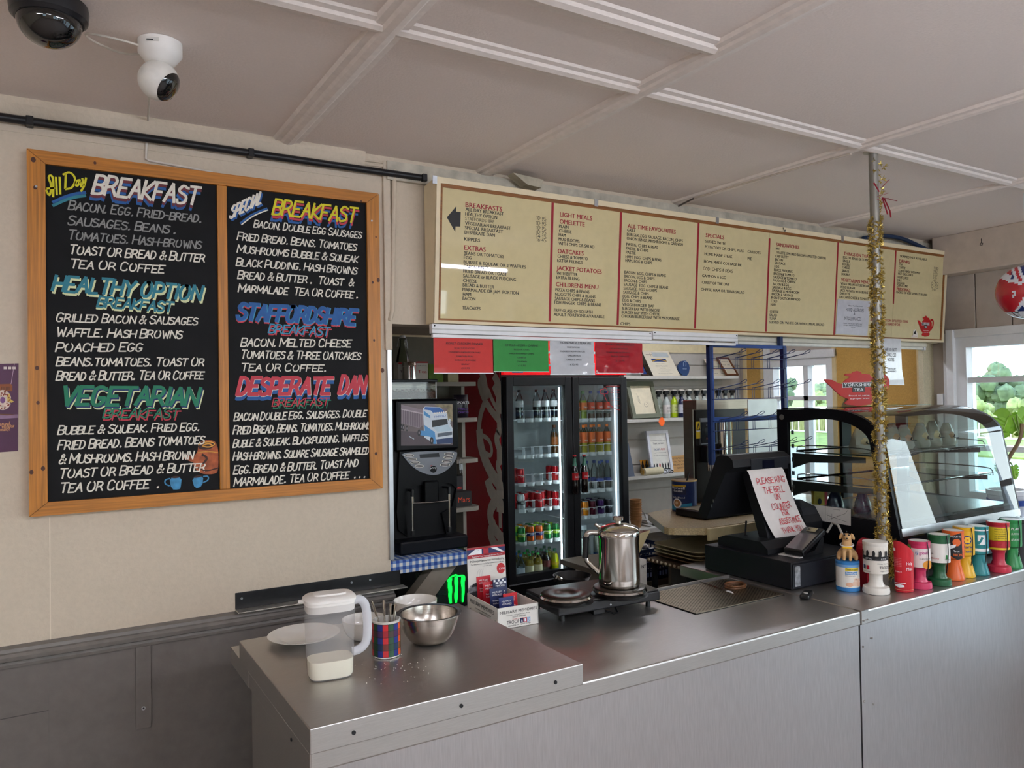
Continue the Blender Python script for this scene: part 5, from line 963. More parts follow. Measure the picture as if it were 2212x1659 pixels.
for i in range(16):
    for j in range(5):
        c = lin(cols[i]); d = lin(rws[j]); mixc = cols[i] if j % 2 == 0 else '#%02x%02x%02x' % tuple((int(cols[i][k:k + 2], 16) + int(('1a3a2a' if j == 1 else '6a1f2a')[k - 1:k + 1], 16)) // 2 for k in (1, 3, 5))
        a0, a1 = 2 * PI * i / 16 - 2.2, 2 * PI * (i + 1) / 16 - 2.2; z0, z1 = .005 + j * .0168, .005 + (j + 1) * .0168
        mb.lathe([(.0373, z0), (.0373, z1)], P(mixc, .3, var=.03), 3, mc, a0=a0, a1=a1, caps=False)
    mb.lathe([(.0375, .005), (.0375, .089)], m_black, 1, mc, a0=2 * PI * i / 16 - 2.21, a1=2 * PI * i / 16 - 2.19, caps=False)
for j in range(6): mb.lathe([(.0375, .0045 + j * .0168), (.0375, .0055 + j * .0168)], m_black, 32, mc, caps=False)
mb.build('tartan_wrap', t)
for k, (a, b, lb) in enumerate((((.006, 0), (-.032, .02), 'steel cutlery handle leaning towards the jug in the tartan mug'), ((-.004, -.004), (.006, .03), 'upright steel cutlery handle in the middle of the tartan mug'), ((.004, .006), (.018, .012), 'second upright steel handle close behind the middle one in the mug'), ((.01, 0), (.036, .02), 'steel cutlery handle leaning towards the mixing bowl in the tartan mug'))):
    q0 = mc + V((a[0], a[1], .008)); q1 = mc + V((b[0], b[1], .142 - .006 * k)); d = (q1 - q0); mb = MB().tube([q0, q0 + d * .5, q0 + d * .8, q0 + d * .97, q1], [.003, .004, .0072, .0075, .004], m_chrome, 10, flat=.4); one(mb, 'cutlery', lb, 'cutlery', 'cutlery in the tartan mug')
rnd = random.Random(2); mb = MB()
for _ in range(45):
    c = PZ(rnd.gauss(860, 40), rnd.gauss(1440, 16), TZ); s = rnd.uniform(.0004, .0009); mb.box(c.x - s, c.x + s, c.y - s, c.y + s, TZ, TZ + s, P('#f2f0ea', .5))
tag(mb.build('sugar_grains', None, 'scattered white sugar grains on the steel slab in front of the mug', 'sugar'), kind='stuff')
# ------------------------------------------------------------------ badge collection box
A, B = PZ(1075, 1362, CT), PZ(1163.4, 1346.6, CT); hb = .066; D0 = PZ(1005, 1282, CT + hb); A.z = B.z = CT + .001; U = (B - A).normalized(); Nn = V((-U.y, U.x, 0)); Wd = (B - A).length; Dp = (D0 - A).dot(Nn)
t = thing('card_box', 'white open card box of red and blue badge packets at the slab edge', 'card box', (A + B) / 2 + Nn * Dp / 2)
card = P('#e2ded6', .6, var=.03); kraft = P('#b39467', .7)
mb = MB(); th = .003
def wallp(a, b, h0, h1, m): d = (b - a).normalized(); n = V((-d.y, d.x, 0)); mb.add([a, b, b + V((0, 0, h1)), a + V((0, 0, h0)), a + n * th, b + n * th, b + n * th + V((0, 0, h1)), a + n * th + V((0, 0, h0))], [(0, 1, 2, 3), (7, 6, 5, 4), (3, 2, 6, 7), (0, 4, 5, 1), (1, 5, 6, 2), (0, 3, 7, 4)], m)
Cc, Dd = B + Nn * Dp, A + Nn * Dp
wallp(A, B, hb, hb, card); wallp(B, Cc, hb, hb, card); wallp(Dd, A, hb, hb, card); mb.add([A, B, Cc, Dd], [(0, 1, 2, 3)], kraft); mb.build('tray', t)
mb = MB(); Uz = ZZ
for s, a, b, y, h, m in (('MILITARY MEMORIES', .06, .96, .70, .14, m_ink2), ('For Orders and Enquiries Please Phone', .22, .78, .58, .05, m_ink2), ('07749 545386', .36, .68, .46, .08, m_ink2), ('Proudly Supporting', .36, .64, .37, .05, m_red2), ('TROOP', .22, .52, .18, .17, m_ink2), ('supporting our injured troops', .25, .8, .08, .07, m_ink2)): mb.text(s, A, U, Uz, a * Wd, y * hb, b * Wd, h * hb, m, off=.0006, bold=.01)
for k, (c, ch_) in enumerate((('#1b2550', 'A'), ('#b3142a', 'I'), ('#8fb0cf', 'D'))): x = (.545 + k * .085) * Wd; mb.prism([(x, .16 * hb), (x + .08 * Wd, .16 * hb), (x + .08 * Wd, .38 * hb), (x, .38 * hb)], A, U, Uz, .0006, P(c)); mb.text(ch_, A, U, Uz, x + .02 * Wd, .2 * hb, x + .06 * Wd, .14 * hb, m_wht, off=.0012)
mb.build('front_print', t)
mb = MB(); U2 = (A - Dd).normalized()
for s, a, b, y, h in (('MILITARY MEMORIES', .1, .9, .62, .2), ('For Orders and Enquiries Please Phone', .3, .8, .45, .06), ('07749 545386', .42, .7, .25, .13)): mb.text(s, Dd, U2, Uz, a * Dp, y * hb, b * Dp, h * hb, m_ink2, off=.0008, bold=.01)
mb.prism([(.07 * Dp, 0), (.16 * Dp, 0), (.12 * Dp, .35 * hb)], Dd, U2, Uz, .0006, m_ink2); mb.prism([(.84 * Dp, 0), (.97 * Dp, 0), (.93 * Dp, .4 * hb), (.9 * Dp, .2 * hb), (.87 * Dp, .33 * hb)], Dd, U2, Uz, .0006, m_ink2); mb.build('side_print', t)
# upright header card
bO = Dd - Nn * .012; hh_ = .150; upc = (ZZ + Nn * .06).normalized(); mb = MB().prism([(0, .0), (Wd * .98, .0), (Wd * .98, hb + hh_), (0, hb + hh_)], bO, U, upc, .003, card); hc = mb.build('header_card', t); mb = MB(); HB = hb; hO = bO + upc * HB + U.cross(upc).normalized() * .0032
def fr_(pts, m, off=.0003): mb.prism([(x * Wd * .98, y * hh_) for x, y in pts], hO, U, upc, off, m)
fr_([(0, .80), (1, .80), (1, 1), (0, 1)], P('#232c5c')); fr_([(0, .83), (.0, .80), (.35, .96), (.35, 1), (.28, 1)], m_wht, .0006); fr_([(1, .83), (1, .80), (.62, .96), (.62, 1), (.70, 1)], m_wht, .0006); fr_([(0, .83), (.38, .83), (.38, .99), (.3, .99), (.3, .93)], m_wht, .0005)
fr_([(.42, .80), (.56, .80), (.56, 1), (.42, 1)], P('#a8202c'), .0009); fr_([(0, .76), (1, .76), (1, .84), (0, .84)], P('#a8202c'), .0009); fr_([(0, .96), (1, .96), (1, 1), (0, 1)], P('#a8202c'), .0009)
for s, a, b, y, h, m in (('Support Your Injured Armed Forces', .12, .9, .78, .03, m_wht), ('Military Memories Introducing', .07, .95, .67, .05, m_ink2), ('The 80th Anniversary D Day Limited Edition Badge', .08, .93, .61, .025, m_ink2), ('only 1000 made', .38, .62, .56, .02, m_ink2), ('LEST WE FORGET', .06, .75, -.2, .07, m_wht)): mb.text(s, hO, U, upc, a * Wd, y * hh_, b * Wd, h * hh_, m, off=.0014)
for k in range(3): mb.ribbon(chaikin([(Wd * (.22 + .06 * k), hh_ * .25), (Wd * (.24 + .06 * k), hh_ * .45), (Wd * (.3 + .05 * k), hh_ * .5)], 2), .002, hO, U, upc, P('#c9c6c0'), .0006)
fr_([(.0, -.35), (1, -.35), (1, .10), (.7, .16), (.4, .10), (.1, .06), (0, .02)], P('#26272b', .5, var=.3)); fr_([(0, .10), (.05, .17), (.3, .2), (.34, .26), (.42, .24), (.44, .17), (.75, .22), (1, .26), (1, .10), (.4, .06), (0, .0)], P('#77787c', .5, var=.5, scale=90), .0006); fr_([(.08, .13), (.12, .2), (.28, .22), (.34, .28), (.36, .2), (.42, .14)], m_ink2, .0009)
fr_([(.87 + .11 * math.cos(k * PI / 10), .47 + .12 * math.sin(k * PI / 10)) for k in range(20)], P('#c22a30'), .0009); mb.text('\u00a32.99', hO, U, upc, .8 * Wd, .44 * hh_, .95 * Wd, .045 * hh_, m_wht, off=.0014, bold=.02); mb.build('print', hc)
# packets in the box
pk = [(.30, .26, .115, 0, '#c01c2c', 'red badge packet at the back of the card box'), (.36, .21, .104, -.1, '#c01c2c', 'red badge packet standing second in the card box'), (.72, .19, .112, .05, '#2b3358', 'union flag badge packet with checked top in the card box'), (.38, .15, .092, 0, '#24305e', 'navy badge packet standing behind the front blue one'), (.78, .11, .078, .1, '#c9242f', 'red badge packet at the front beside the blue one'), (.42, .07, .076, -.05, '#1d2c6c', 'bright blue badge packet at the very front of the card box')]
for k, (fx, fy, hgt, rz, c, lb) in enumerate(pk):
    o = A + U * (.032 + fx * (Wd - .064)) + Nn * (fy * Dp / .30 + .01); o.z = CT + .004; Ur = (Matrix.Rotation(rz * .6, 3, 'Z') @ U); t2 = thing('badge_packet', lb, 'packet', o, group='badge packets in the card box'); up2 = (ZZ + Nn * .12).normalized()
    w2 = .052; MB().prism([(-w2 / 2, 0), (w2 / 2, 0), (w2 / 2, hgt), (-w2 / 2, hgt)], o, Ur, up2, .0035, P(c, .4, var=.05)).build('packet_card', t2); mb = MB()
    oo = o + Ur.cross(up2).normalized() * .0036
    for s, y, h in (('MILITARY', .016, .006), ('MEMORIES', .025, .006), ('Remembrance Badge', .042, .005), ('Collection', .051, .005)): mb.text(s, oo, Ur, up2, -.017, hgt - y, .017, h, m_wht, off=.0004, bold=.01)
    if 'union' in lb:
        for i in range(6): mb.prism([(-.024 + i * .008, hgt - .008 * (1 + i % 2)), (-.017 + i * .008, hgt - .008 * (1 + i % 2)), (-.017 + i * .008, hgt - .008 * (i % 2) - .0008), (-.024 + i * .008, hgt - .008 * (i % 2) - .0008)], oo, Ur, up2, .0006, m_wht)
    mb.build('print', t2)
# ------------------------------------------------------------------ double hot plate and coffee pot
hz = .982; a, b, c = PZ(1138, 1273, hz), PZ(1207, 1307, hz), PZ(1426, 1272, hz); U = (c - b).normalized(); Wd = (c - b).length; Nn = V((-U.y, U.x, 0)); Dp = min((a - b).length, .28)
t = thing('hot_plate', 'black double ring electric hot plate under the steel coffee pot', 'hot plate', b + U * Wd / 2 + Nn * Dp / 2 + V((0, 0, CT - hz)))
O = b.copy(); O.z = CT; Xh = Matrix((U.to_4d(), Nn.to_4d(), ZZ.to_4d(), V((0, 0, 0, 1)))).transposed(); Xh.translation = O; Xh[3][3] = 1
for i in range(3): Xh[3][i] = 0
hbk = P('#17181b', .35, var=.1)
mb = MB().box(0, Wd, 0, Dp, .024, hz - CT - .006, hbk, .005, X=Xh).box(.004, Wd - .004, .004, Dp, hz - CT - .006, hz - CT, P('#2a2725', .28, var=.1), .002, X=Xh); mb.build('body', t)
for x in (.03, Wd - .03):
    for y in (.03, Dp - .03): MB().lathe([(.009, .0005), (.007, .024)], m_black, 12, X=Xh @ Matrix.Translation((x, y, 0))).build('foot', t)
top = hz - CT
pl = []
for u, v, r in ((1222, 1281, .082), (1338, 1266, .088)):
    q = Xh.inverted() @ PZ(u, v, hz + .026); q.z = top + .010
    mb = MB().lathe([(r - .01, -.0095), (r, .0005), (r + .004, .006), (r, .012)], m_chrome, 44, X=Xh @ Matrix.Translation(q), caps=False); mb.build('chrome_ring', t)
    MB().lathe([(r - .002, .001), (r - .002, .016), (r - .006, .018), (.03, .0175), (.028, .016), (.0001, .016)], P('#4a443d', .33, metal=.85, var=.1), 44, X=Xh @ Matrix.Translation(q), caps=False).build('ring_plate', t)
    MB().lathe([(r + .008, -.0098), (r + .006, -.0085)], m_black, 40, X=Xh @ Matrix.Translation(q)).build('ring_seat', t); pl.append(Xh @ V((q.x, q.y, top + .0283)))
MB().cyl(Xh @ V((Wd * .49, -.0005, .037)), Xh @ V((Wd * .49, -.003, .037)), .003, m_wht, 10).build('indicator', t)
cbx = MB().box(Wd * .36, Wd * .47, .02, .06, .004, .024, m_black, .002, X=Xh).tube([Xh @ V(q) for q in ((Wd * .47, .03, .012), (Wd * .52, .0, .006), (Wd * .56, .0, .006), (Wd * .58, .03, .02))], .003, m_black, 8); cbx.build('cord_box', t)
pc = pl[1]; ph = .197
t = thing('coffee_pot', 'tall stainless steel coffee pot with hinged lid on the hot plate', 'coffee pot', pc)
MB().lathe([(.066, .001), (.069, .006), (.069, .03), (.068, ph * .82), (.071, ph * .85), (.071, ph * .93), (.068, ph * .95)], m_chrome, 48, pc).build('pot_body', t)
MB().lathe([(.069, ph * .955), (.070, ph * .97), (.062, ph), (.03, ph + .010), (.0001, ph + .012)], m_chrome, 40, pc).build('lid', t)
MB().lathe([(.010, ph + .0115), (.009, ph + .018), (.018, ph + .021), (.018, ph + .031), (.015, ph + .034), (.0001, ph + .0345)], m_chrome, 24, pc).build('knob', t)
dl = (CR * -1); dl.z = 0; dl.normalize(); dr = -dl
hp_ = [pc + dl * .066 + V((0, 0, ph * .90)), pc + dl * .098 + V((0, 0, ph * .91)), pc + dl * .108 + V((0, 0, ph * .87)), pc + dl * .112 + V((0, 0, ph * .45)), pc + dl * .098 + V((0, 0, ph * .36)), pc + dl * .067 + V((0, 0, ph * .22))]
MB().tube(chaikin([tuple(q) for q in hp_], 1), .007, m_chrome, 10, flat=1.3).build('handle', t)
gp = [pc + dl * .109 + V((0, 0, ph * .84)), pc + dl * .113 + V((0, 0, ph * .48))]; MB().cyl(gp[0], gp[1], .0105, m_black, 14).build('grip', t)
MB().tube([pc + dl * .05 + V((0, 0, ph * .985)), pc + dl * .066 + V((0, 0, ph * 1.0)), pc + dl * .078 + V((0, 0, ph * 1.05))], .006, m_chrome, 10).build('thumb_lever', t)
f1 = V((-dr.y, dr.x, 0)); mb = MB(); b0 = pc + dr * .066
mb.add([b0 + f1 * .030 + V((0, 0, ph * .9)), b0 - f1 * .030 + V((0, 0, ph * .9)), pc + dr * .108 + V((0, 0, ph * .93)), pc + dr * .067 + V((0, 0, ph * .52))], [(0, 3, 2), (3, 1, 2), (0, 2, 1)], M('#c9b48a', .12, 1)); mb.build('spout', t)
# small pan lids behind the rings
for k, (u, v) in enumerate(((1285, 1252),)):
    q = PZ(u, v, .99); q.y += .09; tt = thing('pan', 'dark frying pan lying behind the hot plate rings', 'pan', (q.x, q.y, CT)); MB().lathe([(.055, .001), (.07, .03), (.072, .03), (.056, .004), (.0001, .003)], m_black, 32, (q.x, q.y + .05, CT + .03), caps=False).lathe([(.05, .0), (.05, .031)], m_black, 24, (q.x, q.y + .05, CT)).build('pan_body', tt); MB().tube([(q.x - .06, q.y + .03, CT + .055), (q.x - .09, q.y + .02, CT + .07), (q.x - .11, q.y + .0, CT + .066)], .007, m_chrome, 8).build('handle', tt)
# ------------------------------------------------------------------ drip grid with oddments
gO = V((1.825, 1.872, CT)); t = thing('drip_grid', 'perforated steel drip grid let into the counter beside the hot plate', 'drip grid', (2.04, 2.03, CT))
gx0, gx1, gy0, gy1 = 1.822, 2.247, 1.874, 2.150
MB().box(gx0 - .006, gx1 + .006, gy0 - .004, gy1 + .008, CT + .0002, CT + .0012, m_blackm).build('recess', t)
mb = MB(); gm = M('#b7ad98', .35, 1, var=.1); n = 24; st = (gx1 - gx0) / n
for sgn in (1, -1):
    k = -30
    while k < 60:
        # diagonal strands x + sgn*y
        pts = []
        for yy in (gy0, gy1):
            pts.append((gx0 + k * st + (yy - gy0) * sgn * 1.5, yy))
        (xa, ya), (xb, yb) = pts
        if max(xa, xb) > gx0 and min(xa, xb) < gx1:
            def cl_(x, y, x2, y2):
                if x < gx0: y, x = y + (gx0 - x) * (y2 - y) / (x2 - x), gx0
                if x > gx1: y, x = y + (gx1 - x) * (y2 - y) / (x2 - x), gx1
                return x, y
            q0 = cl_(xa, ya, xb, yb); q1 = cl_(xb, yb, xa, ya)
            mb.ribbon([q0, q1], .0055, (0, 0, CT + .0035), ZX, ZY, gm, .0004 * (1 + sgn))
        k += 1
for a_, b_ in (((gx0, gy0), (gx1, gy0)), ((gx0, gy1), (gx1, gy1)), ((gx0, gy0), (gx0, gy1)), ((gx1, gy0), (gx1, gy1))): mb.ribbon([a_, b_], .007, (0, 0, CT + .0045), ZX, ZY, gm, .0002); mb.box(min(a_[0], b_[0]) - .001, max(a_[0], b_[0]) + .001, min(a_[1], b_[1]) - .001, max(a_[1], b_[1]) + .001, CT + .001, CT + .0044, gm)
mb.build('mesh', t)
gt = CT + .0052; p = PZ(1588, 1263, gt + .01)
mb = MB().tube([(p.x + .042 * math.cos(k * PI / 16), p.y + .032 * math.sin(k * PI / 16), gt + .0042) for k in range(32)], .004, P('#5a3a22', .5, var=.2), 8, True).tube([(p.x + .039 * math.cos(k * PI / 16 + .2), p.y + .034 * math.sin(k * PI / 16 + .2), gt + .0115) for k in range(32)], .0035, P('#6b4427', .5, var=.2), 8, True).box(p.x + .036, p.x + .05, p.y - .012, p.y - .006, gt, gt + .008, m_alu, .001)
one(mb, 'leather_loop', 'coiled brown leather strap with buckle on the drip grid', 'strap')
p = PZ(1582, 1283, gt); p2 = PZ(1512, 1258, gt); d = (p2 - p).normalized(); s_ = V((-d.y, d.x, 0)); t = thing('letter_knife', 'thin steel knife with pale tip lying across the drip grid', 'knife', p)
MB().prism([(-.012, .004), (.01, -.007), (.03, -.006), (.03, .006), (.01, .006)], p + V((0, 0, .0035)), d, s_, .0018, m_wht).build('tip', t); MB().tube([p + d * .03 + V((0, 0, .0035)), p + d * .12 + V((0, 0, .003)), p2 + V((0, 0, .003))], [.0035, .003, .0025], m_chrome, 8, flat=.5).build('blade', t)
# bell push
p = PZ(1742, 1290, CT); t = thing('bell_push', 'small black bell push with white button on the counter joint', 'bell', (p.x, p.y, CT)); Xb = Matrix.Translation((p.x, p.y, CT + .001)) @ Matrix.Rotation(R(-62), 4, 'Z')
MB().box(-.016, .016, -.042, .042, 0, .016, m_black, .004, X=Xb).build('case', t); MB().lathe([(.0075, .0162), (.0075, .018), (.0001, .0182)], P('#c9c9c6', .3), 18, X=Xb @ Matrix.Translation((0, -.012, 0))).build('button', t); MB().box(-.0165, .0165, .036, .0425, .003, .013, m_alu, .001, X=Xb).build('end_cap', t)
# ------------------------------------------------------------------ till
DT = 1.022; t = thing('cash_box', 'wide black cash drawer box on the counter under the till', 'cash drawer', (2.525, 2.11, CT)); blk = P('#12141a', .45, var=.12)
MB().box(2.322, 2.735, 1.896, 2.330, CT + .002, DT, blk, .003).build('case', t)
MB().box(2.326, 2.731, 1.890, 1.8955, CT + .008, DT - .008, P('#1a1d24', .4, var=.12), .002).build('drawer_front', t); c_ = V((2.348, 1.8895, 0)); mb = MB(); mb.prism([(2.334, CT + .014), (2.362, CT + .014), (2.362, DT - .018), (2.357, DT - .014), (2.339, DT - .014), (2.334, DT - .018)], (0, 1.8902, 0), ZX, ZZ, .002, P('#aeb2b6', .3, metal=.6, var=.4, scale=70)); mb.build('worn_lock_plate', t)
t = thing('till_terminal', 'black till terminal seen from behind with a taped paper notice', 'till', (2.48, 2.15, DT)); tb_ = P('#15161a', .5, var=.1); tb2 = P('#1d1f25', .4, var=.1)
MB().prism([(2.035, .0), (2.29, .0), (2.29, .03), (2.25, .045), (2.07, .045), (2.035, .02)], (2.36, 0, DT + .001), ZY, ZZ, .25, tb_).build('base', t)
xl, xr = 2.332, 2.672
mb = MB(); prof = [(2.352, 1.128), (2.372, 1.150), (2.262, 1.388), (2.240, 1.397), (2.205, 1.397), (2.178, 1.380), (2.172, 1.350), (2.215, 1.325), (2.325, 1.130)]
mb.prism(prof, (xl, 0, 0), ZY, ZZ, xr - xl, tb_); mb.build('screen_housing', t)
MB().prism([(2.230, 1.32), (2.178, 1.345), (2.10, 1.06), (2.14, 1.05)], (2.44, 0, 0), ZY, ZZ, .12, tb_).build('neck', t)
MB().box(xl + .10, xr - .02, 2.1700, 2.1745, 1.328, 1.378, tb2, .001).build('customer_display', t); mb = MB().box(xl + .165, xl + .235, 2.1692, 2.1700, 1.338, 1.370, P('#0a0c1c', .15)); mb.build('display_window', t)
for u, v in ((1541, 1082), (1537, 1093)):
    q = PX(u, v, xl - .0005); MB().box(xl - .002, xl + .001, q.y - .003, q.y + .003, q.z - .006, q.z + .006, m_alu).build('port', t)
MB().tube([(2.45, 2.22, 1.12), (2.42, 2.20, 1.07), (2.44, 2.12, 1.035), (2.5, 2.05, 1.03), (2.55, 2.1, DT + .05)], .004, m_black, 8).build('cable', t)
# paper notice on the neck
def resamp(p, n):
    L = [0]
    for a, b in zip(p, p[1:]): L.append(L[-1] + math.dist(a, b))
    o = []
    for i in range(n + 1):
        s = L[-1] * i / n; j = max(k for k in range(len(p) - 1) if L[k] <= s + 1e-9); f = (s - L[j]) / max(1e-9, L[j + 1] - L[j]); o.append(tuple(x * (1 - f) + y * f for x, y in zip(p[j], p[j + 1])))
    return o
mb = MB(); pw = P('#dcd6d2', .8, var=.03); pr = [(2.168, 1.335), (2.158, 1.325), (2.15, 1.29), (2.128, 1.20), (2.108, 1.13), (2.092, 1.09), (2.083, 1.070)]; pr = chaikin(pr, 2); pr = resamp(pr, 40); xa, xb_ = 2.432, 2.640
def pt_(s, x):  # s 0..1 down the sheet
    k = s * (len(pr) - 1); i = min(int(k), len(pr) - 2); f = k - i; y = pr[i][0] * (1 - f) + pr[i + 1][0] * f; z = pr[i][1] * (1 - f) + pr[i + 1][1] * f
    return V((x - .03 * (1 - s) + .03 * s * s, y + .008 * math.sin(PI * (x - xa) / (xb_ - xa)) * s * -1, max(z, DT + .052 if False else z)))
n1, n2 = 24, 8; vs = [pt_(j / n1, xa + (xb_ - xa) * i / n2) for j in range(n1 + 1) for i in range(n2 + 1)]
mb.add(vs, [(j * (n2 + 1) + i, (j + 1) * (n2 + 1) + i, (j + 1) * (n2 + 1) + i + 1, j * (n2 + 1) + i + 1) for j in range(n1) for i in range(n2)], pw, True)
pn = mb.build('sheet', thing('paper_notice', 'curling white paper notice in red handwriting taped to the till', 'notice', (2.53, 2.1, 1.02))); mb = MB(); redp = P('#c8323e', .6)
for k, (s, a, b, y) in enumerate((('PLEASE RING', .12, .92, .22), ('THE BELL', .22, .80, .36), ('ON', .46, .60, .46), ('COUNTER', .28, .82, .60), ('FOR', .48, .66, .70), ('ASSISTANCE', .30, .92, .82), ('THANK YOU', .24, .84, .945))):
    tmp = MB(); tmp.brush(s, (0, 0, 0), ZX, ZY, a, b, (.09 if k != 6 else .08), redp, w=.125, slant=.08, jit=.08, seed=k + 3, capbig=0, off=0)
    mb.add([pt_(y - .0 - q.y * .93, xa + (xb_ - xa) * q.x) + V((0, -.0032, .0012)) for q in tmp.v], tmp.f, redp)
mb.build('handwriting', pn)
t = thing('card_terminal', 'black card payment terminal on an angled stand beside the paper notice', 'card terminal', (2.475, 1.96, DT)); Xc = Matrix.Translation((2.475, 1.962, DT + .001)) @ Matrix.Rotation(R(-84), 4, 'Z')
MB().prism([(-.05, 0), (.075, 0), (.085, .06), (.07, .062), (.02, .018), (-.05, .012)], Xc @ V((-.035, 0, 0)), Xc.to_3x3() @ ZY, ZZ, .07, m_black).build('stand', t)
Xd = Xc @ Matrix.Translation((0, .01, .05)) @ Matrix.Rotation(R(24), 4, 'X'); MB().box(-.042, .042, -.085, .085, -.012, .012, m_black, .006, X=Xd).build('case', t); MB().box(-.036, .036, -.075, .035, .0125, .0135, P('#6a6468', .12, coat=1), X=Xd).build('screen', t); MB().box(-.02, .02, .05, .078, .0125, .015, m_chrome, .002, X=Xd).build('card_mouth', t)
MB().box(-.06, .03, -.075, -.03, .0005, .004, P('#c9c6c2', .6), X=Xc).build('card_slip', t)
t = thing('receipt_printer', 'black rounded receipt printer behind the till beside the glass cabinet', 'printer', (2.74, 2.22, DT))
MB().prism([(2.12, 0), (2.325, 0), (2.325, .13), (2.29, .15), (2.22, .155), (2.15, .135), (2.115, .08)], (2.688, 0, DT + .001), ZY, ZZ, .106, tb_).build('case', t); MB().prism([(2.13, .1), (2.15, .1365), (2.22, .1565), (2.27, .156), (2.27, .158), (2.215, .159), (2.143, .138)], (2.695, 0, DT + .001), ZY, ZZ, .09, tb2).build('cover', t); MB().prism([(2.255, .1585), (2.262, .1585), (2.275, .175), (2.273, .176)], (2.70, 0, DT + .001), ZY, ZZ, .08, m_wht).build('receipt', t)
mb = MB().tube([(2.775, 2.08, 1.06), (2.785, 2.06, 1.10), (2.765, 2.02, 1.10), (2.76, 1.96, 1.0), (2.77, 1.98, CT + .006)], .005, P('#b9b6ae', .5), 8).tube([(2.76, 2.1, CT + .006), (2.78, 1.98, CT + .006), (2.76, 1.9, CT + .006)], .005, P('#b9b6ae', .5), 8); one(mb, 'power_cable', 'pale grey cable looping down beside the cash drawer', 'cable')
# ------------------------------------------------------------------ curved glass display cabinet
cx0, cx1 = 2.800, 3.705
OUT = [(1.772, 1.075), (1.806, 1.262), (1.838, 1.44)] + [(1.838 + .245 * (1 - math.cos(a)), 1.44 + .133 * math.sin(a)) for a in [k * PI / 16 for k in range(1, 9)]] + [(2.345, 1.570), (2.345, .945)]
def inner(d):
    return [(1.772 + .062, 1.13), (1.806 + d, 1.262), (1.838 + d, 1.43)] + [(1.838 + d + (.245 - d * .6) * (1 - math.cos(a)), 1.43 + (.133 - d * .6) * math.sin(a)) for a in [k * PI / 16 for k in range(1, 9)]] + [(2.345 - .055, 1.515), (2.345 - .055, 1.142), (2.20, 1.142)]
t = thing('display_cabinet', 'black framed curved glass food cabinet standing on the counter by the window', 'display cabinet', (3.25, 2.06, CT))
m_cab = P('#0b0c11', .4, var=.1, spec=.25)
MB().prism([(1.80, CT + .012), (2.345, CT + .012), (2.345, 1.135), (1.80, 1.125), (1.775, 1.082)], (cx0 + .002, 0, 0), ZY, ZZ, cx1 - cx0 - .004, m_cab).build('base', t)
for x in (cx0 + .05, cx1 - .09):
    for y in (1.84, 2.28): MB().box(x, x + .04, y, y + .04, CT + .0005, CT + .012, m_black).build('foot', t)
def ring(mb, out, inn, x, th, m):
    """flat frame between an outline and an inner opening, both closed, same start"""
    n = len(out); k = len(inn)
    def res(pl, N=64):
        L = [0]; 
        for a, b in zip(pl, pl[1:] + pl[:1]): L.append(L[-1] + math.hypot(b[0] - a[0], b[1] - a[1]))
        o = []; q = pl + pl[:1]
        for i in range(N):
            s = L[-1] * i / N; j = max(jj for jj in range(len(L) - 1) if L[jj] <= s + 1e-9); f = (s - L[j]) / max(1e-9, L[j + 1] - L[j]); o.append((q[j][0] * (1 - f) + q[j + 1][0] * f, q[j][1] * (1 - f) + q[j + 1][1] * f))
        return o
    c = (sum(p[0] for p in inn) / k, sum(p[1] for p in inn) / k)
    def polar(pl, a):
        best = None
        for p, q in zip(pl, pl[1:] + pl[:1]):
            dx_, dy_ = math.cos(a), math.sin(a); ex, ey = q[0] - p[0], q[1] - p[1]; det = dx_ * -ey + ex * dy_
            if abs(det) < 1e-12: continue
            s = ((p[0] - c[0]) * -ey + ex * (p[1] - c[1])) / det; u = (dx_ * (p[1] - c[1]) - dy_ * (p[0] - c[0])) / det
            if s > 0 and -1e-6 <= u <= 1 + 1e-6: best = max(best or 0, s)
        return (c[0] + best * math.cos(a), c[1] + best * math.sin(a))
    ang = sorted([2 * PI * i / 72 for i in range(72)] + [math.atan2(p[1] - c[1], p[0] - c[0]) % (2 * PI) for p in out + inn])
    o = [polar(out, a) for a in ang]; i_ = [polar(inn, a) for a in ang]; N = len(ang)
    vs = [V((x, y, z)) for y, z in o] + [V((x, y, z)) for y, z in i_] + [V((x + th, y, z)) for y, z in o] + [V((x + th, y, z)) for y, z in i_]; fs = []
    for j in range(N):
        k2 = (j + 1) % N; fs += [(j, N + j, N + k2, k2), (2 * N + j, 2 * N + k2, 3 * N + k2, 3 * N + j), (j, k2, 2 * N + k2, 2 * N + j), (N + j, 3 * N + j, 3 * N + k2, N + k2)]
    return mb.add(vs, fs, m)
UP = [(y, z) for y, z in OUT if z > 1.0] + [(2.345, 1.136), (1.80, 1.126)]
gm_ = glass('#dcece8', 1.25, key='cab', base=.02)
for x in (cx0 - .001, cx1 - .018):
    f = ring(MB(), UP, inner(.052), x, .019, m_cab).build('side_frame', t)
    MB().prism(inner(.052), (x + .008, 0, 0), ZY, ZZ, .003, glass('#f2f7f6', .8, key='cs')).build('side_glass', f)
c_ = PX(1689, 901, cx0 - .001); MB().cyl((cx0 - .001, c_.y, c_.z), (cx0 - .004, c_.y, c_.z), .012, P('#8b8a84', .3, metal=.6), 20).build('cap', t)
fg = [(y - .004, z) for y, z in OUT[:11]] + [(2.20, 1.5765)]
mb = MB(); n = len(fg); vs = [V((x, y, z)) for x in (cx0 + .0185, cx1 - .0185) for y, z in fg] + [V((x, y - .004 * (z < 1.5), z + .004 * (z >= 1.5))) for x in (cx0 + .0185, cx1 - .0185) for y, z in fg]
mb.add(vs[:2 * n], [(i, n + i, n + i + 1, i + 1) for i in range(n - 1)], gm_, True); mb.build('curved_glass', t)
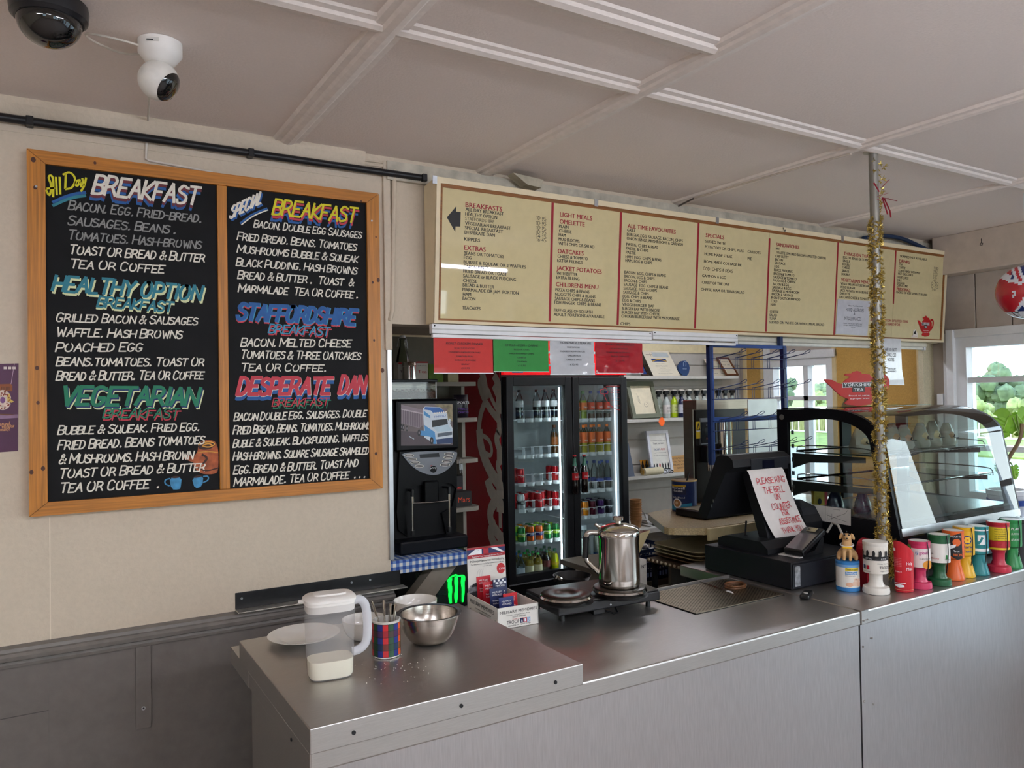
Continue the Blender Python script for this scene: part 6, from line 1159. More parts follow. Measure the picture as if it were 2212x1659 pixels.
MB().box(cx0 + .02, cx1 - .02, 2.16, 2.33, 1.572, 1.577, glass('#d9efe8', 1, key='top')).build('top_glass', t)
MB().prism([(1.768, 1.082), (1.790, 1.082), (1.795, 1.112), (1.773, 1.112)], (cx0 + .01, 0, 0), ZY, ZZ, cx1 - cx0 - .02, m_alu).build('front_rail', t)
MB().box(cx0 + .018, cx1 - .018, 2.325, 2.34, 1.52, 1.568, m_cab).build('back_rail', t); MB().box(3.23, 3.30, 2.325, 2.34, 1.14, 1.52, m_cab).build('back_post', t)
tube_m = P('#eef4ff', .4, emit=2.0, var=.01)
mb = MB(); wz0_, wz1_ = 1.262, 1.385; wire = m_chrome
for k, (z, y0_) in enumerate(((1.385, 1.90), (1.262, 1.87))):
    s = thing('x', None, None, (0, 0, 0)); bpy.data.objects.remove(s)
    s = MB().box(cx0 + .03, cx1 - .03, y0_ + .01, 2.27, z - .003, z + .002, glass('#eaf4f2', 1.2, key='sh', base=.05)).build('shelf_glass', t)
    mb = MB()
    for x in (cx0 + .035, cx1 - .035): mb.tube(chaikin([(x, 2.27, z + .004), (x, 2.265, z + .03), (x, y0_ + .02, z + .03), (x, y0_, z + .012), (x, y0_, z - .008)], 2), .0025, wire, 6)
    for y in (y0_, 2.27): mb.tube([(cx0 + .035, y, z + .004), (cx1 - .035, y, z + .004)], .003, wire, 6)
    for i in range(24): x = cx0 + .05 + i * (cx1 - cx0 - .1) / 23; mb.tube([(x, y0_, z - .004), (x, 2.27, z - .004)], .0014, wire, 4)
    mb.build('shelf_wire', t)
    MB().prism([(2.285, z - .075), (2.285, z - .008), (y0_ + .03, z - .008), (y0_ + .03, z - .03), (2.2, z - .045)], (cx0 + .022, 0, 0), ZY, ZZ, .006, P('#3c3c3a', .4)).prism([(2.285, z - .075), (2.285, z - .008), (y0_ + .03, z - .008), (y0_ + .03, z - .03), (2.2, z - .045)], (cx1 - .028, 0, 0), ZY, ZZ, .006, P('#3c3c3a', .4)).build('shelf_bracket', t)
for i in range(6): z = 1.16 + i * .06; MB().box(cx0 + .02, cx0 + .024, 2.275, 2.287, z, z + .018, m_alu).build('slot_plate', t)
MB().box(cx0 + .02, cx1 - .02, 1.80, 2.30, 1.1265, 1.1375, P('#9aa0a2', .25, metal=.7)).build('deck', t)
lp = MB().add([PX(*q, cx0 - .0015) for q in ((1733, 1087), (1838, 1100), (1838, 1136), (1733, 1118))], [(0, 1, 2, 3)], P('#d6d4cf', .5)).build('rating_label', t)
mb = MB()
for q in ([(1785, 1112), (1830, 1128)], [(1790, 1122), (1825, 1110), (1832, 1102)], [(1787, 1109), (1787, 1122)], [(1797, 1110), (1797, 1124)], [(1808, 1113), (1808, 1126)], [(1745, 1096), (1760, 1098)], [(1783, 1092), (1783, 1124)], [(1800, 1100), (1815, 1102)]): mb.ribbon([(-PX(*p, cx0 - .0016).y, PX(*p, cx0 - .0016).z) for p in q], .0012, (cx0 - .0016, 0, 0), V((0, -1, 0)), ZZ, m_ink2, .0004)
mb.build('diagram', lp)
# filled rolls and bags inside
def bag(x, y, z, w, h, d, cells, label, cat, grp, name='sandwich_bag'):
    t = thing(name, label, cat, (x, y, z), group=grp); b, r = cells; n = 8; vs = []; rr = random.Random(int(x * 977))
    for j in range(9):
        for i in range(16):
            a = 2 * PI * i / 16; s = (1 - (j / 8) ** 3 * .55) * (1 if j else .8); vs.append((x + w / 2 * s * math.cos(a) * rr.uniform(.92, 1.06), y + d / 2 * s * (1 - .6 * (j / 8)) * math.sin(a) * rr.uniform(.92, 1.06), z + .001 + h * j / 8))
    MB().add(vs, [(j * 16 + i, j * 16 + (i + 1) % 16, (j + 1) * 16 + (i + 1) % 16, (j + 1) * 16 + i) for j in range(8) for i in range(16)], b, True).build('wrapper', t)
    if r:
        MB().ball((x, y, z + h * .38), (w * .40, d * .40, h * .33), r, 16).build('roll', t)
        MB().tube([(x - w * .1, y - d * .46, z + h * .4), (x - w * .16, y - d * .5, z + h * .5), (x - w * .22, y - d * .5, z + h * .42), (x - w * .12, y - d * .5, z + h * .38), (x + w * .3, y - d * .44, z + h * .36)], .0022, m_ink2, 6).build('clip', t)
    return t
clg = milky('#dcd5ca', .55, .2); bread = P('#c9b08a', .7, var=.2)
for k, x in enumerate((2.92, 3.02, 3.145, 3.25, 3.36, 3.47, 3.57)): bag(x, 2.02 + .01 * (k % 2), 1.3875, .098, .105 + .006 * (k % 3), .09, (clg, P(('#c9b08a', '#d0b890', '#b98f6a', '#c2937a')[k % 4], .7, var=.25)), '%s bagged bread roll from the pole side on the top cabinet shelf' % ('first', 'second', 'third', 'fourth', 'fifth', 'sixth', 'seventh')[k], 'sandwich', 'bagged rolls in the glass cabinet')
for k, (x, y, c, l) in enumerate(((2.86, 2.10, '#191a2e', 'black crisp bag low in the cabinet beside the printer'), (2.90, 2.00, '#17183c', 'navy crisp bag low in the cabinet next to the black one'), (2.93, 1.92, '#3a3654', 'grey violet snack bag low in the cabinet at its glass side'))): bag(x, y, 1.1385, .085, .090, .075, (P(c, .25, var=.3), None), l, 'crisp bag', 'crisp bags in the glass cabinet', 'crisp_bag')
q0 = V((2.95, 2.24, 1.1385)); t2 = thing('car_packet', 'small red and yellow packet with a car picture at the back of the cabinet', 'packet', q0); MB().box(2.90, 2.99, 2.235, 2.25, 1.1385, 1.215, P('#d9b93a', .5)).box(2.97, 2.9905, 2.234, 2.2505, 1.1385, 1.218, P('#c8243c', .5)).build('carton', t2)
mb = MB(); mb.ball((2.935, 2.234, 1.158), (.014, .002, .014), m_ink2, 12); mb.build('wheel', t2)
# ------------------------------------------------------------------ pole with tinsel
px_, py_ = PZ(1909, 1262, CT).x, PZ(1909, 1262, CT).y
t = thing('support_pole', 'grey steel pole from counter to ceiling wound with gold tinsel', 'pole', (px_, py_, CT))
MB().cyl((px_, py_, CT + .001), (px_, py_, ZC), .0165, P('#8f8c84', .4, metal=.5), 20).build('pole', t); MB().cyl((px_, py_, ZC - .008), (px_, py_, ZC), .036, P('#cfc6b4', .5), 24).build('ceiling_flange', t)
tn = thing('tinsel_garland', 'gold tinsel garland wound tightly round the grey pole', 'tinsel', (px_, py_, CT + .03)); gold_ = M('#c4ab5c', .3, .9, var=.5, scale=300); rnd = random.Random(11)
mb = MB(); z = CT + .17; k = 0
def tuft(c, L, n, m=gold_, w=.0016):
    for _ in range(n):
        d = V((rnd.gauss(0, 1), rnd.gauss(0, 1), rnd.gauss(0, .8))).normalized(); s = d.cross(V((rnd.random(), rnd.random(), rnd.random()))).normalized() * w
        mb.add([c + s, c - s, c + d * L * .6 - s + s.cross(d) * .6, c + d * L, c + d * L * .6 + s], [(0, 1, 2, 3, 4)], m)
ztop = 2.30
while z < ztop:
    a = rnd.uniform(0, 6.283); dens = 1.0 if (math.sin(z * 21) + math.sin(z * 47) > -1.45) else .35
    c = V((px_ + .0195 * math.cos(a), py_ + .0195 * math.sin(a), z)); tuft(c, rnd.uniform(.009, .017), 15 if dens == 1 else 3, w=.0011); z += .0015
for k in range(30): c = V((px_ + .018 + .0015 * k * math.sin(k), py_ - .01, 2.30 + k * .0075)); tuft(c, .014, 5)
tag(mb.build('gold_strands', tn), kind='stuff')
mb = MB()
for k in range(60): z = CT + .02 + k * .0024; c = V((px_ + .035 + .012 * math.sin(k), py_ - .01, z)); tuft(c, .02, 4)
tag(mb.build('loose_end', tn), kind='stuff')
mb = MB(); c = V((px_ + .012, py_ - .025, 2.375)); rib = P('#a8283c', .4)
for q in ([(0, 0, .04), (.03, -.01, .07)], [(0, 0, 0), (.06, -.02, -.01)], [(0, 0, 0), (.03, 0, -.06)], [(-.02, 0, .02), (-.05, 0, .05)], [(.01, 0, 0), (.045, 0, -.045), (.05, 0, -.07)], [(-.03, 0, .0), (.03, -.005, .02)], [(-.03, 0, -.01), (.03, -.005, .0)]): mb.tube([c + V(v) for v in q], .003, rib, 6, flat=.3)
mb.build('red_ribbon', tn)
# ------------------------------------------------------------------ collecting boxes
HC = CT + .0012
def back(p, r):
    d = V((p.x, p.y, 0)).normalized() * r; return V((p.x + d.x, p.y + d.y, HC))
def cbox(u, v, col, wrap, label, r=.041, h=.175, rim=None, foot='cone', prints=(), rz=0, top='#e9e6de', strap=False, wz=(.48, .95)):
    p = back(PZ(u, v, CT), r); t = thing('collecting_box', label, 'collecting box', p, group='charity collecting boxes on the counter'); m = P(col, .35, var=.04, coat=.2)
    if foot == 'cone': pr = [(r * 1.02, 0), (r * 1.04, .004), (r * 1.0, .01), (r * .62, h * .36), (r * .66, h * .41), (r, h * .45), (r, h * .97)]
    else: pr = [(r * 1.08, 0), (r * 1.12, .006), (r * 1.06, .022), (r * .72, h * .14), (r * .55, h * .22), (r * .56, h * .36), (r * .7, h * .42), (r, h * .46), (r, h * .97)]
    b = MB().lathe(pr, m, 40, p).build('body', t)
    MB().lathe([(r * 1.005, h * .93), (r * 1.03, h * .94), (r * 1.03, h), (r * .9, h * 1.005)], P(rim or col, .35), 40, p, caps=False).lathe([(r * .9, h * 1.003), (.0001, h * 1.003)], P(top, .4), 40, p, caps=False).build('lid', t)
    mb = MB(); R1 = r + .0005; mb.lathe([(R1, h * wz[0]), (R1, h * wz[1] * .975)], P(wrap, .4, var=.03), 40, p, caps=False); w = mb.build('wrap', b) if False else mb.build('wrap', t)
    mb = MB(); ac = math.atan2(EYE.y - p.y, EYE.x - p.x) + rz
    def curve(me, off=.0012):
        me.v = [V((p.x + (R1 + off) * math.cos(ac + q.x / r), p.y + (R1 + off) * math.sin(ac + q.x / r), p.z + q.z)) for q in me.v]; mb_ = MB(); return me
    for fn in prints:
        q = MB(); fn(q, h); curve(q, .0008 + .0003 * prints.index(fn)); base = len(mb.v)
        for f_, mi_ in zip(q.f, q.mi): mb.add([q.v[i] for i in f_], [tuple(range(len(f_)))], q.mats[mi_])
    if mb.v: mb.build('print', w) if False else mb.build('print', t)
    if strap:
        a = ac + .75; e = V((math.cos(a), math.sin(a), 0)); MB().tube(chaikin([tuple(p + e * (r + .002) + V((0, 0, h))), tuple(p + e * (r + .008) + V((0, 0, h * .8))), tuple(p + e * (r + .006) + V((0, 0, h * .5))), tuple(p + e * (r * .9) + V((0, 0, h * .25)))], 2), .0018, m_black, 6).build('strap', t)
    return t
def tx(s, x0, x1, z, hh, m, **k): return lambda q, h: q.text(s, (0, 0, 0), ZX, ZZ, x0, z * h, x1, hh, m, off=0, **k)
def patch(q, pts, m):
    """fill a star-shaped outline with small faces so that it can be wrapped round a drum"""
    o = []
    for a, b in zip(pts, pts[1:] + pts[:1]):
        n = max(1, int(math.dist(a, b) / .005)); o += [(a[0] + (b[0] - a[0]) * i / n, a[1] + (b[1] - a[1]) * i / n) for i in range(n)]
    cx, cz = sum(p[0] for p in o) / len(o), sum(p[1] for p in o) / len(o); n = len(o); R_ = 5
    vs = [(cx + (x - cx) * k / R_, 0, cz + (z - cz) * k / R_) for k in range(1, R_ + 1) for x, z in o] + [(cx, 0, cz)]
    fs = [(k * n + i, k * n + (i + 1) % n, (k + 1) * n + (i + 1) % n, (k + 1) * n + i) for k in range(R_ - 1) for i in range(n)] + [(R_ * n, i, (i + 1) % n) for i in range(n)]
    return q.add(vs, fs, m)
def po(pts, m): return lambda q, h: patch(q, [(x, z * h) for x, z in pts], m)
def disc(x, z, r, m, sy=1): return lambda q, h: patch(q, [(x + r * math.cos(k * PI / 12), z * h + r * sy * math.sin(k * PI / 12)) for k in range(24)], m)
K_ = m_ink2; Wt = m_wht
sold = [po([(-.05 + i * .02, .74), (-.042 + i * .02, .74), (-.04 + i * .02, .80), (-.043 + i * .02, .86), (-.049 + i * .02, .84)], K_) for i in range(6)]
cbox(1893, 1286, '#e6e1d8', '#e2dcd2', 'white charity goblet box with a black soldier frieze in front of the pole', (.041), .184, None, 'gob', [po([(-.06, .66), (.06, .66), (.06, .74), (-.06, .74)], K_), tx('LEST WE', -.035, -.012, .675, .006, Wt), tx('LIST', .018, .038, .675, .006, Wt), tx('Military Memories', .006, .05, .59, .004, K_), tx('TROOP', .012, .05, .50, .010, K_, bold=.02), tx('supporting', .015, .045, .45, .005, K_), po([(-.03, .48), (-.02, .48), (-.02, .56), (-.03, .56)], P('#b3142a')), po([(-.044, .48), (-.034, .48), (-.034, .56), (-.044, .56)], P('#1b2550')), tx('injured troops', -.05, -.015, .43, .004, K_)] + sold, wz=(.40, .99))
pr_ = MB(); p = back(PZ(1954, 1281, CT), .032); t = thing('collecting_box', 'red slant topped charity box with white helicopter between white and pink boxes', 'collecting box', p, group='charity collecting boxes on the counter'); redm = P('#c01c2a', .35, var=.04)
def ell(a, b, fz): return [p + V((a * math.cos(2 * PI * i / 32), b * math.sin(2 * PI * i / 32), fz(a * math.cos(2 * PI * i / 32)))) for i in range(32)]
loft(MB(), [ell(.036, .028, lambda x: 0), ell(.037, .029, lambda x: .006), ell(.038, .030, lambda x: .115 + .0 * x), ell(.0385, .0305, lambda x: .152 - x * .85)], redm).build('body', t)
mb = MB(); ac = math.atan2(EYE.y - p.y, EYE.x - p.x)
NR = []
def onred(fn, off=.001):
    NR.append(1); off = .0008 + .0002 * len(NR)
    q = MB(); fn(q, .16)
    for f_, mi_ in zip(q.f, q.mi):
        vs = []
        for i in f_: a = ac + q.v[i].x / .034; vs.append((p.x + (.0385 + off) * math.cos(a), p.y + (.0305 + off) * math.sin(a), p.z + q.v[i].z))
        mb.add(vs, [tuple(range(len(f_)))], q.mats[mi_])
for fn in (tx('Help', .012, .034, .62, .011, Wt), tx('Miss', .012, .034, .5, .011, Wt), tx('RN 506 210', -.03, -.004, .45, .005, Wt), po([(-.044, .92), (-.026, .92), (-.026, .98), (-.044, .98)], Wt), po([(-.036, .18), (-.028, .13), (-.012, .11), (.004, .13), (.002, .17), (-.012, .19), (-.030, .17)], Wt), po([(-.036, .2), (.008, .21), (.008, .222), (-.036, .212)], Wt), po([(-.05, .06), (.04, .06), (.04, .068), (-.05, .068)], P('#d9c08a'))) + tuple(tx('supporting every mission', -.036, -.004, .76 - .035 * k, .003, P('#e8a0a4')) for k in range(6)): onred(fn)
mb.build('print', t)
cbox(1988, 1274, '#c93a63', '#e9dfdb', 'pink charity box with a white label beside the red slant topped one', .036, .172, '#c93a63', 'gob', [tx('t\u0177', -.014, -.004, .74, .012, P('#2a7ab0'), bold=.03), tx('gobaith', -.001, .032, .74, .012, P('#b83a8a'), bold=.03), tx('01492 596 581', .0, .04, .63, .005, K_), disc(.03, .52, .02, P('#e0952c'), .8), disc(-.04, .86, .012, P('#6aa84f'))], strap=True, wz=(.46, .88))
cbox(2030, 1267, '#1c5a36', '#e6e3dc', 'dark green charity box with a white label beside the pink one', .037, .186, '#1c5a36', 'gob', [tx('Crisis', -.04, -.018, .62, .006, K_), tx('Fundraising', -.04, .0, .53, .007, P('#c2444a')), disc(.026, .56, .005, P('#3a8a4a')), disc(.026, .60, .004, P('#3a8a4a')), tx('The Hospice', .018, .04, .52, .004, K_)], strap=True, wz=(.46, .86))
cbox(2061, 1255, '#e0662a', '#e0662a', 'orange charity box with a black racing badge between green and yellow boxes', .0365, .186, '#e0662a', 'cone', [po([(-.012, .90), (.03, .98), (.034, .45), (.012, .43), (-.01, .5)], K_), disc(.012, .78, .014, P('#e0662a')), tx('PROUD TO', -.008, .028, .88, .006, Wt), tx('True', .0, .02, .58, .008, Wt), tx('RACING', .0, .034, .5, .010, P('#e0662a'), bold=.03), po([(-.012, .64), (.006, .68), (.01, .74), (-.008, .72)], Wt)])
cbox(2084, 1249, '#e2b01c', '#e2b01c', 'yellow charity box with a daffodil roundel beside the orange one', .0365, .192, '#e2b01c', 'cone', [disc(.012, .76, .016, P('#27408a'))] + [disc(.012 + .008 * math.cos(k * PI / 3), .76 + .042 * math.sin(k * PI / 3), .0048, P('#f0c83a')) for k in range(6)] + [disc(.012, .76, .004, P('#e08a1c')), tx('Marie', -.008, .03, .60, .010, P('#27408a'), bold=.04), tx('Curie', -.006, .03, .51, .010, P('#27408a'), bold=.04)], strap=True)
cbox(2114, 1244, '#1f8088', '#1f8088', 'teal charity box with white bands and a bird badge beside the yellow one', .037, .188, '#1f8088', 'cone', [po([(-.06, .92), (.05, .92), (.05, .95), (-.06, .95)], Wt), po([(-.06, .50), (.05, .50), (.05, .56), (-.06, .56)], Wt), po([(.0, .64), (.026, .64), (.026, .84), (.0, .84)], Wt), po([(-.01, .68), (.006, .72), (.012, .80), (.02, .78), (.012, .7), (.004, .64)], P('#1f8088'))], strap=True)
cbox(2158, 1238, '#c22c44', '#e9c92a', 'crimson based charity box with a yellow text panel beside the teal one', .039, .196, '#b8202c', 'gob', [po([(-.06, .50), (.06, .50), (.06, .64), (-.06, .64)], P('#b3202c'))] + [tx(s, -.012, .03, .86 - .045 * k, .005, K_) for k, s in enumerate(('What makes our', 'visits, cards and', 'supporters so special', 'they are all here to', 'give their time and', 'skills every day'))], strap=True, wz=(.46, .93))
cbox(2186, 1229, '#2a8a4a', '#2a8a4a', 'mid green charity box at the window end of the row', .037, .194, '#2a8a4a', 'cone', [tx('PLAN.', .0, .034, .8, .010, Wt, bold=.03, slant=.2), tx('SUPPORT', .0, .034, .7, .008, Wt, slant=.2), tx('BE A PART', .0, .034, .58, .009, Wt, slant=.2)], strap=True)
# dog money box
p = back(PZ(1832, 1279, CT), .041); t = thing('dog_money_box', 'round blue and white money box with a sitting pale puppy figure on top', 'money box', p, group=None)
MB().lathe([(.041, 0), (.041, .014)], P('#2f78b8', .35), 40, p).lathe([(.041, .096), (.041, .105), (.038, .107)], P('#2f78b8', .35), 40, p).build('blue_band', t); MB().lathe([(.0405, .014), (.0405, .096)], P('#e6e2da', .4), 40, p, caps=False).lathe([(.0408, .086), (.0408, .096)], P('#7aa4d0', .4), 40, p, caps=False).build('drum', t)
mb = MB(); ac = math.atan2(EYE.y - p.y, EYE.x - p.x)
for fn in (po([(-.008, .70), (.042, .70), (.042, .80), (-.008, .80)], P('#e9cf2c')), tx('Please support', -.006, .040, .722, .007, K_, bold=.02), po([(-.008, .57), (.034, .57), (.034, .67), (-.008, .67)], P('#4f86ba')), tx('Guide Dogs', -.006, .032, .592, .007, Wt, bold=.02), tx('Every penny counts', -.008, .026, .52, .004, K_), disc(.006, .24, .013, P('#d9a98e'), .6), disc(.026, .28, .011, P('#e0bfa8'), .8), disc(.028, .40, .0075, P('#e3c8b4')), disc(.04, .38, .007, P('#dcb49c')), disc(.04, .26, .009, P('#dcb49c')), disc(.026, .41, .0012, K_), disc(.030, .41, .0012, K_)):
    q = MB(); fn(q, .107); kk = globals().get('kk', .0414) + .0002
    for f_, mi_ in zip(q.f, q.mi): mb.add([(p.x + kk * math.cos(ac + q.v[i].x / .041), p.y + kk * math.sin(ac + q.v[i].x / .041), p.z + q.v[i].z) for i in f_], [tuple(range(len(f_)))], q.mats[mi_])
mb.build('print', t)
fur = P('#c39b6a', .55, var=.08); Xf = Matrix.Translation(p + V((0, .0, .107))) @ Matrix.Rotation(ac + PI / 2, 4, 'Z')   # local -Y looks at the room
bm_ = bpy.data.meshes.new('puppy')
jv = [(0, .018, .022), (0, .006, .05), (0, -.002, .072), (0, -.006, .088), (0, -.018, .086), (0, -.027, .082)]; jr_ = [.026, .021, .0155, .0185, .0125, .0085]
je = [(i, i + 1) for i in range(5)]
def limb(par, pts, rs):
    for q, r_ in zip(pts, rs): je.append((par, len(jv))); par = len(jv); jv.append(q); jr_.append(r_)
for s in (-1, 1):
    limb(1, [(s * .011, -.012, .038), (s * .0105, -.020, .018), (s * .0105, -.024, .0065), (s * .0105, -.032, .0055)], [.0075, .0062, .0062, .0058])
    limb(0, [(s * .025, .008, .018), (s * .030, -.004, .008), (s * .029, -.018, .0055)], [.0145, .0085, .006])
limb(0, [(0, .036, .010), (.016, .042, .006)], [.008, .005])
bm_.from_pydata([Xf @ V(q) for q in jv], je, []); fo = bpy.data.objects.new('puppy', bm_); COL.objects.link(fo)
sk = fo.modifiers.new('skin', 'SKIN'); sk.use_smooth_shade = True; sb2 = fo.modifiers.new('sub', 'SUBSURF'); sb2.levels = sb2.render_levels = 2
for i, r_ in enumerate(jr_): bm_.skin_vertices[0].data[i].radius = (r_, r_)
bm_.skin_vertices[0].data[0].use_root = True
dg = bpy.context.evaluated_depsgraph_get(); me2 = bpy.data.meshes.new_from_object(fo.evaluated_get(dg)); bpy.data.objects.remove(fo)
pm = MB(); pm.add([v.co for v in me2.vertices], [tuple(q.vertices) for q in me2.polygons], fur, True); pup = pm.build('puppy', t)
for s in (-1, 1):
    MB().ball((0, 0, 0), (.0055, .0035, .013), fur, 14, X=Xf @ Matrix.Translation((s * .020, -.006, .087)) @ Matrix.Rotation(s * -.35, 4, 'Y')).build('ear', pup)
    MB().ball(Xf @ V((s * .0078, -.0215, .0945)), .0036, m_ink2, 12).build('eye', pup)
MB().ball(Xf @ V((0, -.0365, .0845)), (.0036, .003, .0028), m_ink2, 12).build('nose', pup)
MB().box(-.0018, .0018, -.022, -.010, .1045, .1075, m_ink2, X=Xf).build('coin_slot', pup)
mb = MB().tube([Xf @ V((.0225 * math.cos(a), -.002 + .0205 * math.sin(a), .056 + .004 * math.sin(a))) for a in [k * PI / 10 for k in range(20)]], .0022, Wt, 6, True); mb.box(-.016, .016, -.0265, -.0215, .046, .053, P('#e9b81c', .4), .002, X=Xf); mb.build('harness', pup)
MB().tube([Xf @ V(v) for v in ((-.006, -.0225, .040), (0, -.0235, .040), (.006, -.0225, .040))], .0012, Wt, 6).build('mouth_line', pup) if False else None
# red thank-you tin behind, black bag at the end
p = back(PZ(1876, 1285, CT), .135); t = thing('collecting_box', 'dark red rounded charity box reading thank you behind the white goblet', 'collecting box', p, group='charity collecting boxes on the counter')
MB().prism([(-.036, 0), (.036, 0), (.038, .14)] + [(.038 * math.cos(a), .14 + .036 * math.sin(a)) for a in [k * PI / 10 for k in range(11)]] + [(-.038, .14)], p + V((0, .02, 0)), ZX, ZZ, .04, P('#a01828', .35)).build('body', t)
mb = MB(); mb.text('Thank You', p + V((0, -.0203, 0)), ZX, ZZ, -.028, .148, .028, .011, P('#d9b04a'), bold=.02); mb.prism([(-.03, .134), (.03, .134), (.028, .14), (-.028, .14)], p + V((0, -.0202, 0)), ZX, ZZ, .0005, P('#e0c02c')); mb.text('HOPE', p + V((0, -.0203, 0)), ZX, ZZ, -.02, .06, .024, .013, P('#d9b04a')); mb.build('print', t)
p = V((3.47, 1.690, HC)); t = thing('drum_tin', 'black drum tin with round emblem at the window end of the counter', 'tin', p); MB().lathe([(.062, 0), (.062, .165), (.058, .17)], P('#15171c', .4), 36, p).build('body', t); MB().lathe([(.058, .1702), (.05, .18), (.0001, .181)], P('#2a2a2c', .4), 36, p, caps=False).build('lid', t)
mb = MB(); ac = math.atan2(EYE.y - p.y, EYE.x - p.x)
for fn in (disc(0, .68, .026, Wt), disc(0, .68, .022, K_), disc(0, .68, .015, P('#c8384a')), disc(0, .68, .006, Wt), tx('AFRICAN', -.026, .03, .38, .012, Wt, bold=.02)):
    q = MB(); fn(q, .17); o_ = globals().get('o_', .0004) + .0004
    for f_, mi_ in zip(q.f, q.mi): mb.add([(p.x + (.062 + o_) * math.cos(ac - .4 + q.v[i].x / .062), p.y + (.062 + o_) * math.sin(ac - .4 + q.v[i].x / .062), p.z + q.v[i].z) for i in f_], [tuple(range(len(f_)))], q.mats[mi_])
mb.build('print', t)
# ------------------------------------------------------------------ menu card rail and laminated cards under the sign
RY = 2.60
def rail(name, u0, v0, u1, v1, hgt, label, y=RY):
    a, b = PY(u0, v0, y), PY(u1, v1, y); z = (a.z + b.z) / 2; t = thing(name, label, 'rail', ((a.x + b.x) / 2, y, z))
    MB().box(a.x, b.x, y - .006, y + .02, z - hgt / 2, z + hgt / 2, m_white, .002).build('rail_bar', t); MB().box(a.x + .002, b.x - .002, y - .009, y - .006, z - hgt * .1, z + hgt * .02, P('#c9c9c6')).build('groove', t)
    for x in (a.x + .01, b.x - .01): MB().cyl((x, y - .006, z + hgt * .3), (x, y - .008, z + hgt * .3), .003, m_blackm, 8).build('screw', t)
    return a.x, b.x, z
ra = rail('card_rail', 932, 712, 1406, 724, .036, 'white plastic card rail under the left half of the menu sign'.replace('left half', 'breakfast half')); rb_ = rail('card_rail', 1409, 724, 1592, 730, .036, 'short white plastic card rail under the middle of the menu sign')
zrl = ra[2] - .018; t = thing('picture_rail', 'thin white wire edge rail holding the coloured menu cards', 'rail', (1.9, RY, zrl - .012))
MB().box(ra[0], rb_[1] - .02, RY - .012, RY + .004, zrl - .016, zrl - .003, m_white, .002).build('rail_bar', t)
def card_sheet(u0, v0, u1, v1, col, label, rows_, y, rough=.25, wav=.0, crinkle=0, ink=m_ink2):
    a, b = PY(u0, v0, y), PY(u1, v1, y); a.z = zrl - .010; t = thing('menu_card', label, 'menu card', ((a.x + b.x) / 2, y, b.z), group='laminated menu cards under the sign'); n = 14; rr = random.Random(int(u0)); vs = []
    for j in range(n + 1):
        for i in range(n + 1): vs.append((a.x + (b.x - a.x) * i / n, y - .004 + wav * math.sin(2 * PI * i / n + j * .4) * (j / n) + (rr.uniform(-crinkle, crinkle) if crinkle else 0), a.z + (b.z - a.z) * j / n))
    m = M(col, .45 if not crinkle else rough, var=.04, coat=.12 if not crinkle else .6, bump=0, spec=.3)
    s = MB().add(vs, [(j * (n + 1) + i, (j + 1) * (n + 1) + i, (j + 1) * (n + 1) + i + 1, j * (n + 1) + i + 1) for j in range(n) for i in range(n)], m, True).build('sheet', t); mb = MB(); w, h = b.x - a.x, a.z - b.z
    for q, (tx_, f0, f1, fy, fh) in enumerate(rows_): mb.text(tx_, (0, y - .006 - wav - crinkle, 0), ZX, ZZ, a.x + f0 * w, b.z + fy * h, a.x + f1 * w, fh * h, ink, off=0, slant=.25 if q == 0 else 0, bold=.012)
    mb.build('print', s)
    MB().box(a.x - .001, b.x + .001, y - .0065, y - .004, b.z - .002, b.z + .001, m_wht).build('sealed_edge', s)
card_sheet(935, 720, 1064, 806, '#c4302a', 'red laminated chicken dinner card nearest the chalkboard', (('ROAST CHICKEN DINNER', .2, .82, .78, .065), ('ROAST POTATOES', .34, .68, .66, .045), ('CREAMED MASH POTATOES', .24, .78, .55, .045), ('GARDEN PEAS', .37, .66, .44, .045), ('CARROT & SWEDE', .34, .70, .33, .045), ('GRAVY', .45, .59, .22, .045), ('\u00a311.95', .45, .59, .11, .05)), RY)
card_sheet(1064, 722, 1184, 803, '#2f8a3c', 'green laminated chilli card between the red and white cards', (('CHILLI - CON - CARNE', .2, .8, .76, .065), ('RICE OR CHIPS', .36, .64, .64, .045), ('HALF RICE/HALF CHIPS', .28, .72, .52, .045), ('CHEESE', .42, .58, .40, .045), ('CHUTNEY', .41, .6, .28, .045), ('\u00a311.95', .43, .57, .16, .05)), RY)
card_sheet(1186, 727, 1283, 809, '#c3c5ca', 'crinkled white laminated steak pie card beside the green card', (('HOMEMADE STEAK PIE', .2, .9, .88, .06), ('ROAST POTATOES', .36, .64, .76, .045), ('CREAMED MASH POTATOES', .2, .76, .64, .045), ('GARDEN PEAS', .36, .66, .52, .045), ('CARROT & SWEDE', .34, .68, .40, .045), ('\u00a312.95', .42, .6, .26, .05)), RY - .004, .15, .004, .0022)
card_sheet(1284, 729, 1387, 806, '#a8232e', 'crinkled dark red laminated card at the fridge end of the row', (('ROAST BEEF DINNER', .2, .8, .86, .06), ('ROAST POTATOES', .3, .66, .74, .045), ('YORKSHIRE PUDDING', .2, .7, .62, .045), ('PEAS & CARROTS', .3, .68, .50, .045), ('\u00a312.95', .4, .58, .36, .05)), RY - .003, .15, .004, .0022)
